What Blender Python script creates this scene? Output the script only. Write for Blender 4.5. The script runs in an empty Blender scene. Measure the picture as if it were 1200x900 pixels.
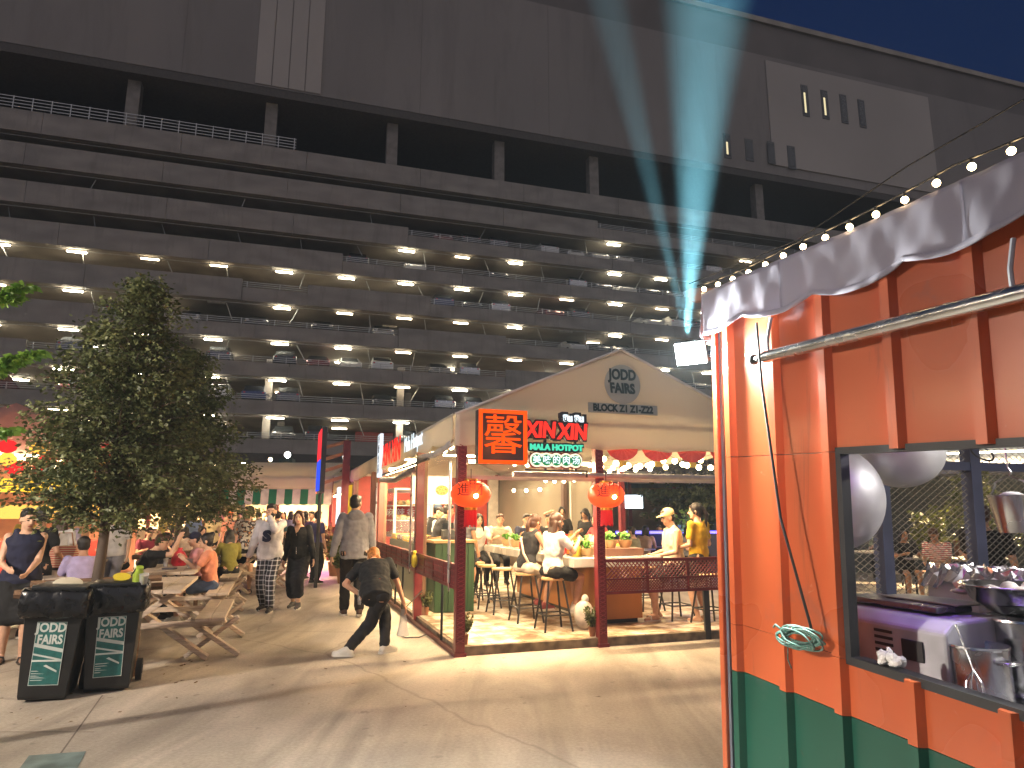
import bpy, bmesh, math, random
from mathutils import Vector, Matrix, Euler
R = math.radians
random.seed(7)
sc = bpy.context.scene
COL = sc.collection
# ---------------------------------------------------------------- camera, sky, sun, exposure
PITCH = R(10.6)
cam_d = bpy.data.cameras.new("camera"); cam = bpy.data.objects.new("camera", cam_d); COL.objects.link(cam)
cam.location = (0, 0, 1.6); cam.rotation_euler = (R(90) + PITCH, 0, 0)
cam_d.sensor_width = 36; cam_d.lens = 24; cam_d.clip_start = .05; cam_d.clip_end = 2000
sc.camera = cam
SUN_EL, SUN_ROT = R(24), R(-160)
w = bpy.data.worlds.new("World"); sc.world = w; w.use_nodes = True
nt = w.node_tree; bg = nt.nodes["Background"]
sky = nt.nodes.new("ShaderNodeTexSky"); sky.sky_type = 'NISHITA'; sky.sun_disc = False
sky.sun_elevation = R(-3.0); sky.sun_rotation = SUN_ROT; sky.altitude = 50
tint = nt.nodes.new("ShaderNodeMix"); tint.data_type = 'RGBA'; tint.blend_type = 'MULTIPLY'; tint.inputs[0].default_value = 1; tint.inputs[7].default_value = (.09, .33, 1, 1)
nt.links.new(sky.outputs[0], tint.inputs[6]); nt.links.new(tint.outputs[2], bg.inputs[0]); bg.inputs[1].default_value = .3
sd = bpy.data.lights.new("city_glow", 'SUN'); sun = bpy.data.objects.new("city_glow", sd); COL.objects.link(sun)
sd.energy = .235; sd.angle = R(100); sd.color = (1, .87, .79)
sun.rotation_euler = (R(62), 0, R(10))
sc.view_settings.view_transform = 'Standard'; sc.view_settings.look = 'None'
sc.view_settings.exposure = 1.55; sc.view_settings.gamma = 1
sc.render.engine = 'CYCLES'
cy = sc.cycles
cy.use_denoising = True; cy.max_bounces = 5; cy.diffuse_bounces = 3; cy.glossy_bounces = 3
cy.transmission_bounces = 3; cy.transparent_max_bounces = 8; cy.sample_clamp_indirect = 4; cy.caustics_reflective = False; cy.caustics_refractive = False
cy.use_light_tree = True
# ---------------------------------------------------------------- pixel helpers (photo is 1200x900, f = 800 px)
CP, SP = math.cos(PITCH), math.sin(PITCH)
def ray(u, v):
    a, b = (u - 600) / 800, (450 - v) / 800
    return Vector((a, CP - b * SP, SP + b * CP))
def at(u, v, Y):
    d = ray(u, v); t = Y / d.y
    return Vector((d.x * t, Y, 1.6 + d.z * t))
def gr(u, v, z=0.0):
    d = ray(u, v); t = (z - 1.6) / d.z
    return Vector((d.x * t, d.y * t, z))
# lane frame: F runs along the stall front (to the right and away), D along the lane (away)
F = Vector((.947, .32, 0)).normalized(); D = Vector((-F.y, F.x, 0)); LANE = math.atan2(F.y, F.x)
P0 = Vector((-.6, 8.13, 0))
def S(f, d, z=0): return P0 + F * f + D * d + Vector((0, 0, z))
# ---------------------------------------------------------------- materials
MATS = {}
def mat(name, col, rough=.6, var=.12, scale=6, bump=0, metal=0, stretch=(1, 1, 1), trans=0, spec=.5, coat=0, dirt=None):
    if name in MATS: return MATS[name]
    m = bpy.data.materials.new(name); m.use_nodes = True; MATS[name] = m
    n, l = m.node_tree.nodes, m.node_tree.links
    b = n["Principled BSDF"]
    b.inputs["Roughness"].default_value = rough; b.inputs["Metallic"].default_value = metal
    b.inputs["Specular IOR Level"].default_value = spec
    if trans: b.inputs["Transmission Weight"].default_value = trans
    if coat: b.inputs["Coat Weight"].default_value = coat; b.inputs["Coat Roughness"].default_value = .15
    tc = n.new("ShaderNodeTexCoord"); mp = n.new("ShaderNodeMapping"); mp.inputs["Scale"].default_value = stretch
    l.new(tc.outputs["Object"], mp.inputs[0])
    no = n.new("ShaderNodeTexNoise"); no.inputs["Scale"].default_value = scale; no.inputs["Detail"].default_value = 6; no.inputs["Roughness"].default_value = .3
    l.new(mp.outputs[0], no.inputs["Vector"])
    cr = n.new("ShaderNodeValToRGB"); cr.color_ramp.elements[0].position = .3; cr.color_ramp.elements[1].position = .7
    c = Vector(col[:3])
    d = Vector(dirt) if dirt else c * (1 - var * 1.6)
    cr.color_ramp.elements[0].color = (*d, 1); e = c * (1 + var * .6)
    cr.color_ramp.elements[1].color = (min(e.x, 1), min(e.y, 1), min(e.z, 1), 1)
    l.new(no.outputs[0], cr.inputs[0]); l.new(cr.outputs[0], b.inputs["Base Color"])
    rr = n.new("ShaderNodeMapRange"); rr.inputs[3].default_value = max(.03, rough - .12); rr.inputs[4].default_value = min(1, rough + .12)
    l.new(no.outputs[0], rr.inputs[0]); l.new(rr.outputs[0], b.inputs["Roughness"])
    if bump:
        bp = n.new("ShaderNodeBump"); bp.inputs["Strength"].default_value = bump; bp.inputs["Distance"].default_value = .02
        l.new(no.outputs[0], bp.inputs["Height"]); l.new(bp.outputs[0], b.inputs["Normal"])
    return m
def emit(name, col, strength, sample=False):
    if name in MATS: return MATS[name]
    m = bpy.data.materials.new(name); m.use_nodes = True; MATS[name] = m
    n, l = m.node_tree.nodes, m.node_tree.links; n.clear()
    e = n.new("ShaderNodeEmission"); o = n.new("ShaderNodeOutputMaterial")
    e.inputs[0].default_value = (*col, 1); e.inputs[1].default_value = strength
    l.new(e.outputs[0], o.inputs[0])
    m.cycles.emission_sampling = 'AUTO' if sample else 'NONE'
    return m
def wear(m, col, amount=.5, scale=3.5, lo=.58, hi=.66, stretch=(1, 1, 1), fine=60):
    """scuffs, rubbed spots and grime with shapes of their own, mixed over a surface's colour"""
    n, l = m.node_tree.nodes, m.node_tree.links; b = n["Principled BSDF"]; src = b.inputs["Base Color"].links[0].from_socket
    tc = [x for x in n if x.type == 'TEX_COORD'][0]; mp = n.new("ShaderNodeMapping"); mp.inputs["Scale"].default_value = stretch; l.new(tc.outputs["Object"], mp.inputs[0])
    a = n.new("ShaderNodeTexNoise"); a.inputs["Scale"].default_value = scale; a.inputs["Detail"].default_value = 9; a.inputs["Roughness"].default_value = .68; a.inputs["Distortion"].default_value = .6; l.new(mp.outputs[0], a.inputs[0])
    r = n.new("ShaderNodeValToRGB"); e = r.color_ramp.elements; e[0].position = lo; e[0].color = (0, 0, 0, 1); e[1].position = hi; e[1].color = (amount,) * 3 + (1,); l.new(a.outputs[0], r.inputs[0])
    mx = n.new("ShaderNodeMix"); mx.data_type = 'RGBA'; l.new(r.outputs[0], mx.inputs[0]); l.new(src, mx.inputs[6]); mx.inputs[7].default_value = (*col, 1); l.new(mx.outputs[2], b.inputs["Base Color"])
    return m
def glass(name, tint=(1, 1, 1), fac=.12, rough=.08):
    """thin clear sheet: mostly see-through with a gloss"""
    if name in MATS: return MATS[name]
    m = bpy.data.materials.new(name); m.use_nodes = True; MATS[name] = m
    n, l = m.node_tree.nodes, m.node_tree.links; n.clear()
    t = n.new("ShaderNodeBsdfTransparent"); g = n.new("ShaderNodeBsdfPrincipled"); mx = n.new("ShaderNodeMixShader"); o = n.new("ShaderNodeOutputMaterial")
    t.inputs[0].default_value = (*tint, 1); g.inputs["Base Color"].default_value = (.8, .8, .8, 1); g.inputs["Roughness"].default_value = rough
    mx.inputs[0].default_value = fac
    l.new(t.outputs[0], mx.inputs[1]); l.new(g.outputs[0], mx.inputs[2]); l.new(mx.outputs[0], o.inputs[0])
    return m
def fabric(name, col, trans=.35, var=.08, scale=3, rough=.8):
    """tent cloth that lets some light through"""
    if name in MATS: return MATS[name]
    m = mat(name, col, rough, var, scale, bump=.1)
    n, l = m.node_tree.nodes, m.node_tree.links
    b = n["Principled BSDF"]; o = [x for x in n if x.type == 'OUTPUT_MATERIAL'][0]
    t = n.new("ShaderNodeBsdfTranslucent"); t.inputs[0].default_value = (*col, 1); mx = n.new("ShaderNodeMixShader"); mx.inputs[0].default_value = trans
    l.new(b.outputs[0], mx.inputs[1]); l.new(t.outputs[0], mx.inputs[2]); l.new(mx.outputs[0], o.inputs[0])
    return m
# ---------------------------------------------------------------- mesh builder
class MB:
    def __init__(s): s.v = []; s.f = []; s.mi = []; s.m = 0
    def add(s, vs, fs):
        o = len(s.v); s.v += [Vector(x) for x in vs]
        for f in fs: s.f.append([i + o for i in f]); s.mi.append(s.m)
        return s
    def box(s, c, size, rot=None):
        c = Vector(c); h = Vector(size) / 2; vs = []
        for x in (-1, 1):
            for y in (-1, 1):
                for z in (-1, 1):
                    p = Vector((x * h.x, y * h.y, z * h.z))
                    if rot is not None: p = rot @ p
                    vs.append(c + p)
        return s.add(vs, [(0, 1, 3, 2), (4, 6, 7, 5), (0, 4, 5, 1), (2, 3, 7, 6), (0, 2, 6, 4), (1, 5, 7, 3)])
    def b2(s, a, b):
        a, b = Vector(a), Vector(b); return s.box((a + b) / 2, [abs(x) for x in (b - a)])
    def beam(s, a, b, wd, hd, up=(0, 0, 1)):
        a, b = Vector(a), Vector(b); d = b - a; L = d.length; z = d.normalized()
        x = Vector(up).cross(z)
        if x.length < 1e-4: x = Vector((1, 0, 0)).cross(z)
        x.normalize(); y = z.cross(x)
        return s.box((a + b) / 2, (wd, hd, L), Matrix((x, y, z)).transposed())
    def loft(s, rings, cap=True, close=True):
        n = len(rings[0]); o = len(s.v); s.v += [Vector(p) for r in rings for p in r]
        for i in range(len(rings) - 1):
            for j in range(n if close else n - 1):
                k = (j + 1) % n
                s.f.append([o + i * n + j, o + i * n + k, o + (i + 1) * n + k, o + (i + 1) * n + j]); s.mi.append(s.m)
        if cap and close:
            s.f.append([o + j for j in range(n)][::-1]); s.mi.append(s.m)
            s.f.append([o + (len(rings) - 1) * n + j for j in range(n)]); s.mi.append(s.m)
        return s
    def cyl(s, a, b, r0, r1=None, n=10, cap=True):
        return s.tube([a, b], [r0, r0 if r1 is None else r1], n, cap)
    def tube(s, pts, r, n=8, cap=True, up=(0, 0, 1)):
        pts = [Vector(p) for p in pts]
        if not isinstance(r, (list, tuple)): r = [r] * len(pts)
        rings = []; px = None
        for i, p in enumerate(pts):
            t = (pts[min(i + 1, len(pts) - 1)] - pts[max(i - 1, 0)]).normalized()
            x = (px - t * px.dot(t)) if px is not None else Vector(up).cross(t)
            if x.length < 1e-4: x = Vector((1, .01, 0)).cross(t)
            x.normalize(); y = t.cross(x); px = x
            rings.append([p + (x * math.cos(2 * math.pi * k / n) + y * math.sin(2 * math.pi * k / n)) * r[i] for k in range(n)])
        return s.loft(rings, cap)
    def lathe(s, c, prof, n=20, M=None, cap=True):
        c = Vector(c); rings = []
        for r, z in prof:
            ring = []
            for k in range(n):
                p = Vector((r * math.cos(2 * math.pi * k / n), r * math.sin(2 * math.pi * k / n), z))
                ring.append(c + (M @ p if M else p))
            rings.append(ring)
        return s.loft(rings, cap)
    def ball(s, c, r, n=12, M=None):
        if not isinstance(r, (list, tuple, Vector)): r = (r, r, r)
        c = Vector(c); rings = []; q = max(4, n // 2)
        for i in range(q + 1):
            a = math.pi * (i + .02) / (q + .04); ring = []
            for k in range(n):
                p = Vector((r[0] * math.sin(a) * math.cos(2 * math.pi * k / n), r[1] * math.sin(a) * math.sin(2 * math.pi * k / n), -r[2] * math.cos(a)))
                ring.append(c + (M @ p if M else p))
            rings.append(ring)
        return s.loft(rings)
    def cap(s, a, b, ra, rb, n=10):
        """tapered capsule"""
        a, b = Vector(a), Vector(b); d = (b - a).normalized(); pts = []; rs = []
        for q in (.97, .7, .35): pts.append(a - d * ra * q); rs.append(ra * math.sqrt(1 - q * q))
        pts += [a, b]; rs += [ra, rb]
        for q in (.35, .7, .97): pts.append(b + d * rb * q); rs.append(rb * math.sqrt(1 - q * q))
        return s.tube(pts, rs, n)
    def prism(s, poly, d):
        """poly: 3-D points of a flat outline; extruded by vector d"""
        d = Vector(d); n = len(poly); a = [Vector(p) for p in poly]
        return s.add(a + [p + d for p in a], [list(range(n))[::-1], [i + n for i in range(n)]] + [[i, (i + 1) % n, (i + 1) % n + n, i + n] for i in range(n)])
    def sheet(s, fn, nu, nv, th=0):
        vs = [Vector(fn(i / nu, j / nv)) for i in range(nu + 1) for j in range(nv + 1)]
        fs = [(i * (nv + 1) + j, (i + 1) * (nv + 1) + j, (i + 1) * (nv + 1) + j + 1, i * (nv + 1) + j + 1) for i in range(nu) for j in range(nv)]
        return s.add(vs, fs)
    def build(s, name, m, parent=None, smooth=False, bevel=0, mods=None, solid=0, loc=None):
        me = bpy.data.meshes.new(name); me.from_pydata([tuple(v) for v in s.v], [], s.f)
        ms = m if isinstance(m, (list, tuple)) else [m]
        for x in ms: me.materials.append(x)
        if len(ms) > 1: me.polygons.foreach_set("material_index", s.mi)
        if smooth: me.polygons.foreach_set("use_smooth", [True] * len(s.f))
        me.validate(); me.update()
        bm = bmesh.new(); bm.from_mesh(me); bmesh.ops.recalc_face_normals(bm, faces=bm.faces); bm.to_mesh(me); bm.free()
        o = bpy.data.objects.new(name, me); COL.objects.link(o)
        if parent is not None: o.parent = parent
        if loc is not None: o.location = loc
        if solid:
            x = o.modifiers.new("solid", 'SOLIDIFY'); x.thickness = solid; x.offset = 0
        if bevel:
            x = o.modifiers.new("bevel", 'BEVEL'); x.width = bevel; x.segments = 2; x.limit_method = 'ANGLE'
        if smooth == 'auto':
            for p in me.polygons: p.use_smooth = True
            me.set_sharp_from_angle(angle=R(38))
        return o
def tag(o, label, cat=None, group=None, kind=None):
    if label: o["label"] = label
    if cat: o["category"] = cat
    if group: o["group"] = group
    if kind: o["kind"] = kind
    return o
def thing(name, label, cat, loc=(0, 0, 0), rz=0, group=None):
    o = bpy.data.objects.new(name, None); COL.objects.link(o); o.empty_display_size = .1
    o.location = loc; o.rotation_euler = (0, 0, rz)
    return tag(o, label, cat, group)
def dup(root, loc, rz, label=None, scale=None):
    r = root.copy(); COL.objects.link(r); r.location = loc; r.rotation_euler = (0, 0, rz)
    if label: r["label"] = label
    if scale: r.scale = (scale,) * 3
    for ch in list(root.children):
        c = ch.copy(); COL.objects.link(c); c.parent = r
        for g in list(ch.children):
            d = g.copy(); COL.objects.link(d); d.parent = c
    return r
ORD = "zeroth first second third fourth fifth sixth seventh eighth ninth tenth eleventh twelfth thirteenth fourteenth fifteenth sixteenth seventeenth eighteenth nineteenth twentieth".split()
ORD += ["twenty-" + ORD[i] for i in range(1, 10)] + ["thirtieth"]
def text(name, body, size, m, parent, M, ext=.006, bold=0, sx=1, shear=0, align='CENTER', bev=0):
    cu = bpy.data.curves.new(name, 'FONT'); cu.body = body; cu.size = size; cu.extrude = ext; cu.offset = bold; cu.shear = shear
    cu.align_x = align; cu.align_y = 'CENTER'; cu.resolution_u = 3; cu.bevel_depth = bev
    t = bpy.data.objects.new("tmp", cu); COL.objects.link(t)
    dg = bpy.context.evaluated_depsgraph_get(); me = bpy.data.meshes.new_from_object(t.evaluated_get(dg))
    bpy.data.objects.remove(t); me.name = name
    me.transform(M @ Matrix.Diagonal((sx, 1, 1, 1)))
    me.materials.clear(); me.materials.append(m)
    o = bpy.data.objects.new(name, me); COL.objects.link(o); o.parent = parent
    return o
def lettering(name, items, m, parent, **kw):
    """several pieces of text joined into ONE mesh part"""
    bm = bmesh.new()
    for body, size, M, k in items:
        o = text("tmp_text", body, size, m, None, M, **{**kw, **k}); bm.from_mesh(o.data); bpy.data.objects.remove(o)
    me = bpy.data.meshes.new(name); bm.to_mesh(me); bm.free(); me.materials.append(m)
    o = bpy.data.objects.new(name, me); COL.objects.link(o); o.parent = parent
    return o
def face_M(loc, rz=0, rx=90, ry=0):
    """text plane standing upright, reading left to right for a viewer at -y of the rotated frame"""
    return Matrix.Translation(Vector(loc)) @ Matrix.Rotation(rz, 4, 'Z') @ Matrix.Rotation(R(rx), 4, 'X') @ Matrix.Rotation(ry, 4, 'Z')
LAMP = 2.9        # all market lamps together, set against the dim city glow
def point(name, loc, energy, col=(1, .78, .5), r=.05, parent=None):
    d = bpy.data.lights.new(name, 'POINT'); d.energy = energy * LAMP; d.color = col; d.shadow_soft_size = r
    o = bpy.data.objects.new(name, d); COL.objects.link(o); o.location = loc
    if parent is not None: o.parent = parent
    return o
def area(name, loc, energy, sx, sy, direction, col=(1, .8, .55), parent=None, spread=180):
    d = bpy.data.lights.new(name, 'AREA'); d.shape = 'RECTANGLE'; d.size = sx; d.size_y = sy; d.energy = energy * LAMP; d.color = col; d.spread = R(spread)
    o = bpy.data.objects.new(name, d); COL.objects.link(o); o.location = loc
    o.rotation_euler = Vector(direction).to_track_quat('-Z', 'Y').to_euler()
    if parent is not None: o.parent = parent
    return o
# ================================================================ ground
def ground_mat():
    m = mat("concrete_ground", (.34, .28, .22), .62, .1, 1.1)
    n, l = m.node_tree.nodes, m.node_tree.links
    b = n["Principled BSDF"]; tc = [x for x in n if x.type == 'TEX_COORD'][0]
    def noise(sc_, det, stretch=None, dist=0):
        x = n.new("ShaderNodeTexNoise"); x.inputs["Scale"].default_value = sc_; x.inputs["Detail"].default_value = det; x.inputs["Distortion"].default_value = dist
        if stretch:
            mp = n.new("ShaderNodeMapping"); mp.inputs["Scale"].default_value = stretch; mp.inputs["Rotation"].default_value = (0, 0, -LANE - .25)
            l.new(tc.outputs["Object"], mp.inputs[0]); l.new(mp.outputs[0], x.inputs[0])
        else: l.new(tc.outputs["Object"], x.inputs[0])
        return x.outputs[0]
    def ramp(src, p0, p1, c0, c1):
        r = n.new("ShaderNodeValToRGB"); r.color_ramp.elements[0].position = p0; r.color_ramp.elements[1].position = p1
        r.color_ramp.elements[0].color = (*c0, 1); r.color_ramp.elements[1].color = (*c1, 1); l.new(src, r.inputs[0]); return r.outputs[0]
    def mix(f, a, c, mode='MIX'):
        x = n.new("ShaderNodeMix"); x.data_type = 'RGBA'; x.blend_type = mode
        if isinstance(f, float): x.inputs[0].default_value = f
        else: l.new(f, x.inputs[0])
        l.new(a, x.inputs[6])
        if isinstance(c, tuple): x.inputs[7].default_value = (*c, 1)
        else: l.new(c, x.inputs[7])
        return x.outputs[2]
    base = ramp(noise(.55, 8, dist=.4), .3, .72, (.34, .30, .25), (.54, .48, .40))
    streak = ramp(noise(1.3, 9, (1, .22, 1), 1.6), .36, .64, (.68, .66, .64), (1.12, 1.1, 1.08))
    fine = ramp(noise(38, 4), .3, .7, (.84, .84, .84), (1.08, 1.08, 1.08))
    c = mix(1.0, base, streak, 'MULTIPLY'); c = mix(1.0, c, fine, 'MULTIPLY')
    vo = n.new("ShaderNodeTexVoronoi"); vo.feature = 'DISTANCE_TO_EDGE'; vo.inputs["Scale"].default_value = .16
    wn = n.new("ShaderNodeTexNoise"); wn.inputs["Scale"].default_value = 1.2; wn.inputs["Detail"].default_value = 8
    vm = n.new("ShaderNodeVectorMath"); vm.operation = 'MULTIPLY_ADD'; vm.inputs[1].default_value = (.35, .35, .35)
    l.new(tc.outputs["Object"], wn.inputs[0]); l.new(wn.outputs[1], vm.inputs[0]); l.new(tc.outputs["Object"], vm.inputs[2]); l.new(vm.outputs[0], vo.inputs[0])
    crack = ramp(vo.outputs["Distance"], .0, .0014, (.38, .38, .38), (0, 0, 0))
    c = mix(crack, c, (.09, .075, .06)); spots = ramp(noise(7, 3), .66, .72, (0, 0, 0), (.5, .5, .5)); c = mix(spots, c, (.15, .13, .11))
    l.new(c, b.inputs["Base Color"])
    bp = n.new("ShaderNodeBump"); bp.inputs["Strength"].default_value = .25; bp.inputs["Distance"].default_value = .02
    l.new(noise(5, 10), bp.inputs["Height"]); l.new(bp.outputs[0], b.inputs["Normal"])
    rr = n.new("ShaderNodeMapRange"); rr.inputs[3].default_value = .5; rr.inputs[4].default_value = .85
    l.new(noise(1.7, 5), rr.inputs[0]); l.new(rr.outputs[0], b.inputs["Roughness"])
    return m
g = MB().add([(-400, -60, 0), (400, -60, 0), (400, 500, 0), (-400, 500, 0)], [(0, 1, 2, 3)]).build("ground", ground_mat())
tag(g, "pale worn concrete ground of the market yard", kind="structure")
# joints and the grey-green plate in the near left corner
jm = mat("joint_dark", (.19, .16, .13), .9)
def strip(mb, a, b, wd, z):
    a, b = Vector((a[0], a[1], z)), Vector((b[0], b[1], z)); t = (b - a).normalized().cross(Vector((0, 0, 1))) * wd / 2
    mb.add([a - t, b - t, b + t, a + t], [(0, 1, 2, 3)])
j = MB()
strip(j, gr(0, 858)[:2], gr(110, 858)[:2], .012, .002); strip(j, gr(62, 896)[:2], gr(120, 815)[:2], .012, .0025)
tag(j.build("pavement_joints", jm), "thin dark joints in the concrete ground", kind="structure")
pm = mat("plate_paint", (.17, .23, .22), .6, .3, 9)
p_ = [gr(12, 897), gr(85, 897), gr(103, 882), gr(40, 886)]
pl = MB().add([Vector((q.x, q.y, .004)) for q in [gr(5, 925), gr(78, 925), gr(101, 881), gr(34, 886)]], [(0, 1, 2, 3)])
tag(pl.build("ground_plate", pm), "flat grey green painted cover set in the ground at the near left corner", "drain cover")

# ================================================================ car park block
BO = Vector((-33.2, 45, 0)); BD = Vector((.954, .299, 0)).normalized(); BN = Vector((BD.y, -BD.x, 0)); BROT = math.atan2(BD.y, BD.x)
def bl(u, v):
    """facade coordinate r and height z seen at a photo pixel"""
    d = ray(u, v); t = (BO.dot(BN) - 0) / d.dot(BN); t = BO.dot(BN) / d.dot(BN)
    p = d * t; return (p - BO).dot(BD), 1.6 + d.z * t
band_m = wear(mat("parapet_concrete", (.29, .262, .235), .85, .16, .5, .1, stretch=(1, 1, 2.5)), (.14, .125, .11), .45, .9, .52, .68, (1.6, 1, .25))
slab_m = mat("deck_concrete", (.36, .32, .27), .85, .15, .6)
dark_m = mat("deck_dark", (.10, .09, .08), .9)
wall_m = wear(mat("block_wall", (.26, .235, .215), .8, .12, .12, stretch=(1, 1, .4)), (.15, .135, .12), .45, .35, .50, .68, (1.4, 1, .18))
light_wall_m = mat("block_wall_pale", (.42, .38, .34), .8, .08, .1)
rail_m = mat("galvanised_rail", (.5, .5, .48), .45, metal=.6)
red_m = mat("red_paint_wall", (.33, .05, .04), .7)
glass_dark = mat("window_dark", (.03, .035, .04), .12, spec=.8)
X0, X1 = -28, 118
park = thing("car_park", "huge dark multi storey car park with a blank upper block, filling the background", "building", BO, BROT)
ZT = lambda k: 7.45 + 2.85 * k
tall = {8: [(-900, 1600)], 7: [(-900, 701)], 6: [(-900, 478)], 5: [(-900, 401)], 4: [(-900, 283), (360, 505)], 3: [(-900, 105), (467, 593)], 2: [(-900, 30), (593, 700)], 1: [(-900, -100)], 0: []}
vrow = {8: 200, 7: 285, 6: 290, 5: 320, 4: 345, 3: 395, 2: 410, 1: 440, 0: 480}
for k in range(9):
    zt = ZT(k) if k < 8 else 29.9
    zb = zt - 1.65
    iv = []
    for a, c in tall[k]:
        ra = X0 if a < -500 else bl(a, vrow[k])[0]; rc = X1 if c > 1500 else bl(c, vrow[k])[0]
        iv.append((ra, rc))
    pts = sorted([X0, X1] + [q for ab in iv for q in ab if X0 < q < X1])
    mb = MB()
    for a, c in zip(pts, pts[1:]):
        isT = any(ab[0] - .01 <= (a + c) / 2 <= ab[1] + .01 for ab in iv)
        top = zt if isT else zt - .6
        # panels with thin joints
        nseg = max(1, round((c - a) / 9.4)); st = (c - a) / nseg
        for i in range(nseg):
            mb.b2((a + st * i + .015, 0 if isT else .12, zb), (a + st * (i + 1) - .015, .25 if isT else .32, top))
    mb.build("parapet", band_m, park)
    MB().b2((X0, .33, zb + .02), (X1, 17, zb + .86)).build("deck", slab_m, park)
    # thin sprinkler/cable line under the deck edge and the rails over the low parapets
    MB().tube([(X0, .5, zb - .12), (X1, .5, zb - .12)], .035, 5).build("pipe", rail_m, park)
    if k < 8:
        rb = MB()
        for a, c in zip(pts, pts[1:]):
            isT = any(ab[0] - .01 <= (a + c) / 2 <= ab[1] + .01 for ab in iv)
            if isT: continue
            for q in (.14, .29, .44): rb.b2((a, .2, zt - .6 + q - .018), (c, .24, zt - .6 + q + .018))
            x = a + .3
            while x < c: rb.b2((x, .18, zt - .6), (x + .05, .26, zt - .12)); x += 2.35
        if rb.v: rb.build("railing", rail_m, park)
rb = MB()
ra, rc = bl(-60, 130)[0], bl(346, 187)[0]
for q in (.25, .5, .75, 1.0): rb.b2((ra, .1, 29.9 + q - .025), (rc, .15, 29.9 + q + .025))
x = ra
while x < rc: rb.b2((x, .08, 29.9), (x + .06, .17, 30.95)); x += 1.2
rb.build("railing", rail_m, park)
# inside: back wall, columns, diagonal braces
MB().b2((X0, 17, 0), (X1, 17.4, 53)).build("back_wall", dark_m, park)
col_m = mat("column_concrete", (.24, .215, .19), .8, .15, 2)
for i in range(13):
    x = -14.6 + 10.05 * i
    MB().b2((x, 1.6, 0), (x + .55, 2.3, 13.1)).build("column", col_m, park); MB().b2((x, 9.6, 13.2), (x + .55, 10.3, 29)).build("column", dark_m, park)  # upper columns in a darker colour that stands in for unlit decks
    MB().b2((x + 1.0, 4.2, 0), (x + 1.55, 5, 13.15)).build("column", col_m, park)
for u, v in ((152, 130), (316, 155), (460, 178), (587, 203), (699, 220), (895, 250)):
    r0, _ = bl(u, v); MB().b2((r0 - .45, .45, 29.9), (r0 + .45, 1.3, 34.6)).build("column", col_m, park)
rng = random.Random(3)
for k in range(0, 7):
    for i in range(13):
        x = -2 + 4.9 * i + rng.uniform(-.6, .6); z = ZT(k) + 1.1; q = rng.choice((-1, 1, 1)) * rng.uniform(.15, .7)
        if k < 6 or i % 2: MB().tube([(x, .9, z), (x + q, 1.1, z - 1.15)], .035, 5).build("hanger", rail_m, park)
for k, u0, u1 in ((1, 560, 720), (0, 560, 720), (2, 600, 700), (3, 250, 300), (3, 500, 590), (0, 430, 480)):
    r0, r1 = bl(u0, 440)[0], bl(u1, 440)[0]; MB().b2((r0, 9, ZT(k) - 1.1), (r1, 9.2, ZT(k) + 1.15)).build("inner_wall", red_m, park)
# upper block
MB().b2((X0, -.6, 34.6), (X1, 17.5, 47.8)).build("upper_wall", wall_m, park)
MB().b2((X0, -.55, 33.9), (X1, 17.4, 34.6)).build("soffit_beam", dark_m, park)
MB().b2((X0, 1.2, 47.8), (X1, 17.5, 53.2)).build("roof_band", mat("block_wall_roof", (.17, .15, .135), .8, .1, .3), park)
MB().b2((X0, .9, 53.2), (X1, 17.6, 53.8)).build("roof_edge", slab_m, park)
for r_ in [bl(u_, 80)[0] for u_ in (215, 492, 640, 790)]: MB().b2((r_ - .02, -.615, 34.62), (r_ + .02, -.601, 47.78)).build("wall_seam", mat("seam_grey", (.19, .17, .155), .9), park)
for z_ in (): MB().b2((X0 + .1, -.612, z_ - .025), (X1 - .1, -.601, z_ + .025)).build("wall_seam", MATS["seam_grey"], park)
ra, rc = bl(302, 60)[0], bl(379, 60)[0]
sb = MB(); st = (rc - ra) / 4
for i in range(4): sb.b2((ra + st * i + .04, -.68, 34.75), (ra + st * (i + 1) - .04, -.6, 53))
sb.build("pale_panel", light_wall_m, park)
ra, rc = bl(897, 150)[0], bl(1088, 180)[0]
MB().b2((ra, -.75, 35.6), (rc, -.6, 47.2)).build("pale_panel", light_wall_m, park)
warm_pane = emit("lit_pane", (1, .85, .5), .35)
for u0, v0, u1, v1, lit in ((932, 104, 943, 142, 1), (955, 110, 966, 145, 1), (977, 115, 988, 150, 0), (998, 121, 1009, 155, 0), (843, 160, 853, 190, 1), (868, 166, 879, 193, 0), (893, 170, 903, 197, 0), (916, 175, 927, 203, 0)):
    r0, z1 = bl(u0, v0); r1, z0 = bl(u1, v1)
    yy = -.75 if u0 > 890 else -.6
    f = MB().b2((r0, yy - .06, z0), (r1, yy - .002, z1)).build("window", mat("window_frame_dark", (.12, .12, .12), .6), park)
    c = (r0 + r1) / 2; h = (r1 - r0) * .36
    MB().b2((c - h, yy - .08, z0 + .25), (c + h, yy - .062, z1 - .2)).build("pane", glass_dark, f)
    if lit: MB().b2((c - h * .6, yy - .095, z0 + .4), (c + h * .1, yy - .082, z1 - .9)).build("lit_blind", warm_pane, f)
# street level under the car park: beam, wall openings
MB().b2((X0, .1, 5.0), (X1, .5, ZT(0) - 1.66)).build("base_beam", mat("base_dark", (.07, .062, .055), .9), park)
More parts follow.
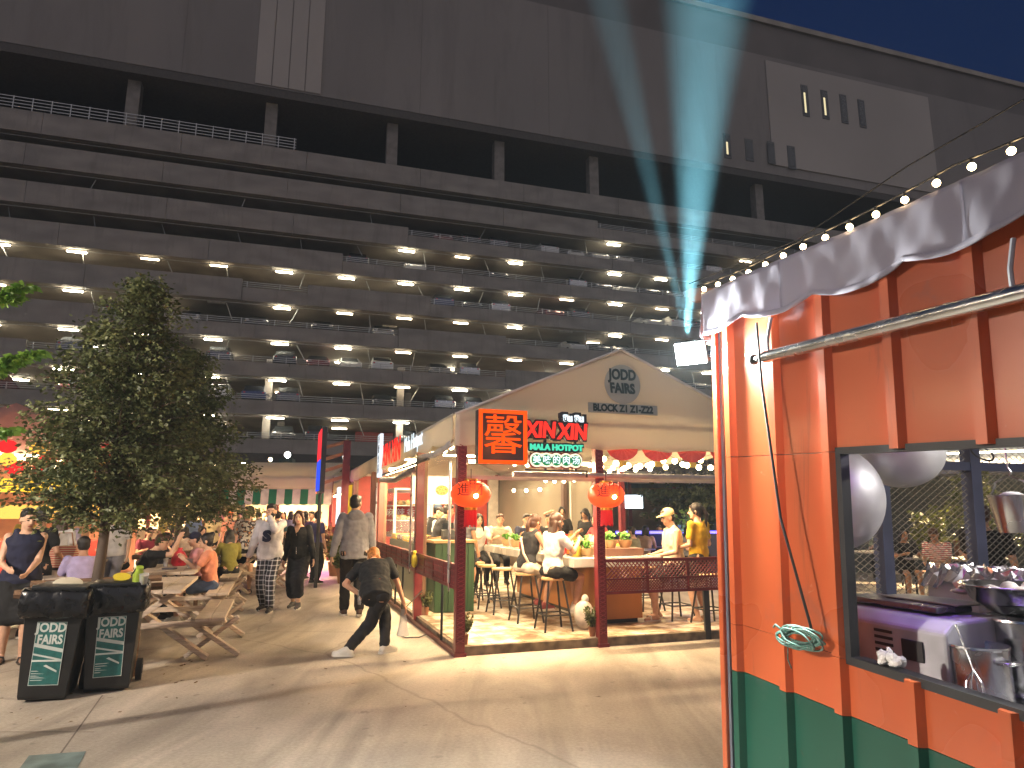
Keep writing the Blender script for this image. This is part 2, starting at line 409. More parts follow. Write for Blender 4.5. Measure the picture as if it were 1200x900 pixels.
# ---- tube lamps under the decks
lamp_e = emit("tube_glow", (1, .9, .68), 34, True)
lamp_h = mat("lamp_housing", (.7, .68, .6), .5)
pitch = 4.72
lamps = []
lamp_e2 = emit("tube_glow_dim", (1, .82, .55), 13, True); lamp_e0 = mat("tube_dead", (.5, .5, .46), .4)
lrng = random.Random(31); protos_ = {}
for k in range(0, 7):
    for i in range(-3, 18):
        x = 2.3 + pitch * i
        u_lim = {6: 43, 5: 20}.get(k, -99)
        if k == 6 and i not in (9, 12): continue
        if k == 5 and (i not in (5, 6, 7, 9, 10, 11, 12)): continue
        if k == 4 and i == 13: continue
        lamps.append((k, i, x, .75 if k > 3 else 1.0, 0))
        if k in (0, 1, 2) and (i + k) % 2 == 0: lamps.append((k, i, x + .3, 6.5, 1))
        if k == 3 and i % 4 == 1: lamps.append((k, i, x - .8, 4.0, 1))
proto = None; cnt = {}
LB = Matrix.Translation(BO) @ Matrix.Rotation(BROT, 4, 'Z')
for k, i, x, y, back in lamps:
    z = ZT(k + 1) - 1.65 - .1
    c = cnt[(k, back)] = cnt.get((k, back), 0) + 1
    lab = f"{ORD[c]} white tube lamp from the left, {'rear' if back else 'front'} row, {ORD[k + 1]} parking deck up"
    loc = LB @ Vector((x, y, z))
    q_ = lrng.random(); ver = 2 if q_ < .05 else (1 if q_ < .3 else 0); proto = protos_.get(ver)
    if proto is None:
        proto = protos_[ver] = thing("tube_lamp", lab, "ceiling lamp", loc, BROT, "tube lamps under the car park decks")
        MB().b2((-.62, -.09, .02), (.62, .09, .1)).build("housing", lamp_h, proto)
        MB().b2((-.6, -.07, -.06), (.6, .07, .018)).build("tube", (lamp_e, lamp_e2, lamp_e0)[ver], proto)
    else: dup(proto, loc, BROT, lab)
# ---- parked cars on the decks
def make_car(paint, label, loc, rz):
    """seen end-on over the parapet; front faces local -y"""
    t = thing("parked_car", label, "car", loc, rz, "cars parked on the decks of the car park")
    prof = [(-2.1, .35), (-2.15, .6), (-2.0, .78), (-1.05, .95), (-.35, 1.42), (.3, 1.5), (1.3, 1.45), (1.95, 1.0), (2.1, .9), (2.12, .35)]
    rings = []
    for x, q in ((-.86, .0), (-.8, 1), (.8, 1), (.86, .0)):
        ring = []
        for y, z in prof:
            xx = x
            if z > .96: xx = x * .82
            ring.append((xx, y * (1 if q else .97), z if q or z < .96 else z - .04))
        rings.append(ring)
    MB().loft(rings).build("body", paint, t, smooth='auto')
    gm = glass_dark
    w_ = MB(); w_.add([(-.66, -1.06, .97), (.66, -1.06, .97), (.58, -.42, 1.40), (-.58, -.42, 1.40)], [(0, 1, 2, 3)])
    w_.build("windscreen", gm, t, solid=.03)
    w_ = MB(); w_.add([(-.64, 1.42, 1.38), (.64, 1.42, 1.38), (.68, 1.93, 1.03), (-.68, 1.93, 1.03)], [(0, 1, 2, 3)])
    w_.build("rear_window", gm, t, solid=.03)
    for s in (-1, 1):
        MB().ball((s * .62, -2.06, .68), (.17, .08, .09), 10).build("headlight", mat("headlight_glass", (.75, .75, .72), .1, metal=.7), t, smooth=True)
        MB().ball((s * .66, 2.06, .82), (.14, .06, .09), 10).build("tail_light", mat("tail_glass", (.5, .03, .03), .2), t, smooth=True)
        for y in (-1.3, 1.3):
            MB().cyl((s * .66, y, .33), (s * .86, y, .33), .33, n=16).build("wheel", mat("tyre", (.03, .03, .03), .8), t, smooth='auto')
    return t
paints = [("silver", (.55, .55, .55), .9), ("black", (.02, .02, .022), 0), ("white", (.75, .75, .73), 0), ("dark grey", (.12, .12, .13), .7), ("maroon", (.2, .02, .03), .4), ("navy blue", (.03, .05, .14), .4)]
cars = {}
rng = random.Random(11); cc = {}
for k in range(0, 7):
    x = -7
    while x < 62:
        seen_low = not any((-99 if a < -500 else bl(a, vrow[k])[0]) - 1 < x < (999 if c > 1500 else bl(c, vrow[k])[0]) + 1 for a, c in tall[k])
        if seen_low and rng.random() < .74:
            nm, colr, me_ = paints[min(5, int(rng.random() ** 1.4 * 6))]
            z = ZT(k) - 1.65 + .865; rz = BROT + (0 if rng.random() < .6 else math.pi)
            loc = LB @ Vector((x, 2.75, z)); cc[k] = cc.get(k, 0) + 1
            lab = f"{nm} car on the {ORD[k + 1]} parking deck up, {ORD[cc[k]]} car from the left there"
            if nm not in cars: cars[nm] = make_car(mat("paint_" + nm, colr, .22, .03, metal=me_, coat=.6), lab, loc, rz)
            else: dup(cars[nm], loc, rz, lab)
        x += 2.45 if rng.random() < .8 else 4.7
# ================================================================ orange and green food kiosk at the right
KX, KY = (-D - Vector((0, 0, .045))).normalized(), F; KZ = KX.cross(KY)   # the kiosk stands slightly out of level 
#                      # local x runs along the face towards the camera, y into the kiosk
C0 = Vector((1.078, 3.666, 0)); KROT = math.atan2(KX.y, KX.x)
KM = Matrix(((KX.x, KY.x, KZ.x, C0.x), (KX.y, KY.y, KZ.y, C0.y), (KX.z, KY.z, KZ.z, 0), (0, 0, 0, 1)))
def K(s, w, z): return KM @ Vector((s, w, z))
orange = mat("orange_paint", (.52, .105, .032), .30, .12, 1.4, .35, coat=.5)
green = mat("green_paint", (.004, .078, .05), .45, .1, 2, .06, coat=.1)
wear(orange, (.30, .10, .06), .55, 2.2, .60, .68); wear(orange, (.60, .34, .24), .5, 14, .66, .72); wear(orange, (.14, .05, .03), .6, 5, .60, .72, (1.6, 1, .16)); wear(orange, (.10, .05, .03), .7, 34, .70, .74); wear(green, (.05, .09, .07), .6, 3, .58, .68); wear(green, (.10, .12, .10), .5, 16, .66, .72); wear(green, (.10, .05, .025), .7, 9, .66, .72)
steel_blue = mat("dark_blue_steel", (.045, .05, .09), .5, .2, 6)
black = mat("black_frame", (.02, .02, .022), .5)
chrome = mat("brushed_steel", (.6, .6, .61), .25, .08, 12, metal=1)
alu = mat("dull_aluminium", (.66, .66, .67), .5, .12, 9, .25, metal=.55)
kiosk = thing("food_kiosk", "orange and green corrugated steel food kiosk with a serving window, at the right", "kiosk", C0, KROT)
kiosk.rotation_euler = KM.to_euler()
# NB the local frame (KX, KY) is right-handed: z up
RIBS = [.09, .43, .75, 1.09, 1.43, 1.77, 2.11, 2.45, 2.79]
WS, WE, WZ0, WZ1 = .79, 2.6, 1.06, 1.88
LEN = 3.1
def prof(s0, s1):
    """corrugated outline between s0 and s1: (s, w) points, ribs stand 28 mm out"""
    pts = [(s0, 0)]
    for r in RIBS:
        for ds, dw in ((-.032, 0), (-.02, -.034), (.02, -.034), (.032, 0)):
            if s0 < r + ds < s1: pts.append((r + ds, dw))
    pts.append((s1, 0)); return pts
def panel(s0, s1, z0, z1, name, m):
    mb = MB(); p = prof(s0, s1)
    for (a, wa), (b, wb) in zip(p, p[1:]):
        mb.add([(a, wa, z0), (b, wb, z0), (b, wb, z1), (a, wa, z1)], [(0, 1, 2, 3)])
    for z in (z0, z1): mb.add([(a, wv, z) for a, wv in p] + [(s1, .03, z), (s0, .03, z)], [list(range(len(p) + 2))])
    mb.add([(s0, .03, z0), (s1, .03, z0), (s1, .03, z1), (s0, .03, z1)], [(0, 1, 2, 3)])
    return mb.build(name, m, kiosk)
panel(.03, LEN, 0, .84, "lower_panel", green)
panel(.03, LEN, .843, WZ0, "sill_panel", orange)
panel(.03, WS, WZ0 + .002, WZ1, "side_panel", orange)
panel(WE, LEN, WZ0 + .002, WZ1, "side_panel", orange)
panel(.03, LEN, WZ1 + .003, 2.66, "header_panel", orange)
MB().b2((-.035, -.03, 0), (.002, .10, 2.7)).build("corner_post", orange, kiosk, bevel=.006)
MB().b2((.004, -.012, 0), (.024, .02, 2.7)).build("corner_seal", mat("grey_blue_seal", (.12, .13, .17), .5), kiosk)
MB().b2((WS - .012, -.01, WZ0 - .02), (WS + .016, .035, WZ1 + .02)).b2((WS + .016, -.01, WZ0 - .02), (WE, .05, WZ0 + .012)).b2((WS + .016, -.01, WZ1 - .008), (WE, .035, WZ1 + .02)).build("window_frame", black, kiosk)
# end frame with mesh, floor, worktop, roof, far wall
for wv, t in ((1.03, .07), (1.74, .08), (2.35, .06)):
    MB().b2((-.02, wv - t / 2, 0), (.05, wv + t / 2, 2.64)).build("end_post", steel_blue, kiosk)
for z, h in ((2.6, .08), (1.87, .05), (2.02, .02)):
    MB().b2((-.012, .1, z - h / 2), (.045, 2.32, z + h / 2)).build("end_rail", steel_blue if h > .03 else rail_m, kiosk)
MB().b2((-.01, .1, 0), (.03, 2.3, .93)).build("end_panel", mat("grey_panel", (.35, .37, .38), .4, .15, 3), kiosk)
def mesh_wires(w0, w1, z0, z1, st=.058, r=.0022):
    mb = MB(); H = z1 - z0; k = .62
    n = int((w1 - w0 + H / k) / st)
    for i in range(n + 1):
        a = w0 - H / k + i * st
        for q in (0, 1):
            p = [(a, z0), (a + H / k, z1)] if q == 0 else [(a + H / k, z0), (a, z1)]
            (x0, y0), (x1, y1) = p
            # clip in w
            def cl(x0, y0, x1, y1):
                if x0 == x1: return None
                ts = sorted([(w0 - x0) / (x1 - x0), (w1 - x0) / (x1 - x0)]); t0, t1 = max(0, ts[0]), min(1, ts[1])
                if t1 <= t0: return None
                return (x0 + (x1 - x0) * t0, y0 + (y1 - y0) * t0, x0 + (x1 - x0) * t1, y0 + (y1 - y0) * t1)
            c = cl(x0, y0, x1, y1)
            if c: mb.tube([(.012 + q * .004, c[0], c[1]), (.012 + q * .004, c[2], c[3])], r, 3, cap=False)
    return mb
mesh_wires(.1, 2.32, .93, 2.58).build("wire_mesh", mat("mesh_wire", (.30, .28, .25), .5, metal=.5), kiosk)
MB().b2((.05, .06, .9), (LEN, .75, .95)).build("worktop", chrome, kiosk)
MB().b2((.05, 2.32, 0), (LEN, 2.36, 2.64)).build("rear_wall", mat("kiosk_inner", (.35, .33, .32), .6), kiosk)
MB().b2((-.03, -.02, 2.665), (LEN, 2.36, 2.72)).build("roof", mat("roof_sheet", (.3, .3, .32), .5), kiosk)
MB().b2((.05, .06, .01), (LEN, 2.3, .06)).build("floor_plate", dark_m, kiosk)
# awning: lavender-grey canvas pulled over the roof edge with a scalloped drop
canvas = fabric("lavender_canvas", (.42, .40, .50), .25, .1, 2.2)
def awn(i, j):
    s = -.07 + i * (LEN + .07); q = j
    ph = (s - .28) / .46; scal = abs(math.sin(math.pi * ph)) ** .8
    drop = .20 + .012 * math.sin(2.1 * s) + .045 * scal
    wv = -.055 - .02 * math.sin(s * 5) * q - .005 * math.sin(s * 23 + 4 * q) * q - .002 * math.sin(s * 41 - 6 * q) - .001 * math.sin(s * 67 + 11 * q)
    if q < .3: return (s, .35 - (.35 + .055) * q / .3, 2.80 - .02 * q / .3 + .006 * math.sin(s * 9))
    t = (q - .3) / .7; return (s, wv, 2.78 - drop * t)
MB().sheet(awn, 150, 16).build("awning", canvas, kiosk, smooth=True, solid=.004)
def hem(i, j):
    a = Vector(awn(i, 1)); b_ = Vector(awn(i, .93)); p = a.lerp(b_, j); return (p.x, p.y - .006 - .002 * math.sin(i * 90), p.z - .002)
MB().sheet(hem, 150, 2).build("awning_hem", canvas, kiosk, smooth=True, solid=.003)
for s_ in (.55, 1.45, 2.35): MB().sheet(lambda i, j: (awn((s_ + .012 * i + .07) / (LEN + .07), .28 + .70 * j)[0], awn((s_ + .012 * i + .07) / (LEN + .07), .28 + .70 * j)[1] - .005, awn((s_ + .012 * i + .07) / (LEN + .07), .28 + .70 * j)[2]), 1, 12).build("awning_seam", mat("seam_lavender", (.27, .255, .34), .8), kiosk, smooth=True)
def awn_end(i, j):
    wv = -.055 + i * .40; z = 2.785 - j * (.24 + .04 * math.sin(i * 7)); return (-.075 - .03 * math.sin(i * 9 + j) * j, wv, z)
MB().sheet(awn_end, 16, 8).build("awning_end", canvas, kiosk, smooth=True, solid=.004)
# rolled tube below
MB().cyl((.45, -.075, 2.335), (LEN, -.075, 2.335), .028, n=16).build("roller_tube", chrome, kiosk, smooth='auto')
MB().cyl((.38, -.075, 2.335), (.45, -.075, 2.335), .018, n=12).ball((.37, -.075, 2.335), .026, 10).build("tube_end", black, kiosk, smooth=True)
for s in (.47, 1.6, 2.7):
    MB().tube([(s, -.075, 2.36), (s - .005, -.07, 2.42), (s, -.05, 2.52)], .008, 6).build("tube_strap", mat("grey_strap", (.3, .3, .34), .6), kiosk)
# rope down to the coil
tag(MB().tube([K(.43, -.10, 2.5), K(.445, -.095, 2.2), K(.54, -.1, 1.6), K(.66, -.06, 1.13)], .006, 6).build("rope", mat("dark_rope", (.03, .04, .045), .8), None, smooth=True), "thin dark rope hanging slanted from the roller tube of the orange kiosk", "rope")
ro = MB(); rng = random.Random(5)
for k in range(11):
    pts = []; a0 = rng.uniform(0, 6); ex = rng.uniform(.085, .125); ez = rng.uniform(.018, .045); tilt = rng.uniform(-.12, .2)
    for i in range(25):
        a = a0 + i / 24 * 2 * math.pi
        x = ex * math.cos(a); z = ez * math.sin(a) + tilt * x
        pts.append(K(.6 + x + .01 * math.sin(3 * a + k), -.062 - .004 * k * .8 - .006 * math.sin(2 * a), 1.105 + z))
    ro.tube(pts, .0045, 6, cap=False)
ro.tube([K(.49, -.075, 1.115), K(.45, -.075, 1.13), K(.43, -.07, 1.115)], .005, 6); ro.tube([K(.53, -.08, 1.07), K(.52, -.075, 1.0), K(.535, -.07, .965)], .003, 5)
cm = mat("green_white_rope", (.03, .13, .10), .7, .5, 90, dirt=(.16, .22, .2))
tag(ro.build("rope_coil", cm, None, smooth=True), "coiled green and white rope tied on the orange kiosk wall", "rope")
# flood lamp on the kiosk corner
fl_p = K(-.17, -.07, 2.46)
fl = thing("flood_lamp", "glaring white flood lamp on the corner of the orange kiosk", "lamp", fl_p, 0)
fdir = Vector((-.42, -.78, -.42)).normalized(); fq = fdir.to_track_quat('Z', 'Y').to_matrix()
MB().box((0, 0, -.03), (.17, .13, .05), None).build("housing", black, fl).matrix_local = fq.to_4x4()
o = MB().box((0, 0, 0), (.16, .12, .012)).build("lamp_face", emit("flood_face", (.93, 1, .97), 60), fl); o.matrix_local = fq.to_4x4()
MB().tube([fq @ Vector((0, 0, -.05)), K(-.14, .04, 2.43) - fl_p, K(-.01, .03, 2.4) - fl_p], .012, 6).build("bracket", black, fl)
FL = area("flood_light", fl_p + fdir * .03, 32, .15, .11, fdir, (.95, 1, .93))
FL.parent = fl; FL.matrix_parent_inverse = Matrix.Translation(-fl_p); 
# festoon of bulbs above the awning
def festoon(name, label, pts, r, strength, colr, n_sub, sag, light=0, drop=.05, group=None, cap=True):
    t = thing(name, label, "string lights", pts[0], 0, group)
    o0 = Vector(pts[0]); wire = []; bulbs = []
    for a, b in zip(pts, pts[1:]):
        a, b = Vector(a) - o0, Vector(b) - o0
        for i in range(n_sub * 4):
            q = i / (n_sub * 4); p = a.lerp(b, q); p.z -= sag * 4 * q * (1 - q); wire.append(p)
            if i % 4 == 2: bulbs.append(p)
    wire.append(Vector(pts[-1]) - o0)
    MB().tube(wire, .004, 5).build("wire", black, t)
    me = MB().ball((0, 0, 0), r, 12).build("bulb", emit(name + "_glow" + str(strength), colr, strength), t, smooth=True)
    so = MB().cyl((0, 0, r * .8), (0, 0, drop), r * .45, n=8).build("socket", black, me)
    for i, p in enumerate(bulbs):
        b_ = me if i == 0 else me.copy()
        if i:
            COL.objects.link(b_); b_.parent = t
            s_ = so.copy(); COL.objects.link(s_); s_.parent = b_
        b_.location = p - Vector((0, 0, drop))
        if light: point("bulb_light", Vector(p) - Vector((0, 0, drop)), light, colr, r, t)
    return t
festoon("festoon_lights", "string of warm white bulbs along the awning top of the orange kiosk", [K(-.12, -.05, 2.835), K(.62, -.04, 2.83), K(1.42, -.05, 2.845), K(2.2, -.04, 2.85)], .013, 22, (1, .70, .34), 6, .015, light=.3, drop=.03)
tag(MB().tube([K(-.2, -.05, 2.87), K(.5, .1, 2.91), K(1.2, .0, 2.95), K(2.4, -.05, 3.0)], .003, 5).build("overhead_cable", black), "thin black cable strung above the bulbs over the orange kiosk", "cable")
tag(MB().b2(K(-.4, .2, 2.84) + Vector((-.1, -.02, 0)), K(-.4, .2, 2.9) + Vector((.1, .02, .02))).build("timber_end", mat("pinkish_timber", (.45, .25, .18), .7)), "short pinkish timber end above the kiosk corner", "timber")
# purple tube added inside the kiosk to tint the stove
tl = thing("added_purple_lamp", "added purple tube lamp under the kiosk roof, tinting the stove", "lamp", K(.95, .30, 1.93), KROT)
MB().b2((-.25, -.015, 0), (.25, .015, .03)).build("tube", emit("added_purple_tube", (.35, .12, 1), 2), tl)
lt = area("added_purple_light", (0, 0, -.02), .05, .5, .04, (0, 0, -1), (.35, .15, 1), tl, 50)
wl_ = thing("work_lamp", "white strip lamp under the kiosk roof above the worktop", "lamp", K(1.7, 1.4, 2.55), KROT)
MB().b2((-.5, -.03, 0), (.5, .03, .03)).build("tube", emit("work_tube", (1, .96, .9), 12), wl_)
area("work_light", (0, 0, -.02), 6, 1.0, .08, (0, 0, -1), (1, .96, .9), wl_)
# ---- kitchen things behind the serving window
def wok(label, s, wv, z, rad, axis):
    t = thing("wok", label, "wok", K(s, wv, z), 0)
    q = Vector(axis).normalized().to_track_quat('Z', 'Y').to_matrix()
    MB().lathe((0, 0, 0), [(rad * math.sin(a), .45 * rad * 1.9 * (1 - math.cos(a)) - .0) for a in [x * .11 + .004 for x in range(0, 15)]], 32, q, cap=False).build("bowl", alu, t, smooth=True, solid=.004)
    ring = [q @ Vector((rad * 1.0 * math.cos(a), rad * math.sin(a), .45 * rad * 1.9 * .97)) for a in [i * 2 * math.pi / 32 for i in range(33)]]
    MB().tube(ring, .007, 6).build("rim", alu, t, smooth=True)
    for sgn in (-1, 1):
        c = q @ Vector((0, rad, .45 * rad * 1.85)); up = Vector((0, 0, 1)); side = q @ Vector((1, 0, 0))
        d = Vector((c.x, c.y, c.z)).normalized() * sgn
        c = c * sgn if sgn > 0 else q @ Vector((0, -rad, .45 * rad * 1.85)); d = (c - q @ Vector((0, 0, .45 * rad * 1.85))).normalized()
        MB().tube([c - side * .06, c - side * .055 + d * .04, c + side * .055 + d * .04, c + side * .06], .011, 8).build("handle", mat("pale_handle", (.7, .7, .72), .3, metal=.7), t, smooth=True)
    return t
wok("large dented aluminium wok hanging at the left of the kiosk window", .50, .54, 1.675, .24, (-.93, .30, .06))
wok("smaller aluminium wok hanging bottom down under the window header of the kiosk", .42, .76, 1.75, .20, (.1, .25, 1))
# stove
st = thing("gas_grill", "low grey steel table grill with vents and purple light on its lid", "grill", K(.6, .42, .952), KROT)
gs = mat("grill_grey", (.50, .51, .54), .4, .15, 9)
yz = [(-.17, 0), (-.17, .215), (-.12, .255), (.17, .265), (.17, 0)]
MB().prism([(-.30, y, z) for y, z in yz], (.72, 0, 0)).build("body", gs, st, bevel=.012)
MB().b2((-.2, -.06, .268), (.3, .14, .292)).build("lid", mat("grill_lid", (.25, .24, .3), .3, metal=.8), st, bevel=.006)
for x in (-.22, .27): MB().b2((x - .05, -.178, .09), (x + .05, -.1705, .17)).build("knob_plate", black, st, bevel=.01)
for x in (-.08, .13):
    v_ = MB()
    for i in range(4): v_.b2((x - .045, -.1745, .10 + i * .026), (x + .045, -.1706, .112 + i * .026))
    v_.build("vent", black, st)
MB().tube([(-.2, -.2, -.0), (-.2, -.23, .04), (-.05, -.23, .04), (-.05, -.2, 0)], .004, 6).build("wire_handle", chrome, st)
tray = MB().b2((-.1, -.09, 0), (.28, .09, .006)).build("tray", mat("tray_grey", (.45, .44, .45), .35, metal=.8), None, bevel=.002)
tray.location = K(.62, .55, 1.247); tray.rotation_euler = (0, 0, KROT); tag(tray, "flat grey metal tray lying on top of the table grill", "tray")
def pot(label, s, wv, z, r, h, m=chrome, tilt=0):
    t = thing("stock_pot", label, "pot", K(s, wv, z), KROT)
    MB().lathe((0, 0, 0), [(r * .94, 0), (r, .02), (r, h), (r * 1.05, h + .004), (r * 1.04, h + .012), (r * .97, h), (r * .95, .03), (.01, .025)], 32).build("body", m, t, smooth='auto')
    for sg in (-1, 1):
        MB().tube([(sg * r, -.04, h * .8), (sg * (r + .04), -.035, h * .82), (sg * (r + .04), .035, h * .82), (sg * r, .04, h * .8)], .006, 6).build("handle", m, t, smooth=True)
    return t
pot("shiny steel stock pot nearest the kiosk window ledge", 1.06, .36, .952, .1, .19)
pot("wide tall steel pot with a mixing bowl on its rim in the kiosk", 1.05, .66, .952, .15, .27)
bw = thing("mixing_bowl", "wide shallow steel mixing bowl resting on the tall pot", "bowl", K(1.02, .66, 1.236), KROT)
MB().lathe((0, 0, 0), [(.07, 0), (.12, .02), (.17, .06), (.2, .115), (.212, .117), (.212, .122), (.196, .12), (.165, .066), (.115, .028), (.01, .008)], 36).build("bowl", mat("bowl_steel", (.62, .63, .64), .12, .05, 10, metal=1), bw, smooth=True)
dn = MB(); rng = random.Random(2)
for i in range(16): dn.ball((rng.uniform(-.12, .12), rng.uniform(-.12, .12), .075 + rng.uniform(0, .03)), (.035, .03, .028), 10)
dn.build("dumplings", mat("white_dough", (.75, .72, .68), .6), bw, smooth=True)
fb = thing("foil_box", "white carton topped with crumpled foil behind the mixing bowl", "box", K(.62, 1.02, .92), KROT)
MB().b2((-.2, -.14, 0), (.3, .14, .40)).build("carton", mat("white_carton", (.7, .7, .72), .6), fb, bevel=.006)
MB().b2((.06, -.144, .2), (.28, -.1405, .33)).build("carton_label", mat("label_blue", (.35, .42, .55), .5, .3, 30, dirt=(.6, .5, .2)), fb)
rng = random.Random(4)
hh = [[rng.uniform(0, .05) for _ in range(26)] for _ in range(16)]
MB().sheet(lambda i, j: (-.22 + .54 * i + .02 * math.sin(j * 20), -.16 + .32 * j, .41 + hh[int(j * 15)][int(i * 25)] - .09 * (max(0, abs(j - .5) - .4) * 8)), 25, 15).build("foil", mat("crumpled_foil", (.75, .72, .78), .22, .05, 20, metal=1), fb, solid=.002)
MB().b2((-.2, -.14, -.92), (.3, .14, -.002)).build("box_stand", dark_m, fb)
bk = thing("hanging_bucket", "steel bucket hanging from a hook at the right of the kiosk window", "bucket", K(.98, .72, 1.56), KROT)
MB().lathe((0, 0, 0), [(.06, 0), (.085, .15), (.09, .155), (.083, .15), (.055, .008)], 28).build("body", chrome, bk, smooth='auto')
MB().tube([(-.088, 0, .15), (-.06, 0, .21), (0, 0, .235), (.06, 0, .21), (.088, 0, .15)], .004, 6).tube([(0, 0, .235), (.012, 0, .25), (0, 0, .27), (0, 0, 1.1)], .003, 5).build("handle", chrome, bk)
MB().ball((0, 0, .14), (.055, .05, .03), 12).build("towel", mat("white_towel", (.75, .75, .75), .9), bk, smooth=True)
ts = MB(); rng = random.Random(9)
for i in range(16): ts.ball((rng.uniform(-.05, .05), rng.uniform(-.025, .025), rng.uniform(.01, .04)), (rng.uniform(.015, .03), rng.uniform(.012, .02), rng.uniform(.01, .022)), 7, Euler((rng.random() * 3, rng.random() * 3, 0)).to_matrix())
o = ts.build("crumpled_tissue", mat("tissue_white", (.82, .8, .78), .9), None); o.location = K(.97, .03, 1.075); o.rotation_euler = (0, 0, KROT); tag(o, "crumpled white tissue on the ledge of the kiosk window", "tissue")
rf = MB()
for i in range(6): rf.tube([(.0, 0, 0), (.03 * math.cos(i), .03 * math.sin(i), .05), (.025 * math.cos(i), .025 * math.sin(i), .1), (0, 0, .14), (-.05, 0, .3)], .0025, 5)
o = rf.build("wire_whisk", chrome, None); o.location = K(1.16, .2, .955); o.rotation_euler = (R(-12), R(-10), KROT); tag(o, "wire whisk leaning beside the shiny pot in the kiosk", "whisk")
sp = MB().ball((0, 0, 0), (.05, .03, .012), 12).tube([(.045, 0, 0), (.2, 0, .04)], .006, 6).build("rice_spoon", mat("white_plastic", (.8, .8, .8), .4), None, smooth=True)
sp.location = K(.80, .62, 1.3); sp.rotation_euler = (0, 0, KROT + .3); tag(sp, "white plastic spoon sticking out by the mixing bowl", "spoon")
cabl = [K(.35 + .05 * math.cos(a), .75 + .05 * math.sin(a), 1.93 - .04 * math.sin(a)) for a in [i * .4 for i in range(16)]]
tag(MB().tube([p + (K(0, .65, 0) - C0) for p in cabl], .005, 6).build("cable_loop", black), "loop of black cable hanging at the top of the kiosk mesh", "cable")
# ================================================================ hotpot stall (marquee, platform, fence) ----------
red_lac = mat("dark_red_lacquer", (.17, .018, .022), .38, .15, 8, coat=.3)
tent_m = fabric("tent_cloth", (.68, .63, .54), .42, .06, 1.2)
pvc = glass("clear_sheet", (1, .97, .9), .10, .15)
tarp = mat("grey_roll", (.36, .34, .34), .5, .15, 9)
SROT = LANE
FH = .10                                    # platform height
DEP = 12.2                                  # depth of the hotpot stall along the lane
WID = 4.25
tent = thing("market_tent", "cream gabled marquee of the hotpot stall with printed gable text", "tent", P0, SROT)
EAVE, PEAK = 2.74, 3.70
def roofz(f): return EAVE + (PEAK - EAVE) * (1 - abs(f - WID / 2) / (WID / 2 + .06))
def roof(i, j):
    f = -.12 + i * (WID + .24); d = -.06 + j * (DEP + .1)
    bay = (d % 4.1) / 4.1
    return (f, d, roofz(f) - .05 * math.sin(math.pi * bay) * (1 - abs(i - .5) * 1.2) + .02)
MB().sheet(roof, 24, 60).build("roof", tent_m, tent, smooth='auto', solid=.006)
def gable_fn(d0):
    def fn(i, j):
        f = -.10 + i * (WID + .2); top = roofz(f) + .01; bot = 2.36 + .035 * abs(math.sin(f * 3.4)) + (.0)
        z = bot + (top - bot) * j
        return (f, d0 - .02 - .012 * math.sin(f * 4 + j * 3) - (.018 if abs(z - EAVE) < .05 else 0), z)
    return fn
MB().sheet(gable_fn(-.04), 60, 22).build("gable", tent_m, tent, smooth=True, solid=.004)
MB().sheet(gable_fn(DEP), 30, 8).build("gable", tent_m, tent, smooth=True, solid=.004)
def side_val(f0):
    def fn(i, j):
        d = i * DEP; return (f0 + .03 * math.sin(d * 5) * j, d, EAVE + .02 - j * (.30 + .05 * abs(math.sin(d * 3.1))))
    return fn
MB().sheet(side_val(-.11), 120, 6).build("valance", tent_m, tent, smooth=True, solid=.004)
MB().sheet(side_val(WID + .11), 60, 6).build("valance", tent_m, tent, smooth=True, solid=.004)
# frame: ridge seam, eave bars
MB().tube([(-.1, -.07, EAVE + .0), (WID / 2, -.07, PEAK)], .018, 8).tube([(WID / 2, -.07, PEAK), (WID + .1, -.07, EAVE)], .018, 8).tube([(-.05, .02, EAVE - .03), (WID + .05, .02, EAVE - .03)], .025, 8).build("frame", mat("white_steel", (.6, .58, .55), .4), tent, smooth='auto')
GT = mat("teal_print", (.012, .035, .035), .7); GP = mat("pale_print", (.36, .39, .36), .7)
gx = WID / 2 + .0
MB().prism([(gx + .26 * math.cos(a), -.079, 3.23 + .26 * math.sin(a)) for a in [i * 2 * math.pi / 40 for i in range(40)]], (0, -.003, 0)).b2((gx - .50, -.082, 2.84), (gx + .50, -.079, 2.97)).build("printed_patch", GP, tent)
M_ = lambda x, z, y=-.086: face_M((x, y, z))
it = [("JODD", .19, M_(gx, 3.35), dict(sx=.8, bold=.008)), ("FAIRS", .18, M_(gx, 3.17), dict(sx=.82, bold=.008, shear=-.12)), ]
lettering("emblem_lettering", it, GT, tent, ext=.002)
text("block_lettering", "BLOCK Z1 Z1-Z22", .125, GT, tent, M_(gx, 2.905), ext=.002, sx=.86, bold=.006)
# posts
def post(name, label, f, d, w, h, lattice=True):
    t = thing(name, label, "post", S(f, d), SROT, "dark red posts of the hotpot stall")
    MB().b2((-w / 2, -w / 2, 0), (w / 2, w / 2, h)).build("shaft", red_lac, t, bevel=.006)
    if lattice:
        mb = MB(); z = .15
        while z < h - .1:
            for q in (-1, 1): mb.beam((-w * .35, -w / 2 - .004, z), (w * .35, -w / 2 - .004, z + q * .0 + .035), .008, .006, (0, 1, 0))
            mb.beam((-w * .35, -w / 2 - .006, z + .035), (w * .35, -w / 2 - .006, z), .008, .006, (0, 1, 0)); z += .05
        mb.build("lattice", mat("red_lattice", (.30, .04, .045), .4), t)
    MB().b2((-w / 2 - .015, -w / 2 - .015, 0), (w / 2 + .015, w / 2 + .015, .04)).build("foot", red_lac, t)
    return t
post("stall_post", "dark red lattice corner post below the big square character sign", 0, 0, .11, 2.7)
post("stall_post", "dark red lattice post under the right hand red lantern", 1.78, 0, .11, 2.45)
post("stall_post", "dark red post at the far right front corner of the hotpot tent", WID, 0, .1, 2.7, False)
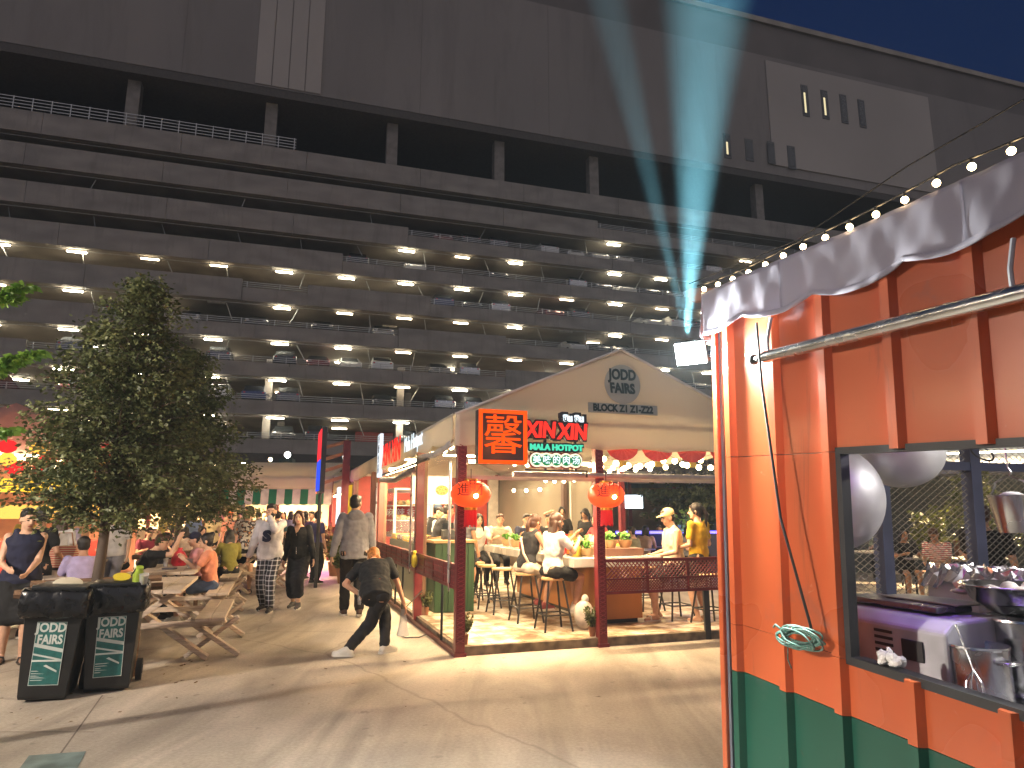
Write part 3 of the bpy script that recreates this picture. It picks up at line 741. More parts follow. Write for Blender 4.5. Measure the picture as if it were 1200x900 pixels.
side_posts = [(2.5, "first plain brown red post behind the corner on the lane side", .12), (6.6, "second plain brown red post along the lane side of the hotpot stall", .12), (8.0, "third brown red post along the lane side, beside the drinks fridge", .10), (12.0, "last brown red post along the lane side of the hotpot stall", .1)]
brown_red = mat("brown_red_paint", (.16, .05, .035), .5, .15, 4)
for d, lab, w_ in side_posts:
    t = thing("stall_post", lab, "post", S(0, d), SROT, "dark red posts of the hotpot stall")
    MB().b2((-w_ / 2, -w_ / 2, 0), (w_ / 2, w_ / 2, 2.7)).build("shaft", red_lac if d < 3 else brown_red, t, bevel=.006)
    MB().b2((w_ / 2 + .002, -w_ / 2 + .01, .1), (w_ / 2 + .05, w_ / 2 - .01, 2.6)).build("timber_face", mat("brown_timber", (.20, .11, .06), .6, .2, 8, stretch=(8, 8, .6)), t)
for f, d in ((WID, 4.1), (WID, 12.2)):
    t = thing("stall_post", f"dark red post on the far right edge of the hotpot tent, {ORD[int(d / 4)]} one back", "post", S(f, d), SROT, "dark red posts of the hotpot stall")
    MB().b2((-.05, -.05, 0), (.05, .05, 2.7)).build("shaft", red_lac, t)
# platform
def tile_mat():
    m = mat("platform_tiles", (.6, .55, .46), .5); n, l = m.node_tree.nodes, m.node_tree.links; b = n["Principled BSDF"]
    tc = [x for x in n if x.type == 'TEX_COORD'][0]
    vo = n.new("ShaderNodeTexVoronoi"); vo.inputs["Scale"].default_value = 4.2; l.new(tc.outputs["Object"], vo.inputs[0])
    no = n.new("ShaderNodeTexNoise"); no.inputs["Scale"].default_value = 5; no.inputs["Detail"].default_value = 5; l.new(tc.outputs["Object"], no.inputs[0])
    r = n.new("ShaderNodeValToRGB"); e = r.color_ramp.elements; e[0].position = .38; e[0].color = (.17, .10, .05, 1); e[1].position = .60; e[1].color = (.60, .56, .48, 1)
    x = r.color_ramp.elements.new(.49); x.color = (.42, .32, .20, 1)
    l.new(no.outputs[0], r.inputs[0])
    br = n.new("ShaderNodeTexBrick"); br.inputs["Scale"].default_value = 1.0; br.offset = 0; br.inputs["Brick Width"].default_value = .4; br.inputs["Row Height"].default_value = .4; br.inputs["Mortar Size"].default_value = .006
    br.inputs[1].default_value = (1, 1, 1, 1); br.inputs[2].default_value = (.88, .86, .84, 1); br.inputs[3].default_value = (.4, .36, .3, 1)
    l.new(tc.outputs["Object"], br.inputs[0])
    mx = n.new("ShaderNodeMix"); mx.data_type = 'RGBA'; mx.blend_type = 'MULTIPLY'; mx.inputs[0].default_value = 1
    l.new(r.outputs[0], mx.inputs[6]); l.new(br.outputs[0], mx.inputs[7]); l.new(mx.outputs[2], b.inputs["Base Color"])
    return m
pf = thing("stall_platform", "low tiled platform of the hotpot stall with a worn concrete front edge", "platform", P0, SROT)
MB().b2((-.02, -.02, 0), (WID + .1, DEP, FH)).build("slab", mat("platform_edge", (.20, .15, .10), .8, .35, 9, .3), pf)
MB().b2((.03, .03, FH), (WID + .06, DEP - .05, FH + .006)).build("tile_floor", tile_mat(), pf)
MB().b2((-.06, -.05, 0), (-.022, DEP, .05)).build("side_rail", brown_red, pf)
# lattice railings on the front and plain panels along the side
def lattice_panel(label, f0, f1, d0, d1, z0, z1, pattern=True):
    a, b = S(f0, d0), S(f1, d1); L = (b - a).length; rz = math.atan2((b - a).y, (b - a).x)
    t = thing("railing_panel", label, "railing", a, rz)
    fr = MB(); h = z1 - z0
    for z in ((z0, z0 + .035), (z0 + h * .40, z0 + h * .40 + .02), (z1 - .035, z1)): fr.b2((0, -.02, z[0]), (L, .02, z[1]))
    n = max(2, round(L / .55))
    for i in range(n + 1): fr.b2((L * i / n - .015, -.021, z0 - .0), (L * i / n + .015, .021, z1 + .001))
    fr.build("rail_frame", red_lac, t)
    if pattern:
        mb = MB(); st = .05; zz0, zz1 = z0 + h * .40 + .02, z1 - .035; H = zz1 - zz0
        for lo, hi, s2 in ((zz0, zz1, .055), (z0 + .035, z0 + h * .4, .04)):
            HH = hi - lo; x = 0
            while x < L - HH * .5:
                mb.beam((x, -.006, lo), (min(L, x + HH), -.006, hi if x + HH <= L else lo + (L - x)), .012, .014, (0, 1, 0))
                mb.beam((x, .006, hi), (min(L, x + HH), .006, lo if x + HH <= L else hi - (L - x)), .012, .014, (0, 1, 0)); x += s2
        mb.build("fretwork", mat("red_fret", (.22, .03, .035), .4, coat=.2), t)
    else:
        mb = MB().b2((0, -.012, z0 + .01), (L, .012, z1 - .01)); mb.build("board", red_lac, t)
        mb = MB(); x = .05
        while x < L - .03:
            for q in (.25, .5, .72): mb.ball((x, -.014, z0 + h * q), (.01, .006, .01), 6)
            x += .09
        mb.build("beading", mat("red_bead", (.35, .08, .08), .35), t)
    return t
lattice_panel("dark red fretwork railing across the stall front in front of the capped man", 1.84, WID - .05, .0, .0, .60, 1.02)
lattice_panel("plain dark red railing board nearest the corner post on the lane side", -.03, -.03, 2.42, .06, .72, 1.0, False)
lattice_panel("long dark red railing board between the lane side posts", -.03, -.03, 6.5, 2.58, .72, 1.0, False)
lattice_panel("far dark red railing board by the drinks fridge on the lane side", -.03, -.03, 11.9, 6.7, .72, 1.0, False)
blk = mat("black_steel", (.02, .02, .022), .45)
for f, d, lab in ((-.03, .75, "thin black support rod under the nearest lane side railing"), (3.28, .0, "black support leg under the front fretwork railing"), (-.03, 3.6, "first thin black rod under the long lane side railing"), (-.03, 4.3, "second thin black rod under the long lane side railing")):
    r_ = .035 if f > 1 else .014
    tag(MB().b2(S(f, d, 0) - Vector((r_, r_, 0)), S(f, d, .72 if f < 1 else .6) + Vector((r_, r_, 0))).build("support_rod", blk), lab, "rod")
# beams, rolled clear sheets
tag(MB().cyl(S(.62, -.08, 2.045), S(WID, -.08, 2.045), .032, n=12).build("rolled_sheet", tarp, None, smooth='auto'), "long grey rolled plastic sheet tied across the stall front below the sign", "rolled sheet")
tag(MB().b2((.05, -.03, 1.975), (WID, .03, 2.02)).build("front_beam", mat("white_beam", (.5, .46, .43), .45)), "pale front beam of the hotpot stall just under the rolled sheet", "beam")
bpy.data.objects["front_beam"].location = P0; bpy.data.objects["front_beam"].rotation_euler = (0, 0, SROT)
tag(MB().tube([S(-.05, .25, 2.43), S(-.06, 1.2, 2.36), S(-.05, 2.4, 2.40)], .045, 10).build("rolled_sheet", tarp, None, smooth=True), "short grey rolled sheet hanging beside the corner post on the lane side", "rolled sheet")
tag(MB().tube([S(-.05, 2.65, 2.25), S(-.06, 4.5, 2.16), S(-.05, 6.4, 2.24)], .05, 10).build("rolled_sheet", tarp, None, smooth=True), "sagging grey rolled sheet under the side sign on the lane side", "rolled sheet")
for d, lab in ((.22, "nearest the corner post"), (2.75, "beside the first brown red side post"), (6.75, "beside the second brown red side post")):
    tag(MB().cyl(S(-.08, d, .78), S(-.08, d, 2.2), .018, n=10).tube([S(-.08, d, .78), S(-.09, d - .05, .72), S(-.08, d - .02, .68), S(-.07, d + .04, .72)], .008, 6).build("crank_rod", mat("steel_rod", (.6, .58, .55), .3, metal=.7), None, smooth='auto'), "thin steel awning crank rod " + lab, "rod")
fs = MB().sheet(lambda i, j: (i * (WID - .1) + .06, -.035 + .012 * math.sin(i * 40 + j * 5), 2.08 + j * .34), 60, 6).build("clear_sheet", pvc, None, smooth=True)
fs.location = P0; fs.rotation_euler = (0, 0, SROT); tag(fs, "clear plastic strip hung between the gable and the front beam", "plastic sheet")
fs = MB().sheet(lambda i, j: (-.06 + .012 * math.sin(i * 90 + j * 5), .1 + i * 6.3, 2.2 + j * .32), 60, 6).build("clear_sheet", pvc, None, smooth=True)
fs.location = P0; fs.rotation_euler = (0, 0, SROT); tag(fs, "clear plastic strip hung along the lane side of the hotpot stall", "plastic sheet")
# lights inside
tubeM = emit("stall_tube", (1, .80, .48), 14)
def stall_tube(label, a, b, energy, fdir_=(0, 0, -1)):
    a, b = Vector(a), Vector(b); t = thing("tube_light", label, "lamp", (a + b) / 2, 0)
    h = (b - a) / 2; MB().cyl(-h, h, .022, n=10).build("tube", tubeM, t, smooth='auto')
    for q in (-1, 1): MB().cyl(h * q, h * q * 1.02, .026, n=10).build("end_cap", mat("white_cap", (.7, .7, .7), .5), t)
    L = area("tube_light_glow", (0, 0, -.03), energy, h.length * 2, .06, fdir_, (1, .72, .40), t)
    L.rotation_euler = (Matrix.Rotation(math.atan2(h.y, h.x), 4, 'Z') @ L.rotation_euler.to_matrix().to_4x4()).to_euler() if fdir_ == (0, 0, -1) else L.rotation_euler
    return t
stall_tube("long warm tube light behind the front beam under the square sign", S(.12, .12, 2.2), S(1.72, .12, 2.2), 18)
stall_tube("long warm tube light under the side sign along the lane", S(.05, 2.7, 2.36), S(.05, 6.3, 2.36), 38)
for i, (f, d) in enumerate(((2.3, .9), (2.3, 5.0), (2.3, 8.4), (.9, 10.0))):
    stall_tube(f"warm tube light hidden high under the tent ridge, {ORD[i + 1]} from the front", S(f - .6, d, 2.95), S(f + .6, d, 2.95), 32)
festoon("festoon_lights", "string of warm bulbs sagging just inside the tent front above the beam", [S(1.9, .25, 2.36), S(3.0, .3, 2.36), S(4.1, .25, 2.36)], .038, 20, (1, .74, .38), 6, .12, light=.7, drop=.04)
festoon("festoon_lights", "string of warm bulbs deeper inside the tent, above the counter", [S(1.0, 2.6, 2.5), S(2.6, 2.7, 2.5), S(4.1, 2.6, 2.45)], .042, 20, (1, .74, .38), 7, .10, drop=.04)
festoon("festoon_lights", "row of three warm bulbs in front of the beige back wall", [S(4.1, 10.6, 2.25), S(4.1, 7.6, 2.2)], .045, 16, (1, .85, .55), 3, .03, drop=.05)
festoon("festoon_lights", "string of warm bulbs along the lane side inside the tent", [S(.2, .4, 2.62), S(.2, 3.5, 2.6), S(.2, 7.0, 2.55)], .042, 20, (1, .74, .38), 8, .10, drop=.04)
festoon("festoon_lights", "string of warm bulbs along the right inner edge of the tent", [S(4.1, .4, 2.5), S(4.1, 4.0, 2.45), S(4.1, 8, 2.4)], .042, 20, (1, .74, .38), 7, .10, drop=.04)
# red paper garland
gm = mat("red_paper", (.55, .02, .02), .6); ym = mat("yellow_paper", (.7, .5, .04), .6)
for i in range(4):
    t = thing("paper_fan", f"red and yellow paper fan under the gable edge, {ORD[i + 1]} from the left", "decoration", S(2.15 + i * .52, .02, 2.42), SROT, "red paper fans under the gable")
    mb = MB(); n = 14
    rim = [(.23 * math.cos(math.pi * (1 + q / n)), .012 * (q % 2), .17 * math.sin(math.pi * (1 + q / n))) for q in range(n + 1)]
    mb.add([(0, 0, .0)] + rim, [(0, q + 1, q + 2) for q in range(n)]); mb.build("fan", gm, t, solid=.003)
    MB().b2((-.05, -.008, -.24), (.05, -.004, -.172)).build("tag", ym, t)
# ---------------------------------------------------------------- signs
box_m = mat("sign_black", (.025, .022, .03), .45)
neon_o = emit("neon_orange", (1, .075, .004), .55); neon_r = emit("neon_red", (1, .03, .018), .55); neon_g = emit("neon_green", (.08, .75, .45), .40); neon_w = emit("neon_white", (.80, .93, 1), .5)
sg = thing("square_sign", "square black box sign with one large orange lit Chinese character", "sign", S(.44, -.19, 2.15), SROT)
W_, H_ = .60, .64
MB().b2((-W_ / 2, -.05, 0), (W_ / 2, .10, H_)).build("box", box_m, sg, bevel=.006)
fr = MB()
for a, b in (((-W_ / 2, 0), (W_ / 2, .045)), ((-W_ / 2, H_ - .045), (W_ / 2, H_)), ((-W_ / 2, .0452), (-W_ / 2 + .045, H_ - .0452)), ((W_ / 2 - .045, .0452), (W_ / 2, H_ - .0452))):
    fr.b2((a[0], -.068, a[1]), (b[0], -.051, b[1]))
fr.build("lit_frame", neon_o, sg)
text("character", "馨", .50, neon_o, sg, face_M((0, -.062, H_ / 2 - .01)), ext=.012)
point("sign_glow", (0, -.3, .3), 1.2, (1, .25, .06), .2, sg)
xs = thing("letter_sign", "red lit block letters over small green letters, beside the square sign", "sign", S(1.10, -.17, 2.42), SROT)
lettering("back_plate", [("XIN", .27, face_M((-.17, .0, .15), 0), dict(bold=.03, shear=.12, sx=.82)), ("XIN", .27, face_M((.25, .0, .14), 0), dict(bold=.03, shear=.12, sx=.82)), ("MALA HOTPOT", .10, face_M((.04, .0, -.055)), dict(bold=.022)), ("ซิน ซิน", .12, face_M((.27, .0, .31)), dict(bold=.035))], box_m, xs, ext=.02)
lettering("red_letters", [("XIN", .27, face_M((-.17, -.03, .15)), dict(bold=.008, shear=.12, sx=.82)), ("XIN", .27, face_M((.25, -.03, .14)), dict(bold=.008, shear=.12, sx=.82))], neon_r, xs, ext=.012)
lettering("green_letters", [("MALA HOTPOT", .10, face_M((.04, -.03, -.055)), dict(bold=.004))], neon_g, xs, ext=.01)
lettering("blue_white_letters", [("ซิน ซิน", .105, face_M((.27, -.03, .31)), dict(bold=.006))], neon_w, xs, ext=.01)
MB().b2((-.45, .03, .06), (.45, .06, .09)).b2((-.1, .03, -.33), (-.07, .06, .06)).b2((.3, .03, -.33), (.33, .06, .06)).build("mounting_frame", blk, xs)
gs_ = thing("capsule_sign", "green scalloped sign with five white Chinese characters", "sign", S(1.14, -.17, 2.215), SROT)
def scallop(r_, y0, y1, extra=0):
    pts = []
    n = 5; p = .128
    xs_ = [(-2 + i) * p for i in range(5)]
    top = []
    for i, x in enumerate(xs_):
        a0, a1 = (math.pi if i == 0 else math.pi * .78), (0 if i == 4 else math.pi * .22)
        for q in range(9):
            a = a0 + (a1 - a0) * q / 8; top.append((x + r_ * math.cos(a), r_ * math.sin(a)))
    bot = [(x, -z) for x, z in reversed(top)]
    return [(x, y0, z) for x, z in top + bot]
MB().prism(scallop(.10, .05, 0), (0, -.06, 0)).build("plate", mat("sign_maroon", (.20, .02, .03), .5), gs_)
MB().prism(scallop(.088, -.012, 0), (0, -.004, 0)).build("cream_line", emit("cream_line", (.9, .75, .5), .6), gs_)
mg = MB()
for i in range(5): mg.prism([((-2 + i) * .128 + .068 * math.cos(a), -.0165, .068 * math.sin(a)) for a in [k * math.pi / 10 for k in range(20)]], (0, -.004, 0))
mg.build("green_disc", emit("green_disc_glow", (.01, .16, .05), .6), gs_)
lettering("white_characters", [(c, .108, face_M(((-2 + i) * .128, -.023, -.002)), dict(bold=.002)) for i, c in enumerate("美味的肉汤")], neon_w, gs_, ext=.002)
MB().b2((-.4, .0, -.13), (.42, .025, -.115)).b2((.40, .0, -.20), (.42, .02, -.115)).build("mounting_frame", blk, gs_)
# side sign: read from the lane (faces -f)
LR = SROT - math.pi / 2
ss = thing("letter_sign", "tall red letters and white script standing along the lane side eave", "sign", S(-.12, 4.0, 2.42), LR)
text("red_letters", "XIN XIN", .60, neon_r, ss, face_M((-.55, -.03, .22)), ext=.004, bold=.0, sx=.92, shear=.05)
text("white_letters", "Mala Hotpot", .34, neon_w, ss, face_M((1.62, -.03, .22)), ext=.004, bold=.0, sx=.85)
MB().b2((-1.9, .0, -.12), (2.6, .03, -.09)).build("mounting_frame", blk, ss)
vs_ = thing("panel_sign", "small upright white lit sign with dark characters at the side eave", "sign", S(-.14, 6.0, 2.28), LR)
MB().b2((-.18, -.03, 0), (.18, .03, .86)).build("panel", emit("panel_white", (.85, .92, 1), .45), vs_)
lettering("dark_characters", [(c, .2, face_M((0, -.034, .75 - i * .2)), {}) for i, c in enumerate("香辣火锅")], box_m, vs_, ext=.002)
# lanterns
lan_m = None
def lantern_mat():
    m = mat("lantern_silk", (.75, .07, .02), .6); n, l = m.node_tree.nodes, m.node_tree.links
    b = n["Principled BSDF"]; tc = [x for x in n if x.type == 'TEX_COORD'][0]
    b.inputs["Emission Color"].default_value = (1, .055, .006, 1); b.inputs["Emission Strength"].default_value = .42
    return m
lan_m = lantern_mat(); gold = mat("lantern_gold", (.6, .35, .06), .35, metal=.8)
def lantern(label, loc):
    t = thing("red_lantern", label, "lantern", loc, SROT, "red lanterns on the stall front"); t.scale = (1.25, 1.25, 1.2)
    n = 28; rings = []
    mb = MB(); prof_ = [(.055, -.125), (.11, -.108), (.155, -.07), (.178, -.02), (.178, .02), (.155, .07), (.11, .108), (.055, .125)]
    for r_, z in prof_:
        rings.append([((r_ + (.006 if k % 2 else -.003)) * math.cos(2 * math.pi * k / n), (r_ + (.006 if k % 2 else -.003)) * math.sin(2 * math.pi * k / n), z) for k in range(n)])
    mb.loft(rings, cap=False).build("shade", lan_m, t, smooth=True)
    MB().cyl((0, 0, .12), (0, 0, .145), .06, n=16).cyl((0, 0, -.15), (0, 0, -.12), .06, n=16).build("gold_ring", gold, t, smooth='auto')
    MB().ball((0, -.172, -.02), .024, 10).build("bulb", emit("lantern_bulb", (1, .8, .3), 12), t, smooth=True)
    text("lettering", "財", .16, mat("lantern_ink", (.12, .01, .005), .6), t, face_M((.0, -.192, .045)), ext=.002)
    text("lettering", "進", .13, mat("lantern_ink", (.12, .01, .005), .6), t, face_M((-.115, -.163, .03), -.75), ext=.002)
    ts_ = MB()
    for k in range(26):
        a = 2 * math.pi * k / 26; ts_.cyl((.05 * math.cos(a), .05 * math.sin(a), -.15), (.056 * math.cos(a), .056 * math.sin(a), -.29 - .01 * (k % 3)), .007, n=5)
    ts_.build("tassel", mat("red_tassel", (.6, .015, .03), .7), t)
    MB().cyl((0, 0, .14), (0, 0, .24), .004, n=5).build("cord", blk, t)
    point("lantern_glow", (0, -.25, 0), 1.6, (1, .28, .08), .15, t)
lantern("round red lantern with dark characters hanging at the stall corner post", S(.06, -.22, 1.80))
lantern("round red lantern with dark characters hanging at the middle front post", S(1.78, -.22, 1.80))
# ---------------------------------------------------------------- counter, stools, food
wood_o = mat("orange_wood", (.42, .16, .035), .4, .12, 3, stretch=(1, 1, .25), coat=.2)
marble = mat("counter_marble", (.55, .52, .47), .25, .15, 3, coat=.3)
ct = thing("island_counter", "long counter with marble top and orange wooden base", "counter", S(2.2, .85, FH + .006), SROT)
MB().b2((0, 0, .06), (.62, 3.5, .78)).build("base", wood_o, ct)
MB().b2((.05, .05, 0), (.57, 3.45, .058)).build("plinth", blk, ct)
MB().b2((-.58, -.40, .782), (.72, 3.7, .90)).build("top", marble, ct, bevel=.008)
MB().b2((.02, -.14, .902), (.60, .5, 1.0)).build("raised_shelf", mat("brown_shelf", (.20, .10, .07), .5), ct)
seat_m = mat("stool_seat", (.55, .36, .17), .5, .15, 5)
def stool(label, f, d, rz=0, protos=[]):
    loc = S(f, d, FH + .006)
    if protos: return dup(protos[0], loc, SROT + rz, label)
    t = thing("bar_stool", label, "stool", loc, SROT + rz, "black bar stools at the hotpot counter")
    MB().lathe((0, 0, .62), [(.14, 0), (.155, .01), (.155, .03), (.145, .04), (.01, .04)], 24).build("seat", seat_m, t, smooth='auto')
    for x in (-1, 1):
        for y in (-1, 1): MB().cyl((x * .1, y * .1, .62), (x * .19, y * .19, 0), .014, n=8).build("leg", blk, t, smooth='auto')
    fr_ = MB(); q = .162
    for a, b in (((-q, -q), (q, -q)), ((q, -q), (q, q)), ((q, q), (-q, q)), ((-q, q), (-q, -q))): fr_.cyl((*a, .2), (*b, .2), .01, n=6)
    fr_.build("foot_ring", blk, t); protos.append(t); return t
for f, d, lab in ((1.42, .66, "bar stool under the long haired woman in black shorts"), (1.32, 1.42, "bar stool under the woman with the cream strap"), (1.25, 2.3, "empty bar stool behind the woman with the cream strap"), (1.2, 2.95, "second empty bar stool along the counter"), (1.2, 3.6, "bar stool beside the standing man in grey"), (1.2, 4.3, "bar stool past the standing man in grey"), (1.2, 5.1, "last bar stool on the near side of the long counter"),
                  (3.42, .95, "bar stool under the man in the cream cap"), (3.62, .42, "bar stool at the right beside the woman in the yellow top"), (3.5, 1.9, "bar stool behind the man in the cream cap"), (3.5, 3.2, "bar stool on the far side of the counter, mid way"), (3.5, 4.4, "bar stool on the far side of the counter, towards the back")):
    stool(lab, f, d)
# crockery
def scatter_food():
    rng = random.Random(21); CZ = FH + .006 + .902
    cols = dict(green=mat("leafy_green", (.10, .30, .03), .6, .4, 30), red=mat("red_plastic", (.55, .03, .03), .3), white=mat("white_china", (.75, .72, .66), .25), orange_c=mat("orange_plastic", (.7, .25, .03), .35), clear=glass("drink_glass", (.95, .95, .9), .3, .05), yellow=mat("yellow_food", (.7, .5, .06), .5), wood=mat("bowl_wood", (.5, .33, .16), .5))
    pr = {}
    def put(kind, label, f, d, z=CZ, rz=0):
        loc = S(f, d, z)
        if kind in pr: return dup(pr[kind], loc, rz, label)
        t = thing(*{"veg_bowl": ("salad_bowl", label, "bowl"), "bottle": ("sauce_bottle", label, "bottle"), "glass": ("drinking_glass", label, "glass"), "caddy": ("red_caddy", label, "caddy"), "plate": ("plate", label, "plate"), "pot": ("hotpot_pot", label, "pot"), "menu": ("menu_stand", label, "menu"), "jar": ("jar", label, "jar")}[kind], loc, rz, {"veg_bowl": "bowls of greens on the counter", "bottle": "bottles on the counter", "glass": "glasses on the counter", "caddy": "red caddies on the counter", "plate": "plates on the counter", "pot": "hotpots on the counter", "menu": "menu stands on the counter", "jar": "jars on the counter"}[kind])
        if kind == "veg_bowl":
            MB().lathe((0, 0, 0), [(.05, 0), (.075, .05), (.08, .085), (.074, .085), (.045, .01)], 18).build("bowl", cols["wood"], t, smooth='auto')
            v = MB()
            for k in range(22):
                a = rng.uniform(0, 6.28); q = rng.uniform(0, .06); v.ball((q * math.cos(a), q * math.sin(a), .085 + rng.uniform(0, .06)), (rng.uniform(.02, .04), .006, rng.uniform(.02, .035)), 6, Euler((rng.random() * 3, rng.random() * 3, rng.random() * 3)).to_matrix())
            v.build("greens", cols["green"], t, smooth=True)
        elif kind == "bottle":
            MB().lathe((0, 0, 0), [(.028, 0), (.03, .01), (.03, .12), (.013, .16), (.012, .19), (.001, .19)], 14).build("body", cols["white"], t, smooth='auto'); MB().cyl((0, 0, .19), (0, 0, .215), .014, n=10).build("lid", cols["red"], t)
        elif kind == "glass":
            MB().lathe((0, 0, 0), [(.03, 0), (.037, .13), (.034, .13), (.028, .008)], 14).build("glass", cols["clear"], t, smooth='auto'); MB().cyl((0, 0, .01), (0, 0, .085), .028, .032, 12).build("drink", cols["orange_c"], t)
        elif kind == "caddy":
            MB().b2((-.06, -.04, 0), (.06, .04, .09)).build("box", cols["red"], t, bevel=.005)
            k_ = MB()
            for q in range(6): k_.cyl((-.04 + q * .016, 0, .08), (-.05 + q * .02, .01, .20), .004, n=5)
            k_.build("chopsticks", cols["wood"], t)
        elif kind == "plate":
            MB().lathe((0, 0, 0), [(.06, 0), (.1, .015), (.105, .02), (.06, .008), (.01, .008)], 22).build("dish", cols["white"], t, smooth='auto'); v = MB()
            for k in range(9): v.ball((rng.uniform(-.045, .045), rng.uniform(-.045, .045), .02), (.022, .018, .013), 7)
            v.build("food", cols["yellow"], t, smooth=True)
        elif kind == "pot":
            MB().lathe((0, 0, 0), [(.12, 0), (.13, .02), (.13, .09), (.138, .092), (.126, .09), (.12, .06), (.01, .06)], 24).build("body", chrome, t, smooth='auto'); MB().cyl((0, 0, .055), (0, 0, .07), .118, n=24).build("soup", mat("red_soup", (.45, .08, .02), .2), t)
            for s_ in (-1, 1): MB().tube([(s_ * .13, -.03, .07), (s_ * .16, -.02, .075), (s_ * .16, .02, .075), (s_ * .13, .03, .07)], .006, 6).build("handle", blk, t)
        elif kind == "menu":
            MB().b2((-.05, -.004, .012), (.05, .004, .20)).build("card", cols["orange_c"], t); MB().b2((-.06, -.03, 0), (.06, .03, .012)).build("foot", blk, t)
        else:
            MB().lathe((0, 0, 0), [(.04, 0), (.042, .01), (.042, .1), (.035, .11), (.001, .11)], 14).build("body", cols["yellow"], t, smooth='auto'); MB().cyl((0, 0, .11), (0, 0, .128), .037, n=12).build("lid", cols["red"], t)
        t.scale = (1.3, 1.3, 1.25); pr[kind] = t; return t
    names = {"veg_bowl": "wooden bowl of leafy greens", "bottle": "white sauce bottle with red cap", "glass": "glass of orange drink", "caddy": "red chopstick caddy", "plate": "white plate of food", "pot": "steel hotpot with red soup", "menu": "orange menu card stand", "jar": "yellow jar with red lid"}
    for i, (f, d) in enumerate(((2.36, .86), (2.62, .92), (2.50, 1.15))): put("veg_bowl", names["veg_bowl"] + " on the raised shelf, " + ("left", "right", "rear")[i] + " one", f, d, CZ + .1)
    put("plate", "white plate of food beside the capped man at the counter end", 2.72 + .08, 1.45)
    seq = {k: 0 for k in names}; bands = {0: "nearest the front", 1: "a little way along", 2: "mid way along", 3: "towards the back", 4: "at the far end"}
    slots = {}
    for i in range(48):
        d = .75 + i * .077 + rng.uniform(-.03, .03); f = rng.choice((1.8, 2.1, 2.45, 2.75)) + rng.uniform(-.1, .1)
        if d < 1.5 and f > 2.1: f = rng.uniform(1.72, 2.1)
        kind = rng.choice(["bottle", "glass", "caddy", "plate", "pot", "menu", "veg_bowl", "jar", "plate", "bottle", "glass", "veg_bowl"])
        seq[kind] += 1
        put(kind, f"{names[kind]} on the counter, {ORD[seq[kind]]} from the front", f, d, rz=rng.uniform(0, 6))
scatter_food()
pb = MB(); pb.ball((0, 0, .19), (.13, .10, .18), 16).ball((.02, 0, .38), (.05, .04, .06), 10)
o = pb.build("plastic_bag", mat("white_bag", (.62, .56, .48), .45, .2, 14, .5), None, smooth=True); o.location = S(1.8, .55, FH + .006); tag(o, "white plastic bag on the floor beside the front bar stool", "bag")
o = MB().ball((0, 0, .14), (.13, .10, .16), 16).ball((0, 0, .28), (.06, .05, .07), 10).build("plastic_bag", mat("clear_bag", (.7, .68, .62), .25, .15, 12, .5), None, smooth=True); o.location = S(2.45, 1.38, FH + .006 + .902); tag(o, "knotted clear plastic bag on the counter behind the bowls of greens", "bag")
# interior backdrop: beige back wall, red and white side panels, staff counter
beige = mat("beige_canvas", (.20, .172, .13), .85, .08, 1.5, .05)
def placed(o, label, cat):
    o.location = P0; o.rotation_euler = (0, 0, SROT); return tag(o, label, cat)
placed(MB().sheet(lambda i, j: (4.30 + .012 * math.sin(i * 26 + 2 * j), 5.55 + i * 6.55, FH + .01 + j * 2.5), 60, 4).build("canvas_wall", beige, None, smooth=True, solid=.02), "beige canvas side wall at the back right of the hotpot stall", "wall")
placed(MB().b2((4.16, 6.75, FH + .01), (4.26, 6.9, 2.6)).build("wall_post", mat("dark_brown_post", (.10, .06, .05), .6)), "dark brown post against the beige canvas wall", "post")
placed(MB().cyl((4.2, 6.45, FH + .01), (4.2, 6.45, 2.6), .02, n=8).build("wall_pole", mat("white_pole", (.7, .68, .64), .5)), "thin white pole just left of the dark brown wall post", "pole")
placed(MB().b2((.1, 12.1, FH + .01), (3.35, 12.14, 2.6)).build("red_wall", red_m), "dark red wall panel across the back of the hotpot stall", "wall")
placed(MB().b2((3.95, 12.0, FH + .01), (4.25, 12.05, 2.6)).build("white_wall", mat("white_panel", (.6, .56, .5), .6)), "narrow white wall panel left of the beige canvas wall", "wall")
placed(MB().b2((3.4, 12.0, FH + .01), (3.9, 12.05, 2.6)).build("red_door", mat("door_red", (.45, .05, .03), .5)), "bright red door panel behind the standing man in grey", "door panel")
sc_ = thing("staff_counter", "dark green slatted serving counter behind the first side post", "counter", S(.28, 2.62, FH + .006), SROT)
dg = mat("dark_green_board", (.03, .075, .03), .55, .2, 5, stretch=(6, 6, .5))
MB().b2((0, 0, 0), (.62, .06, 1.02)).build("front", dg, sc_); sl = MB()
for i in range(6): sl.b2((.01 + i * .103, -.012, .01), (.095 + i * .103, -.001, 1.0))
sl.build("slats", dg, sc_); MB().b2((.0, .062, 0), (.06, 2.2, 1.0)).build("side", dg, sc_); MB().b2((-.03, -.04, 1.022), (.66, 2.3, 1.06)).build("top", mat("timber_top", (.45, .28, .12), .5), sc_)
tr = thing("till", "small black till on the dark green serving counter", "till", S(.55, 2.9, FH + 1.068), SROT)
MB().prism([(-.1, -.08, 0), (-.1, .08, 0), (-.1, .08, .16), (-.1, -.02, .14), (-.1, -.08, .05)], (.2, 0, 0)).build("body", black, tr, bevel=.005); MB().b2((-.09, .03, .165), (.09, .05, .26)).build("screen", glass_dark, tr)
fd = thing("display_fridge", "white glass fronted food display fridge on the lane side", "fridge", S(.35, 7.0, FH + .006), SROT)
wf = mat("white_enamel", (.75, .73, .68), .35)
fm = MB()
for x in (0, .8): 
    for y in (0, 2.2): fm.b2((x - .03, y - .03, 0), (x + .03, y + .03, 1.95))
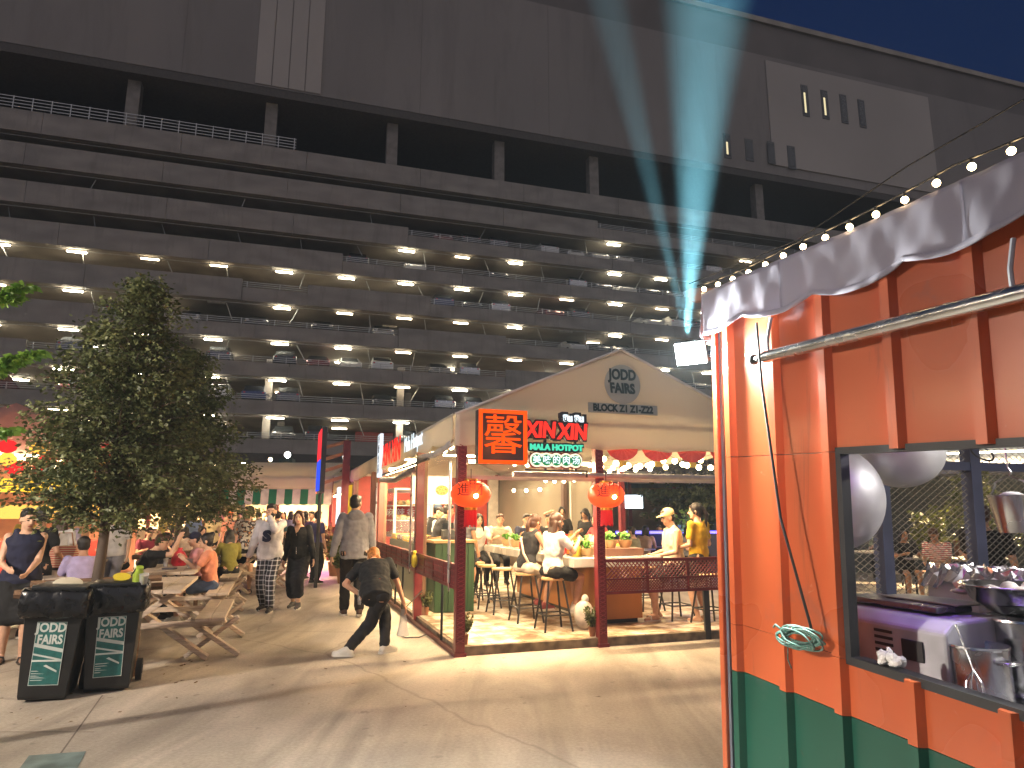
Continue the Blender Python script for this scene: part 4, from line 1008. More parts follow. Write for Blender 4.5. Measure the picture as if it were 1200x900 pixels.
fm.b2((-.03, -.03, 1.951), (.83, 2.23, 2.0)).b2((-.029, -.029, 0), (.829, 2.229, .5)); fm.build("cabinet", wf, fd, bevel=.004)
MB().b2((.78, .04, .51), (.80, 2.16, 1.94)).build("back_panel", emit("fridge_inner", (1, .92, .78), .55), fd)
for z in (.95, 1.3, 1.62): 
    MB().b2((.0, .035, z), (.77, 2.165, z + .015)).build("shelf", wf, fd)
rng = random.Random(8); fdm = [mat("food_red", (.5, .08, .05), .5), mat("food_tan", (.5, .32, .15), .5), mat("food_cream", (.65, .55, .35), .5)]
for z in (.966, 1.316, 1.636):
    for q in range(3):
        mb = MB()
        for i in range(9): mb.ball((rng.uniform(.12, .6), .2 + q * .7 + rng.uniform(0, .5), z + .06), (.08, .07, .06), 7)
        mb.build("food_heap", fdm[(q + int(z * 10)) % 3], fd, smooth=True)
MB().b2((-.032, .01, .51), (-.028, 2.19, 1.94)).build("glass_front", glass("fridge_glass", (1, 1, 1), .08), fd)
bx = MB(); bx.b2((.2, 3.2, 0), (.75, 6.6, .96)); sc2 = thing("food_case", "low grey green food case with yellow trays along the lane side", "counter", S(0, 0, FH + .006), SROT)
bx.build("case", mat("case_greygreen", (.16, .17, .13), .5, .15, 6, stretch=(5, 5, .5)), sc2)
for i in range(5): MB().b2((.22, 3.3 + i * .66, .962), (.7, 3.86 + i * .66, 1.06)).build("tray", mat("tray_yellow", (.7, .42, .03), .4) if i % 2 == 0 else chrome, sc2, bevel=.01)
MB().add([(.2, 3.2, 1.0), (.2, 6.6, 1.0), (.3, 6.6, 1.4), (.3, 3.2, 1.4)], [(0, 1, 2, 3)]).build("sneeze_guard", glass("guard_glass", (1, 1, 1), .12), sc2, solid=.006)
yb = MB().ball((0, 0, -.12), (.05, .045, .10), 12).cyl((0, 0, -.04), (0, 0, .02), .02, .03, 10).build("yellow_bag", mat("yellow_plastic", (.75, .6, .05), .4, .15, 20, .3), None, smooth=True); yb.location = S(-.1, 2.28, 1.02); tag(yb, "yellow plastic bag tied on the lane side railing", "bag")
sk = MB().b2((-.14, -.02, -.22), (.14, .02, .22)).build("notice_board", mat("notice_orange", (.7, .28, .1), .6), None); sk.location = S(3.85, 4.0, 2.0) ; sk.rotation_euler = (0, 0, SROT); tag(sk, "small orange notice with dark marks hung on the right rear post", "notice")
poster = thing("menu_poster", "bright white menu poster with a dish picture inside the stall left side", "poster", S(.75, 5.6, 1.75), SROT)
MB().b2((-.3, 0, 0), (.5, .02, .55)).build("sheet", mat("poster_white", (.8, .75, .65), .5), poster)
MB().prism([(.3 + .13 * math.cos(a), -.003, .27 + .1 * math.sin(a)) for a in [k * math.pi / 10 for k in range(20)]], (0, .002, 0)).build("dish_picture", mat("dish_green", (.3, .3, .08), .5, .5, 30), poster)
rp = thing("red_banner", "red banner with white characters behind the serving counter", "banner", S(.75, 8.3, 1.15), SROT)
MB().b2((-.5, 0, 0), (.9, .02, .65)).build("sheet", mat("banner_red", (.45, .03, .03), .6), rp)
lettering("white_characters", [(c, .2, face_M((-.3 + i * .24, -.004, .42)), {}) for i, c in enumerate("麻辣香锅")], mat("paint_white", (.75, .72, .68), .6), rp, ext=.002)
# ================================================================ people
SKIN = [mat("skin_warm", (.50, .27, .165), .5, .05, 20), mat("skin_light", (.60, .36, .24), .5, .05, 20), mat("skin_tan", (.36, .19, .11), .5, .05, 20)]
HAIR = {"black": mat("hair_black", (.018, .014, .013), .4, .3, 40, .3, stretch=(6, 6, .6)), "brown": mat("hair_brown", (.075, .03, .016), .4, .3, 40, .3, stretch=(6, 6, .6)), "ginger": mat("hair_ginger", (.40, .15, .03), .45, .3, 40, .3), "ombre": None}
def ombre():
    m = mat("hair_ombre", (.05, .025, .015), .4, .2, 40); n, l = m.node_tree.nodes, m.node_tree.links
    tc = [x for x in n if x.type == 'TEX_COORD'][0]; sp = n.new("ShaderNodeSeparateXYZ"); l.new(tc.outputs["Object"], sp.inputs[0])
    r = n.new("ShaderNodeValToRGB"); e = r.color_ramp.elements; e[0].color = (.38, .15, .035, 1); e[1].color = (.045, .022, .014, 1); e[0].position = .25; e[1].position = .7
    mr = n.new("ShaderNodeMapRange"); mr.inputs[1].default_value = .95; mr.inputs[2].default_value = 1.35; l.new(sp.outputs[2], mr.inputs[0]); l.new(mr.outputs[0], r.inputs[0]); l.new(r.outputs[0], n["Principled BSDF"].inputs["Base Color"]); return m
HAIR["ombre"] = ombre()
CL = {}
def cloth(name, col, var=.12, rough=.85, scale=12):
    return mat("cloth_" + name, col, rough, var, scale, .15)
def plaid():
    m = mat("cloth_plaid", (.02, .02, .025), .85); n, l = m.node_tree.nodes, m.node_tree.links
    tc = [x for x in n if x.type == 'TEX_COORD'][0]; out = []
    for ax, s_ in (('X', 9.5), ('Z', 8.5)):
        wv = n.new("ShaderNodeTexWave"); wv.wave_type = 'BANDS'; wv.bands_direction = ax; wv.inputs["Scale"].default_value = s_ / 2; l.new(tc.outputs["Object"], wv.inputs[0])
        r = n.new("ShaderNodeValToRGB"); e = r.color_ramp.elements; e[0].position = .86; e[0].color = (0, 0, 0, 1); e[1].position = .93; e[1].color = (.25, .25, .27, 1); l.new(wv.outputs[0], r.inputs[0]); out.append(r.outputs[0])
    a = n.new("ShaderNodeMix"); a.data_type = 'RGBA'; a.blend_type = 'ADD'; a.inputs[0].default_value = 1; l.new(out[0], a.inputs[6]); l.new(out[1], a.inputs[7])
    b2_ = n.new("ShaderNodeMix"); b2_.data_type = 'RGBA'; b2_.blend_type = 'ADD'; b2_.inputs[0].default_value = 1; b2_.inputs[7].default_value = (.014, .014, .02, 1); l.new(a.outputs[2], b2_.inputs[6])
    l.new(b2_.outputs[2], n["Principled BSDF"].inputs["Base Color"]); return m
def floral(name, base, blot, scale=22, thr=.5):
    m = mat("cloth_" + name, base, .8); n, l = m.node_tree.nodes, m.node_tree.links
    tc = [x for x in n if x.type == 'TEX_COORD'][0]; vo = n.new("ShaderNodeTexNoise"); vo.inputs["Scale"].default_value = scale; vo.inputs["Detail"].default_value = 1; l.new(tc.outputs["Object"], vo.inputs[0])
    r = n.new("ShaderNodeValToRGB"); r.color_ramp.interpolation = 'CONSTANT'; e = r.color_ramp.elements; e[0].position = 0; e[0].color = (*base, 1); e[1].position = thr; e[1].color = (*blot, 1)
    x = e.new(min(.95, thr + .12)); x.color = (.45, .22, .12, 1)
    l.new(vo.outputs[0], r.inputs[0]); l.new(r.outputs[0], n["Principled BSDF"].inputs["Base Color"]); return m
def striped(name, c0, c1, scale):
    m = mat("cloth_" + name, c0, .8); n, l = m.node_tree.nodes, m.node_tree.links
    tc = [x for x in n if x.type == 'TEX_COORD'][0]; wv = n.new("ShaderNodeTexWave"); wv.bands_direction = 'Z'; wv.inputs["Scale"].default_value = scale; l.new(tc.outputs["Object"], wv.inputs[0])
    r = n.new("ShaderNodeValToRGB"); r.color_ramp.interpolation = 'CONSTANT'; e = r.color_ramp.elements; e[0].color = (*c0, 1); e[1].color = (*c1, 1); e[1].position = .55
    l.new(wv.outputs[0], r.inputs[0]); l.new(r.outputs[0], n["Principled BSDF"].inputs["Base Color"]); return m
EYE = mat("eye_dark", (.02, .015, .012), .15); EYEW = mat("eye_white", (.7, .68, .64), .3); LIP = mat("lip", (.42, .12, .09), .45)
def ik(a, t, l1, l2, hint):
    a, t = Vector(a), Vector(t); d = t - a; L = min(d.length, (l1 + l2) * .998); u = d.normalized(); t = a + u * L
    x = (l1 * l1 - l2 * l2 + L * L) / (2 * L); h = math.sqrt(max(0, l1 * l1 - x * x))
    hv = Vector(hint) - u * Vector(hint).dot(u)
    if hv.length < 1e-4: hv = Vector((0, 0, 1)).cross(u)
    return a + u * x + hv.normalized() * h, t
fold_tex = bpy.data.textures.new("cloth_folds", 'CLOUDS'); fold_tex.noise_scale = .085; fold_tex.noise_depth = 2
FOLDED = ('top', 'hoodie', 'trousers', 'shorts', 'skirt')
def remeshed(mb, name, m, parent, vox, it=4, fac=.5):
    o = mb.build(name, m, parent)
    r = o.modifiers.new("remesh", 'REMESH'); r.mode = 'VOXEL'; r.voxel_size = vox; r.use_smooth_shade = True
    if name in FOLDED:
        d_ = o.modifiers.new("folds", 'DISPLACE'); d_.texture = fold_tex; d_.strength = .030; d_.mid_level = .38; d_.texture_coords = 'LOCAL'
    if it:
        s_ = o.modifiers.new("smooth", 'SMOOTH'); s_.factor = fac; s_.iterations = it
    return o
def person(label, loc, face, H=1.66, vox=.010, hip=(0, 0, .90), lean=0, side=0, twist=0, head=(0, 0), lh=None, rh=None, lf=(-.09, 0, .075), rf=(.09, 0, .075),
           lk=(0, 1, .1), rk=(0, 1, .1), le=(-.4, -1, -.3), re=(.4, -1, -.3), toe=(None, None), fem=False, skin=0, top=None, sleeve='short', bottom=None, legs='trousers', shoes=None, shoe_kind='shoe', hair=('short', 'black'),
           face_detail=True, mask=False, cap=None, hem=.0, loose=.0, group=None, wide=1.0, hood=False, vneck=False):
    """local frame: +y is the way the person faces; joints posed by two-bone IK"""
    t = thing("person", label, "person", loc, R(face), group); k = H / 1.68; t.scale = (k, k, k)
    hipv = Vector(hip)
    T = Matrix.Rotation(R(twist), 3, 'Z') @ Matrix.Rotation(R(-lean), 3, 'X') @ Matrix.Rotation(R(side), 3, 'Y')
    bend = Matrix.Rotation(R(twist), 3, 'Z') @ Matrix.Rotation(R(-lean * 1.25), 3, 'X') @ Matrix.Rotation(R(side), 3, 'Y')
    def tp(x, y, z):        # torso point, with a slightly bent spine
        return hipv + T @ Vector((x, y, z))
    sw = .158 if fem else .178; ww = .118 if fem else .14
    # ---- skeleton
    sh = {s: tp(s * sw, -.005, .44) for s in (-1, 1)}; hj = {s: hipv + Matrix.Rotation(R(twist * .5), 3, 'Z') @ Vector((s * .09, 0, -.03)) for s in (-1, 1)}
    hd_def = {s: tp(s * (sw + .075), .06, -.07) for s in (-1, 1)}
    hand = {-1: Vector(lh) if lh else hd_def[-1], 1: Vector(rh) if rh else hd_def[1]}
    el = {}; wr = {}
    for s, hint in ((-1, le), (1, re)): el[s], wr[s] = ik(sh[s], hand[s], .275, .25, hint)
    kn = {}; an = {}
    for s, ft, hint in ((-1, lf, lk), (1, rf, rk)): kn[s], an[s] = ik(hj[s], ft, .42, .41, hint)
    # ---- torso rings
    prof_ = [(-.09, .135, .10), (-.02, .158, .112), (.06, .15, .105), (.15, ww, .092), (.26, ww + .022, .108), (.36, sw - .012, .112), (.43, sw - .005, .092), (.475, sw * .62, .07), (.50, .06, .055)]
    def torso(mb, inf, z0, z1, lo=0):
        rings = []
        P = [p for p in prof_ if z0 <= p[0] <= z1]
        if P[0][0] > z0 + .005:
            a = [p for p in prof_ if p[0] < z0] or [P[0]]; P = [(z0, a[-1][1], a[-1][2])] + P
        for z, rx, ry in P:
            l_ = inf + lo * max(0, 1 - max(0, z) / .38)
            bx = (.012 if fem and .25 < z < .38 else 0)
            rings.append([tp((rx + l_) * math.cos(a) * wide, (ry + l_ + (bx if math.sin(a) > 0 else 0)) * math.sin(a) * (1 if abs(math.sin(a)) < .99 else 1), z) for a in [i * 2 * math.pi / 18 for i in range(18)]])
        mb.loft(rings)
    # ---- body (skin), one surface
    hc = tp(0, .02, .50) + (T @ Vector((0, .035, .135))) if lean > 30 else tp(0, .015, .50) + Vector((0, 0, 0)) + T @ Vector((0, .02, .13))
    HM = Matrix.Rotation(R(twist), 3, 'Z') @ Matrix.Rotation(R(head[0]), 3, 'Z') @ Matrix.Rotation(R(-(lean * .35 + head[1])), 3, 'X') @ Matrix.Rotation(R(side * .5), 3, 'Y')
    hp = lambda x, y, z: hc + HM @ Vector((x, y, z))
    b = MB(); torso(b, 0, -.09, .5)
    b.cap(tp(0, -.005, .46), hp(0, -.02, -.05), .055, .05, 12)
    b.ball(hp(0, -.012, .03), (.074, .092, .095), 16, HM); b.ball(hp(0, .018, -.03), (.06, .066, .078), 14, HM); b.ball(hp(0, .045, -.075), (.036, .034, .032), 10, HM)
    b.cap(hp(0, .086, .012), hp(0, .10, -.022), .010, .015, 8)
    for s in (-1, 1): b.ball(hp(s * .074, -.008, -.005), (.012, .022, .032), 8, HM)
    for s in (-1, 1):
        b.cap(sh[s], el[s], .048, .037); b.cap(el[s], wr[s], .038, .026); b.ball(sh[s], .052, 10)
        # hand: palm, four curled fingers, thumb
        fd_ = (wr[s] - el[s]).normalized(); inw = Vector((-s, .3, 0)); inw = (T @ inw); inw = (inw - fd_ * inw.dot(fd_)).normalized(); sd_ = fd_.cross(inw).normalized()
        pc = wr[s] + fd_ * .045
        PM = Matrix((sd_, inw, fd_)).transposed(); b.ball(pc, (.038, .018, .05), 10, PM)
        for q, (off, ln) in enumerate(((-.027, .062), (-.009, .07), (.009, .066), (.026, .052))):
            r0 = pc + fd_ * .035 + sd_ * off; r1 = r0 + fd_ * ln * .55 + inw * .008; r2 = r1 + fd_ * ln * .35 + inw * ln * .4
            b.cap(r0, r1, .0092, .0085, 6); b.cap(r1, r2, .0085, .0075, 6)
        th = pc + sd_ * (-.03 if s * sd_.y < 0 else .03) * (1 if True else 1); b.cap(pc - fd_ * .01, th + fd_ * .025 + inw * .02, .013, .010, 6); b.cap(th + fd_ * .025 + inw * .02, th + fd_ * .05 + inw * .035, .010, .0085, 6)
        b.cap(hj[s], kn[s], .082 if not fem else .08, .052, 12); b.cap(kn[s], kn[s].lerp(an[s], .35), .05, .054, 10); b.cap(kn[s].lerp(an[s], .35), an[s], .054, .033, 10)
        b.ball(hj[s] + Vector((0, -.03, .0)), (.1, .1, .1), 12)
        ta = toe[0 if s < 0 else 1]; fdv = Vector(ta) if ta else Vector((s * .12, 1, 0)); fdv = fdv.normalized()
        heel = an[s] - fdv * .035 + Vector((0, 0, -.04)); tip = an[s] + fdv * .15 + Vector((0, 0, -.052)) + Vector((0, 0, fdv.z * .0))
        b.cap(an[s], heel, .034, .03, 8); b.cap(heel, tip, .03, .024, 8); b.cap(an[s], an[s] + fdv * .08 + Vector((0, 0, -.04)), .034, .028, 8)
        if shoes is not None:
            sb_ = MB()
            if shoe_kind == 'shoe':
                sb_.cap(an[s] + Vector((0, 0, .005)), heel + Vector((0, 0, .0)), .046, .042, 10); sb_.cap(heel, tip, .042, .038, 10); sb_.cap(an[s], an[s] + fdv * .08 + Vector((0, 0, -.03)), .045, .038, 10)
                so = remeshed(sb_, "shoe", shoes, t, max(vox, .010), 2)
                sl_ = MB(); up = Vector((0, 0, 1)); sdv = fdv.cross(up).normalized(); bz = -.035
                pl_ = [heel + fdv * (x) + sdv * y + up * (bz) for x, y in ((-.045, -.02), (-.045, .02), (-.01, .042), (.10, .048), (.17, .044), (.215, .02), (.215, -.02), (.17, -.044), (.10, -.048), (-.01, -.042))]
                sl_.prism(pl_, up * .022).build("sole", mat("sole_white", (.65, .62, .55), .6), so)
            else:
                up = Vector((0, 0, 1)); sdv = fdv.cross(up).normalized()
                pl_ = [heel + fdv * (x) + sdv * y + up * (-.038) for x, y in ((-.04, -.02), (-.04, .02), (.10, .043), (.19, .035), (.21, 0), (.19, -.035), (.10, -.043))]
                sb_.prism(pl_, up * .014); c0 = heel + fdv * .12 + up * .01
                sb_.tube([c0 + sdv * .045 - up * .03, c0 + sdv * .03 + up * .02, c0 - sdv * .03 + up * .02, c0 - sdv * .045 - up * .03], .011, 6); sb_.build("sandal", shoes, t)
    body = remeshed(b, "body", SKIN[skin], t, vox, 3, .45)
    # ---- face
    if face_detail:
        for s in (-1, 1):
            e_ = MB().ball(hp(s * .029, .079, .006), (.0125, .007, .0075), 8, HM).build("eye", EYE, t, smooth=True)
            MB().cap(hp(s * .018, .087, .030), hp(s * .045, .078, .030), .005, .0035, 6).build("eyebrow", HAIR["black"], t, smooth=True)
        if not mask: MB().cap(hp(-.018, .082, -.062), hp(.018, .082, -.062), .0065, .0065, 6).build("mouth", LIP, t, smooth=True)
        else:
            mk = MB().ball(hp(0, .035, -.045), (.066, .068, .052), 14, HM); mk.cap(hp(-.07, .01, -.02), hp(.07, .01, -.02), .006, .006, 5)
            remeshed(mk, "face_mask", mat("mask_black", (.015, .015, .018), .8), t, .006, 2)
    # ---- hair
    hk, hcz = hair; hm = HAIR[hcz] if isinstance(hcz, str) else hcz
    h = MB()
    if hk == 'short':
        h.ball(hp(0, -.022, .052), (.082, .092, .085), 16, HM); h.ball(hp(0, -.045, .0), (.078, .06, .07), 12, HM); h.ball(hp(.0, .05, .10), (.055, .035, .028), 10, HM); h.ball(hp(.03, .055, .095), (.04, .03, .022), 10, HM)
    elif hk in ('long', 'pony', 'bun', 'bob'):
        h.ball(hp(0, -.022, .045), (.085, .096, .092), 16, HM); h.ball(hp(0, -.05, -.01), (.08, .062, .085), 12, HM)
        for s in (-1, 1): h.cap(hp(s * .05, .055, .075), hp(s * .078, .012, -.02), .022, .018, 8)
        if hk in ('long', 'bob'):
            ln = .36 if hk == 'long' else .14
            dn_ = Vector((0, 0, -1)); back = HM @ Vector((0, -1, 0)); back.z = 0
            for x in (-.062, -.03, 0, .03, .062):
                p0 = hp(x, -.055, -.02); p1 = p0 + back * .03 + dn_ * ln * .5; p2 = p0 + back * .02 + dn_ * ln; h.cap(p0, p1, .036, .034, 8); h.cap(p1, p2, .034, .018, 8)
            for s in (-1, 1):
                p0 = hp(s * .078, .0, -.01); h.cap(p0, p0 + dn_ * ln * .55 + HM @ Vector((s * .01, .02, 0)), .024, .018, 8)
        if hk == 'pony':
            p0 = hp(0, -.11, .05); bk_ = HM @ Vector((0, -1, 0)); h.ball(p0, .03, 8); h.cap(p0, p0 + bk_ * .05 + Vector((0, 0, -.10)), .03, .034, 8); h.cap(p0 + bk_ * .05 + Vector((0, 0, -.10)), p0 + bk_ * .03 + Vector((0, 0, -.33)), .034, .012, 8)
        if hk == 'bun': h.ball(hp(0, -.09, .10), .045, 10)
    if h.v: remeshed(h, "hair", hm, t, max(vox, .009), 2)
    if cap:
        c = MB(); c.ball(hp(0, -.012, .062), (.086, .10, .085), 18, HM)
        co = c.build("cap", cap, t, smooth=True)
        pts_up = [hp(.075 * math.cos(a), .06 + .105 * math.sin(a), .055 - .012 * math.sin(a)) for a in [i * math.pi / 12 for i in range(13)]]
        MB().prism(pts_up, HM @ Vector((0, 0, .007))).build("brim", cap, co)
    # ---- clothes
    cv = max(vox, .011)
    if top is not None:
        c = MB(); torso(c, .016 + loose * .3, -.07 + hem, .475 if sleeve != 'none' else .478, loose)
        if hood: c.ball(tp(0, -.09, .47), (.12, .065, .075), 14, T); c.ball(tp(0, -.03, .49), (.10, .07, .04), 12, T)
        for s in (-1, 1):
            if sleeve == 'none': c.cap(tp(s * .085, .075, .40), tp(s * .085, -.005, .50), .034, .030); c.cap(tp(s * .085, -.005, .50), tp(s * .09, -.075, .40), .030, .034); c.ball(tp(s * (sw - .04), -.005, .42), (.04, .062, .05), 10, T); continue
            f_ = {'short': .62, 'long': 1.0, 'half': .9}[sleeve]
            c.ball(sh[s], .062 + loose * .25, 12)
            c.cap(sh[s], sh[s].lerp(el[s], f_), .060 + loose * .2, .054 + loose * .3, 12)
            if sleeve == 'long': c.cap(el[s], el[s].lerp(wr[s], .93), .050 + loose * .4, .038 + loose * .25, 12)
        remeshed(c, "hoodie" if hood else "top", top, t, cv, 3)
    if bottom is not None:
        c = MB()
        if legs in ('trousers', 'shorts'):
            torso(c, .012, -.09, .06)
            for s in (-1, 1):
                c.ball(hj[s] + Vector((0, -.02, 0)), (.108, .115, .10), 12)
                if legs == 'shorts': c.cap(hj[s], hj[s].lerp(kn[s], .62), .10 + loose * .2, .083 + loose * .3, 12)
                else:
                    c.cap(hj[s], kn[s], .098, .068 + loose * .4, 12); c.cap(kn[s], kn[s].lerp(an[s], .92), .068 + loose * .4, .05 + loose * .6, 12)
            remeshed(c, legs, bottom, t, cv, 3)
        else:
            torso(c, .012, -.09, .10)
            for s in (-1, 1): c.ball(hj[s] + Vector((0, -.02, 0)), (.108, .115, .10), 12)
            f1 = .95 if legs == 'skirt' else 1.0
            e_ = {s: hj[s].lerp(kn[s], f1) for s in (-1, 1)}
            for s in (-1, 1): c.cap(hj[s], e_[s], .10, .092, 12)
            for q in (.2, .4, .6, .8, 1.0): c.cap(hj[-1].lerp(e_[-1], q), hj[1].lerp(e_[1], q), .09, .09, 10)
            if legs == 'long_skirt':
                g_ = {s: kn[s].lerp(an[s], .55) for s in (-1, 1)}
                for s in (-1, 1): c.cap(e_[s], g_[s], .092, .088, 12)
                for q in (.25, .5, .75, 1.0): c.cap(e_[-1].lerp(g_[-1], q), e_[1].lerp(g_[1], q), .088, .088, 10)
            remeshed(c, "skirt", bottom, t, cv, 4)
    t["pose"] = 1; del t["pose"]
    return t, dict(tp=tp, hp=hp, hand=wr, el=el, sh=sh, hip=hipv, T=T, HM=HM)
def toward(p, q):
    """heading in degrees for a person at p who faces q (local +y)"""
    d = Vector(q) - Vector(p); return math.degrees(math.atan2(-d.x, d.y))
LH = math.degrees(LANE)       # heading that looks up the lane
black_c = cloth("black", (.006, .006, .007)); dark_c = cloth("charcoal", (.014, .014, .017)); white_c = cloth("white", (.62, .60, .58)); grey_c = cloth("grey", (.27, .26, .28)); navy_c = cloth("navy", (.012, .014, .04))
white_sh = mat("shoe_white", (.6, .57, .5), .6); dark_sh = mat("shoe_dark", (.03, .025, .022), .5); red_sh = mat("shoe_red", (.25, .05, .05), .6)
# ---- the couple walking towards the camera
p = gr(312, 716); t, q = person("man in white sweatshirt and plaid trousers walking, hand at his black mask", (p.x, p.y, 0), 180, 1.76, .009, hip=(0, 0, .895), lean=2, head=(12, 6), lh=(-.02, .17, 1.44), le=(-.8, .2, -1), rh=(.33, .02, .80), lf=(-.10, .14, .075), rf=(.09, -.10, .085),
    top=cloth("offwhite", (.55, .53, .56)), sleeve='long', loose=.028, bottom=plaid(), shoes=dark_sh, hair=('short', 'black'), mask=True, skin=1, hem=-.03)
text("logo", "S", .22, navy_c, t, Matrix.Translation(q['tp'](0, .178, .255)) @ Matrix.Rotation(R(180), 4, 'Z') @ Matrix.Rotation(R(90), 4, 'X'), ext=.012, bold=.016, sx=1.15)
p = gr(347, 712); t, q = person("woman in black zip jacket and long dark skirt walking beside the man in plaid", (p.x, p.y, 0), 178, 1.66, .009, hip=(0, 0, .885), lean=1, side=2, head=(8, 2), lf=(-.07, .12, .075), rf=(.07, -.04, .075), lh=(-.27, .05, .82), rh=(.25, .02, .80), fem=True, skin=1,
    top=black_c, sleeve='long', loose=.012, bottom=dark_c, legs='long_skirt', shoes=mat("shoe_canvas", (.06, .06, .06), .7), hair=('bob', 'brown'))
MB().add([q['tp'](-.045, .112, .47), q['tp'](.045, .112, .47), q['tp'](0, .138, .33)], [(0, 1, 2)]).build("neckline", SKIN[1], t, solid=.02)
MB().cyl(q['tp'](.0, .145, .14), q['tp'](0, .145, .02), .006, n=6).build("zip", chrome, t)
# ---- man in the grey hoodie walking away
p = gr(412, 722); person("tall man in light grey hoodie and dark trousers walking away up the lane", (p.x, p.y, 0), LH - 2, 1.90, .009, hip=(0, 0, .895), head=(-28, 0), lf=(-.10, .12, .075), rf=(.09, -.14, .10), lh=(-.30, .0, .80), rh=(.27, .1, .83), top=cloth("hoodie_grey", (.30, .30, .33)), sleeve='long', loose=.025, bottom=cloth("dark_brown", (.012, .009, .008)), shoes=mat("shoe_brown", (.06, .03, .02), .5), hair=('short', 'black'), hood=True, hem=-.05, face_detail=True, skin=1)
# ---- bending worker
p = gr(430, 768)
t, q = person("ginger haired worker in black bending forward mid stride, seen from behind", (p.x, p.y, 0), 4, 1.62, .009, hip=(.08, -.05, .73), lean=50, side=-14, twist=-6, head=(5, 30), lh=(-.10, .12, .66), rh=(.42, .22, .50), le=(-1, -.3, .1), re=(1, .0, .4), lf=(.19, .12, .075), rf=(-.21, -.12, .09), lk=(.3, .8, .2), rk=(.3, 1, 0), toe=((.6, .6, 0), (-.8, .15, 0)),
    top=black_c, sleeve='short', bottom=mat("cloth_black_trousers", (.007, .007, .009), .8), shoes=white_sh, hair=('short', 'ginger'), skin=0, loose=.014, hem=-.05, face_detail=False)
ap = MB(); wst = [q['tp'](x, .0 + .128 * s_, .06) for x, s_ in ((-.15, -1), (.15, -1))]
MB().tube([q['tp'](.168 * math.cos(a), .125 * math.sin(a), .07) for a in [i * 2 * math.pi / 20 for i in range(21)]], .008, 6).build("red_strap", mat("strap_red", (.5, .03, .02), .6), t)
cupo = MB().lathe((0, 0, 0), [(.03, -.08), (.04, .08), (.001, .08)], 14).build("metal_cup", chrome, None, smooth='auto'); cupo.matrix_world = Matrix.Translation((p.x - .12, p.y + .1, .62)); tag(cupo, "shiny metal cup in the bending worker's left hand", "cup")
bgp = MB().sheet(lambda i, j: (.07 * math.sin(i * 6.28) * (.35 + .65 * j), .05 * math.cos(i * 6.28) * (.35 + .65 * j), -.30 * j), 20, 10).build("plastic_bag", glass("pale_film", (.9, .9, .88), .35, .3), None, smooth=True); hw = t.matrix_basis @ q['hand'][1]; bgp.location = Matrix.Translation((p.x, p.y, 0)) @ Matrix.Rotation(R(4), 4, 'Z') @ (q['hand'][1] * (1.62 / 1.68)) + Vector((0, 0, -.07)); tag(bgp, "thin translucent plastic bag dangling from the bending worker's hand", "bag")
# ---- left edge woman and the standing group behind her
p = gr(12, 776); person("woman in black sleeveless top and black skirt at the left edge", (p.x, p.y, 0), 215, 1.66, .009, head=(20, 10), rh=(.14, .28, 1.02), lh=(-.06, .30, .98), fem=True, skin=1, top=navy_c, sleeve='none', bottom=black_c, legs='skirt', shoes=dark_sh, shoe_kind='sandal', hair=('short', 'black'), lf=(-.09, .08, .075), rf=(.09, -.05, .075), wide=1.15)
def pt(u, Y): return ((u - 600) / 814 * Y, Y, 0)
x, y, z = pt(50, 9.3); person("person in black t-shirt seen from behind beside the woman at the left edge", (x, y, 0), 8, 1.68, .012, top=black_c, bottom=dark_c, legs='shorts', shoes=dark_sh, rh=(.2, .2, 1.0), fem=True, face_detail=False, hair=('short', 'black'))
x, y, z = pt(72, 10.2); t, q = person("woman in white top and black shorts carrying a checked basket bag", (x, y, 0), 20, 1.62, .012, top=white_c, bottom=black_c, legs='shorts', shoes=dark_sh, shoe_kind='sandal', fem=True, hair=('long', 'brown'), face_detail=False)
bb = thing("basket_bag", "red and cream checked basket bag on the shoulder of the woman in black shorts", "bag", (x + .18, y - .12, .82), .2)
MB().loft([[(a * .13, b_ * .07, 0) for a, b_ in ((-1, -1), (1, -1), (1, 1), (-1, 1))], [(a * .19, b_ * .08, .3) for a, b_ in ((-1, -1), (1, -1), (1, 1), (-1, 1))]]).build("basket", striped("basket", (.5, .12, .08), (.6, .45, .32), 10), bb)
MB().tube([(-.12, 0, .29), (-.08, 0, .48), (.08, 0, .48), (.12, 0, .29)], .01, 6).build("handle", mat("basket_handle", (.3, .15, .08), .6), bb)
x, y, z = pt(80, 11.5); person("person in pale top standing behind the basket bag", (x, y, 0), 200, 1.6, .016, top=cloth("lilac", (.45, .40, .55)), bottom=cloth("denim", (.06, .09, .17)), fem=True, hair=('bob', 'black'), face_detail=False)
x, y, z = pt(36, 12.5); person("person in yellow top standing behind the black shirted one", (x, y, 0), 30, 1.66, .016, top=cloth("mustard", (.5, .33, .04)), bottom=black_c, fem=True, hair=('bob', 'black'), face_detail=False)
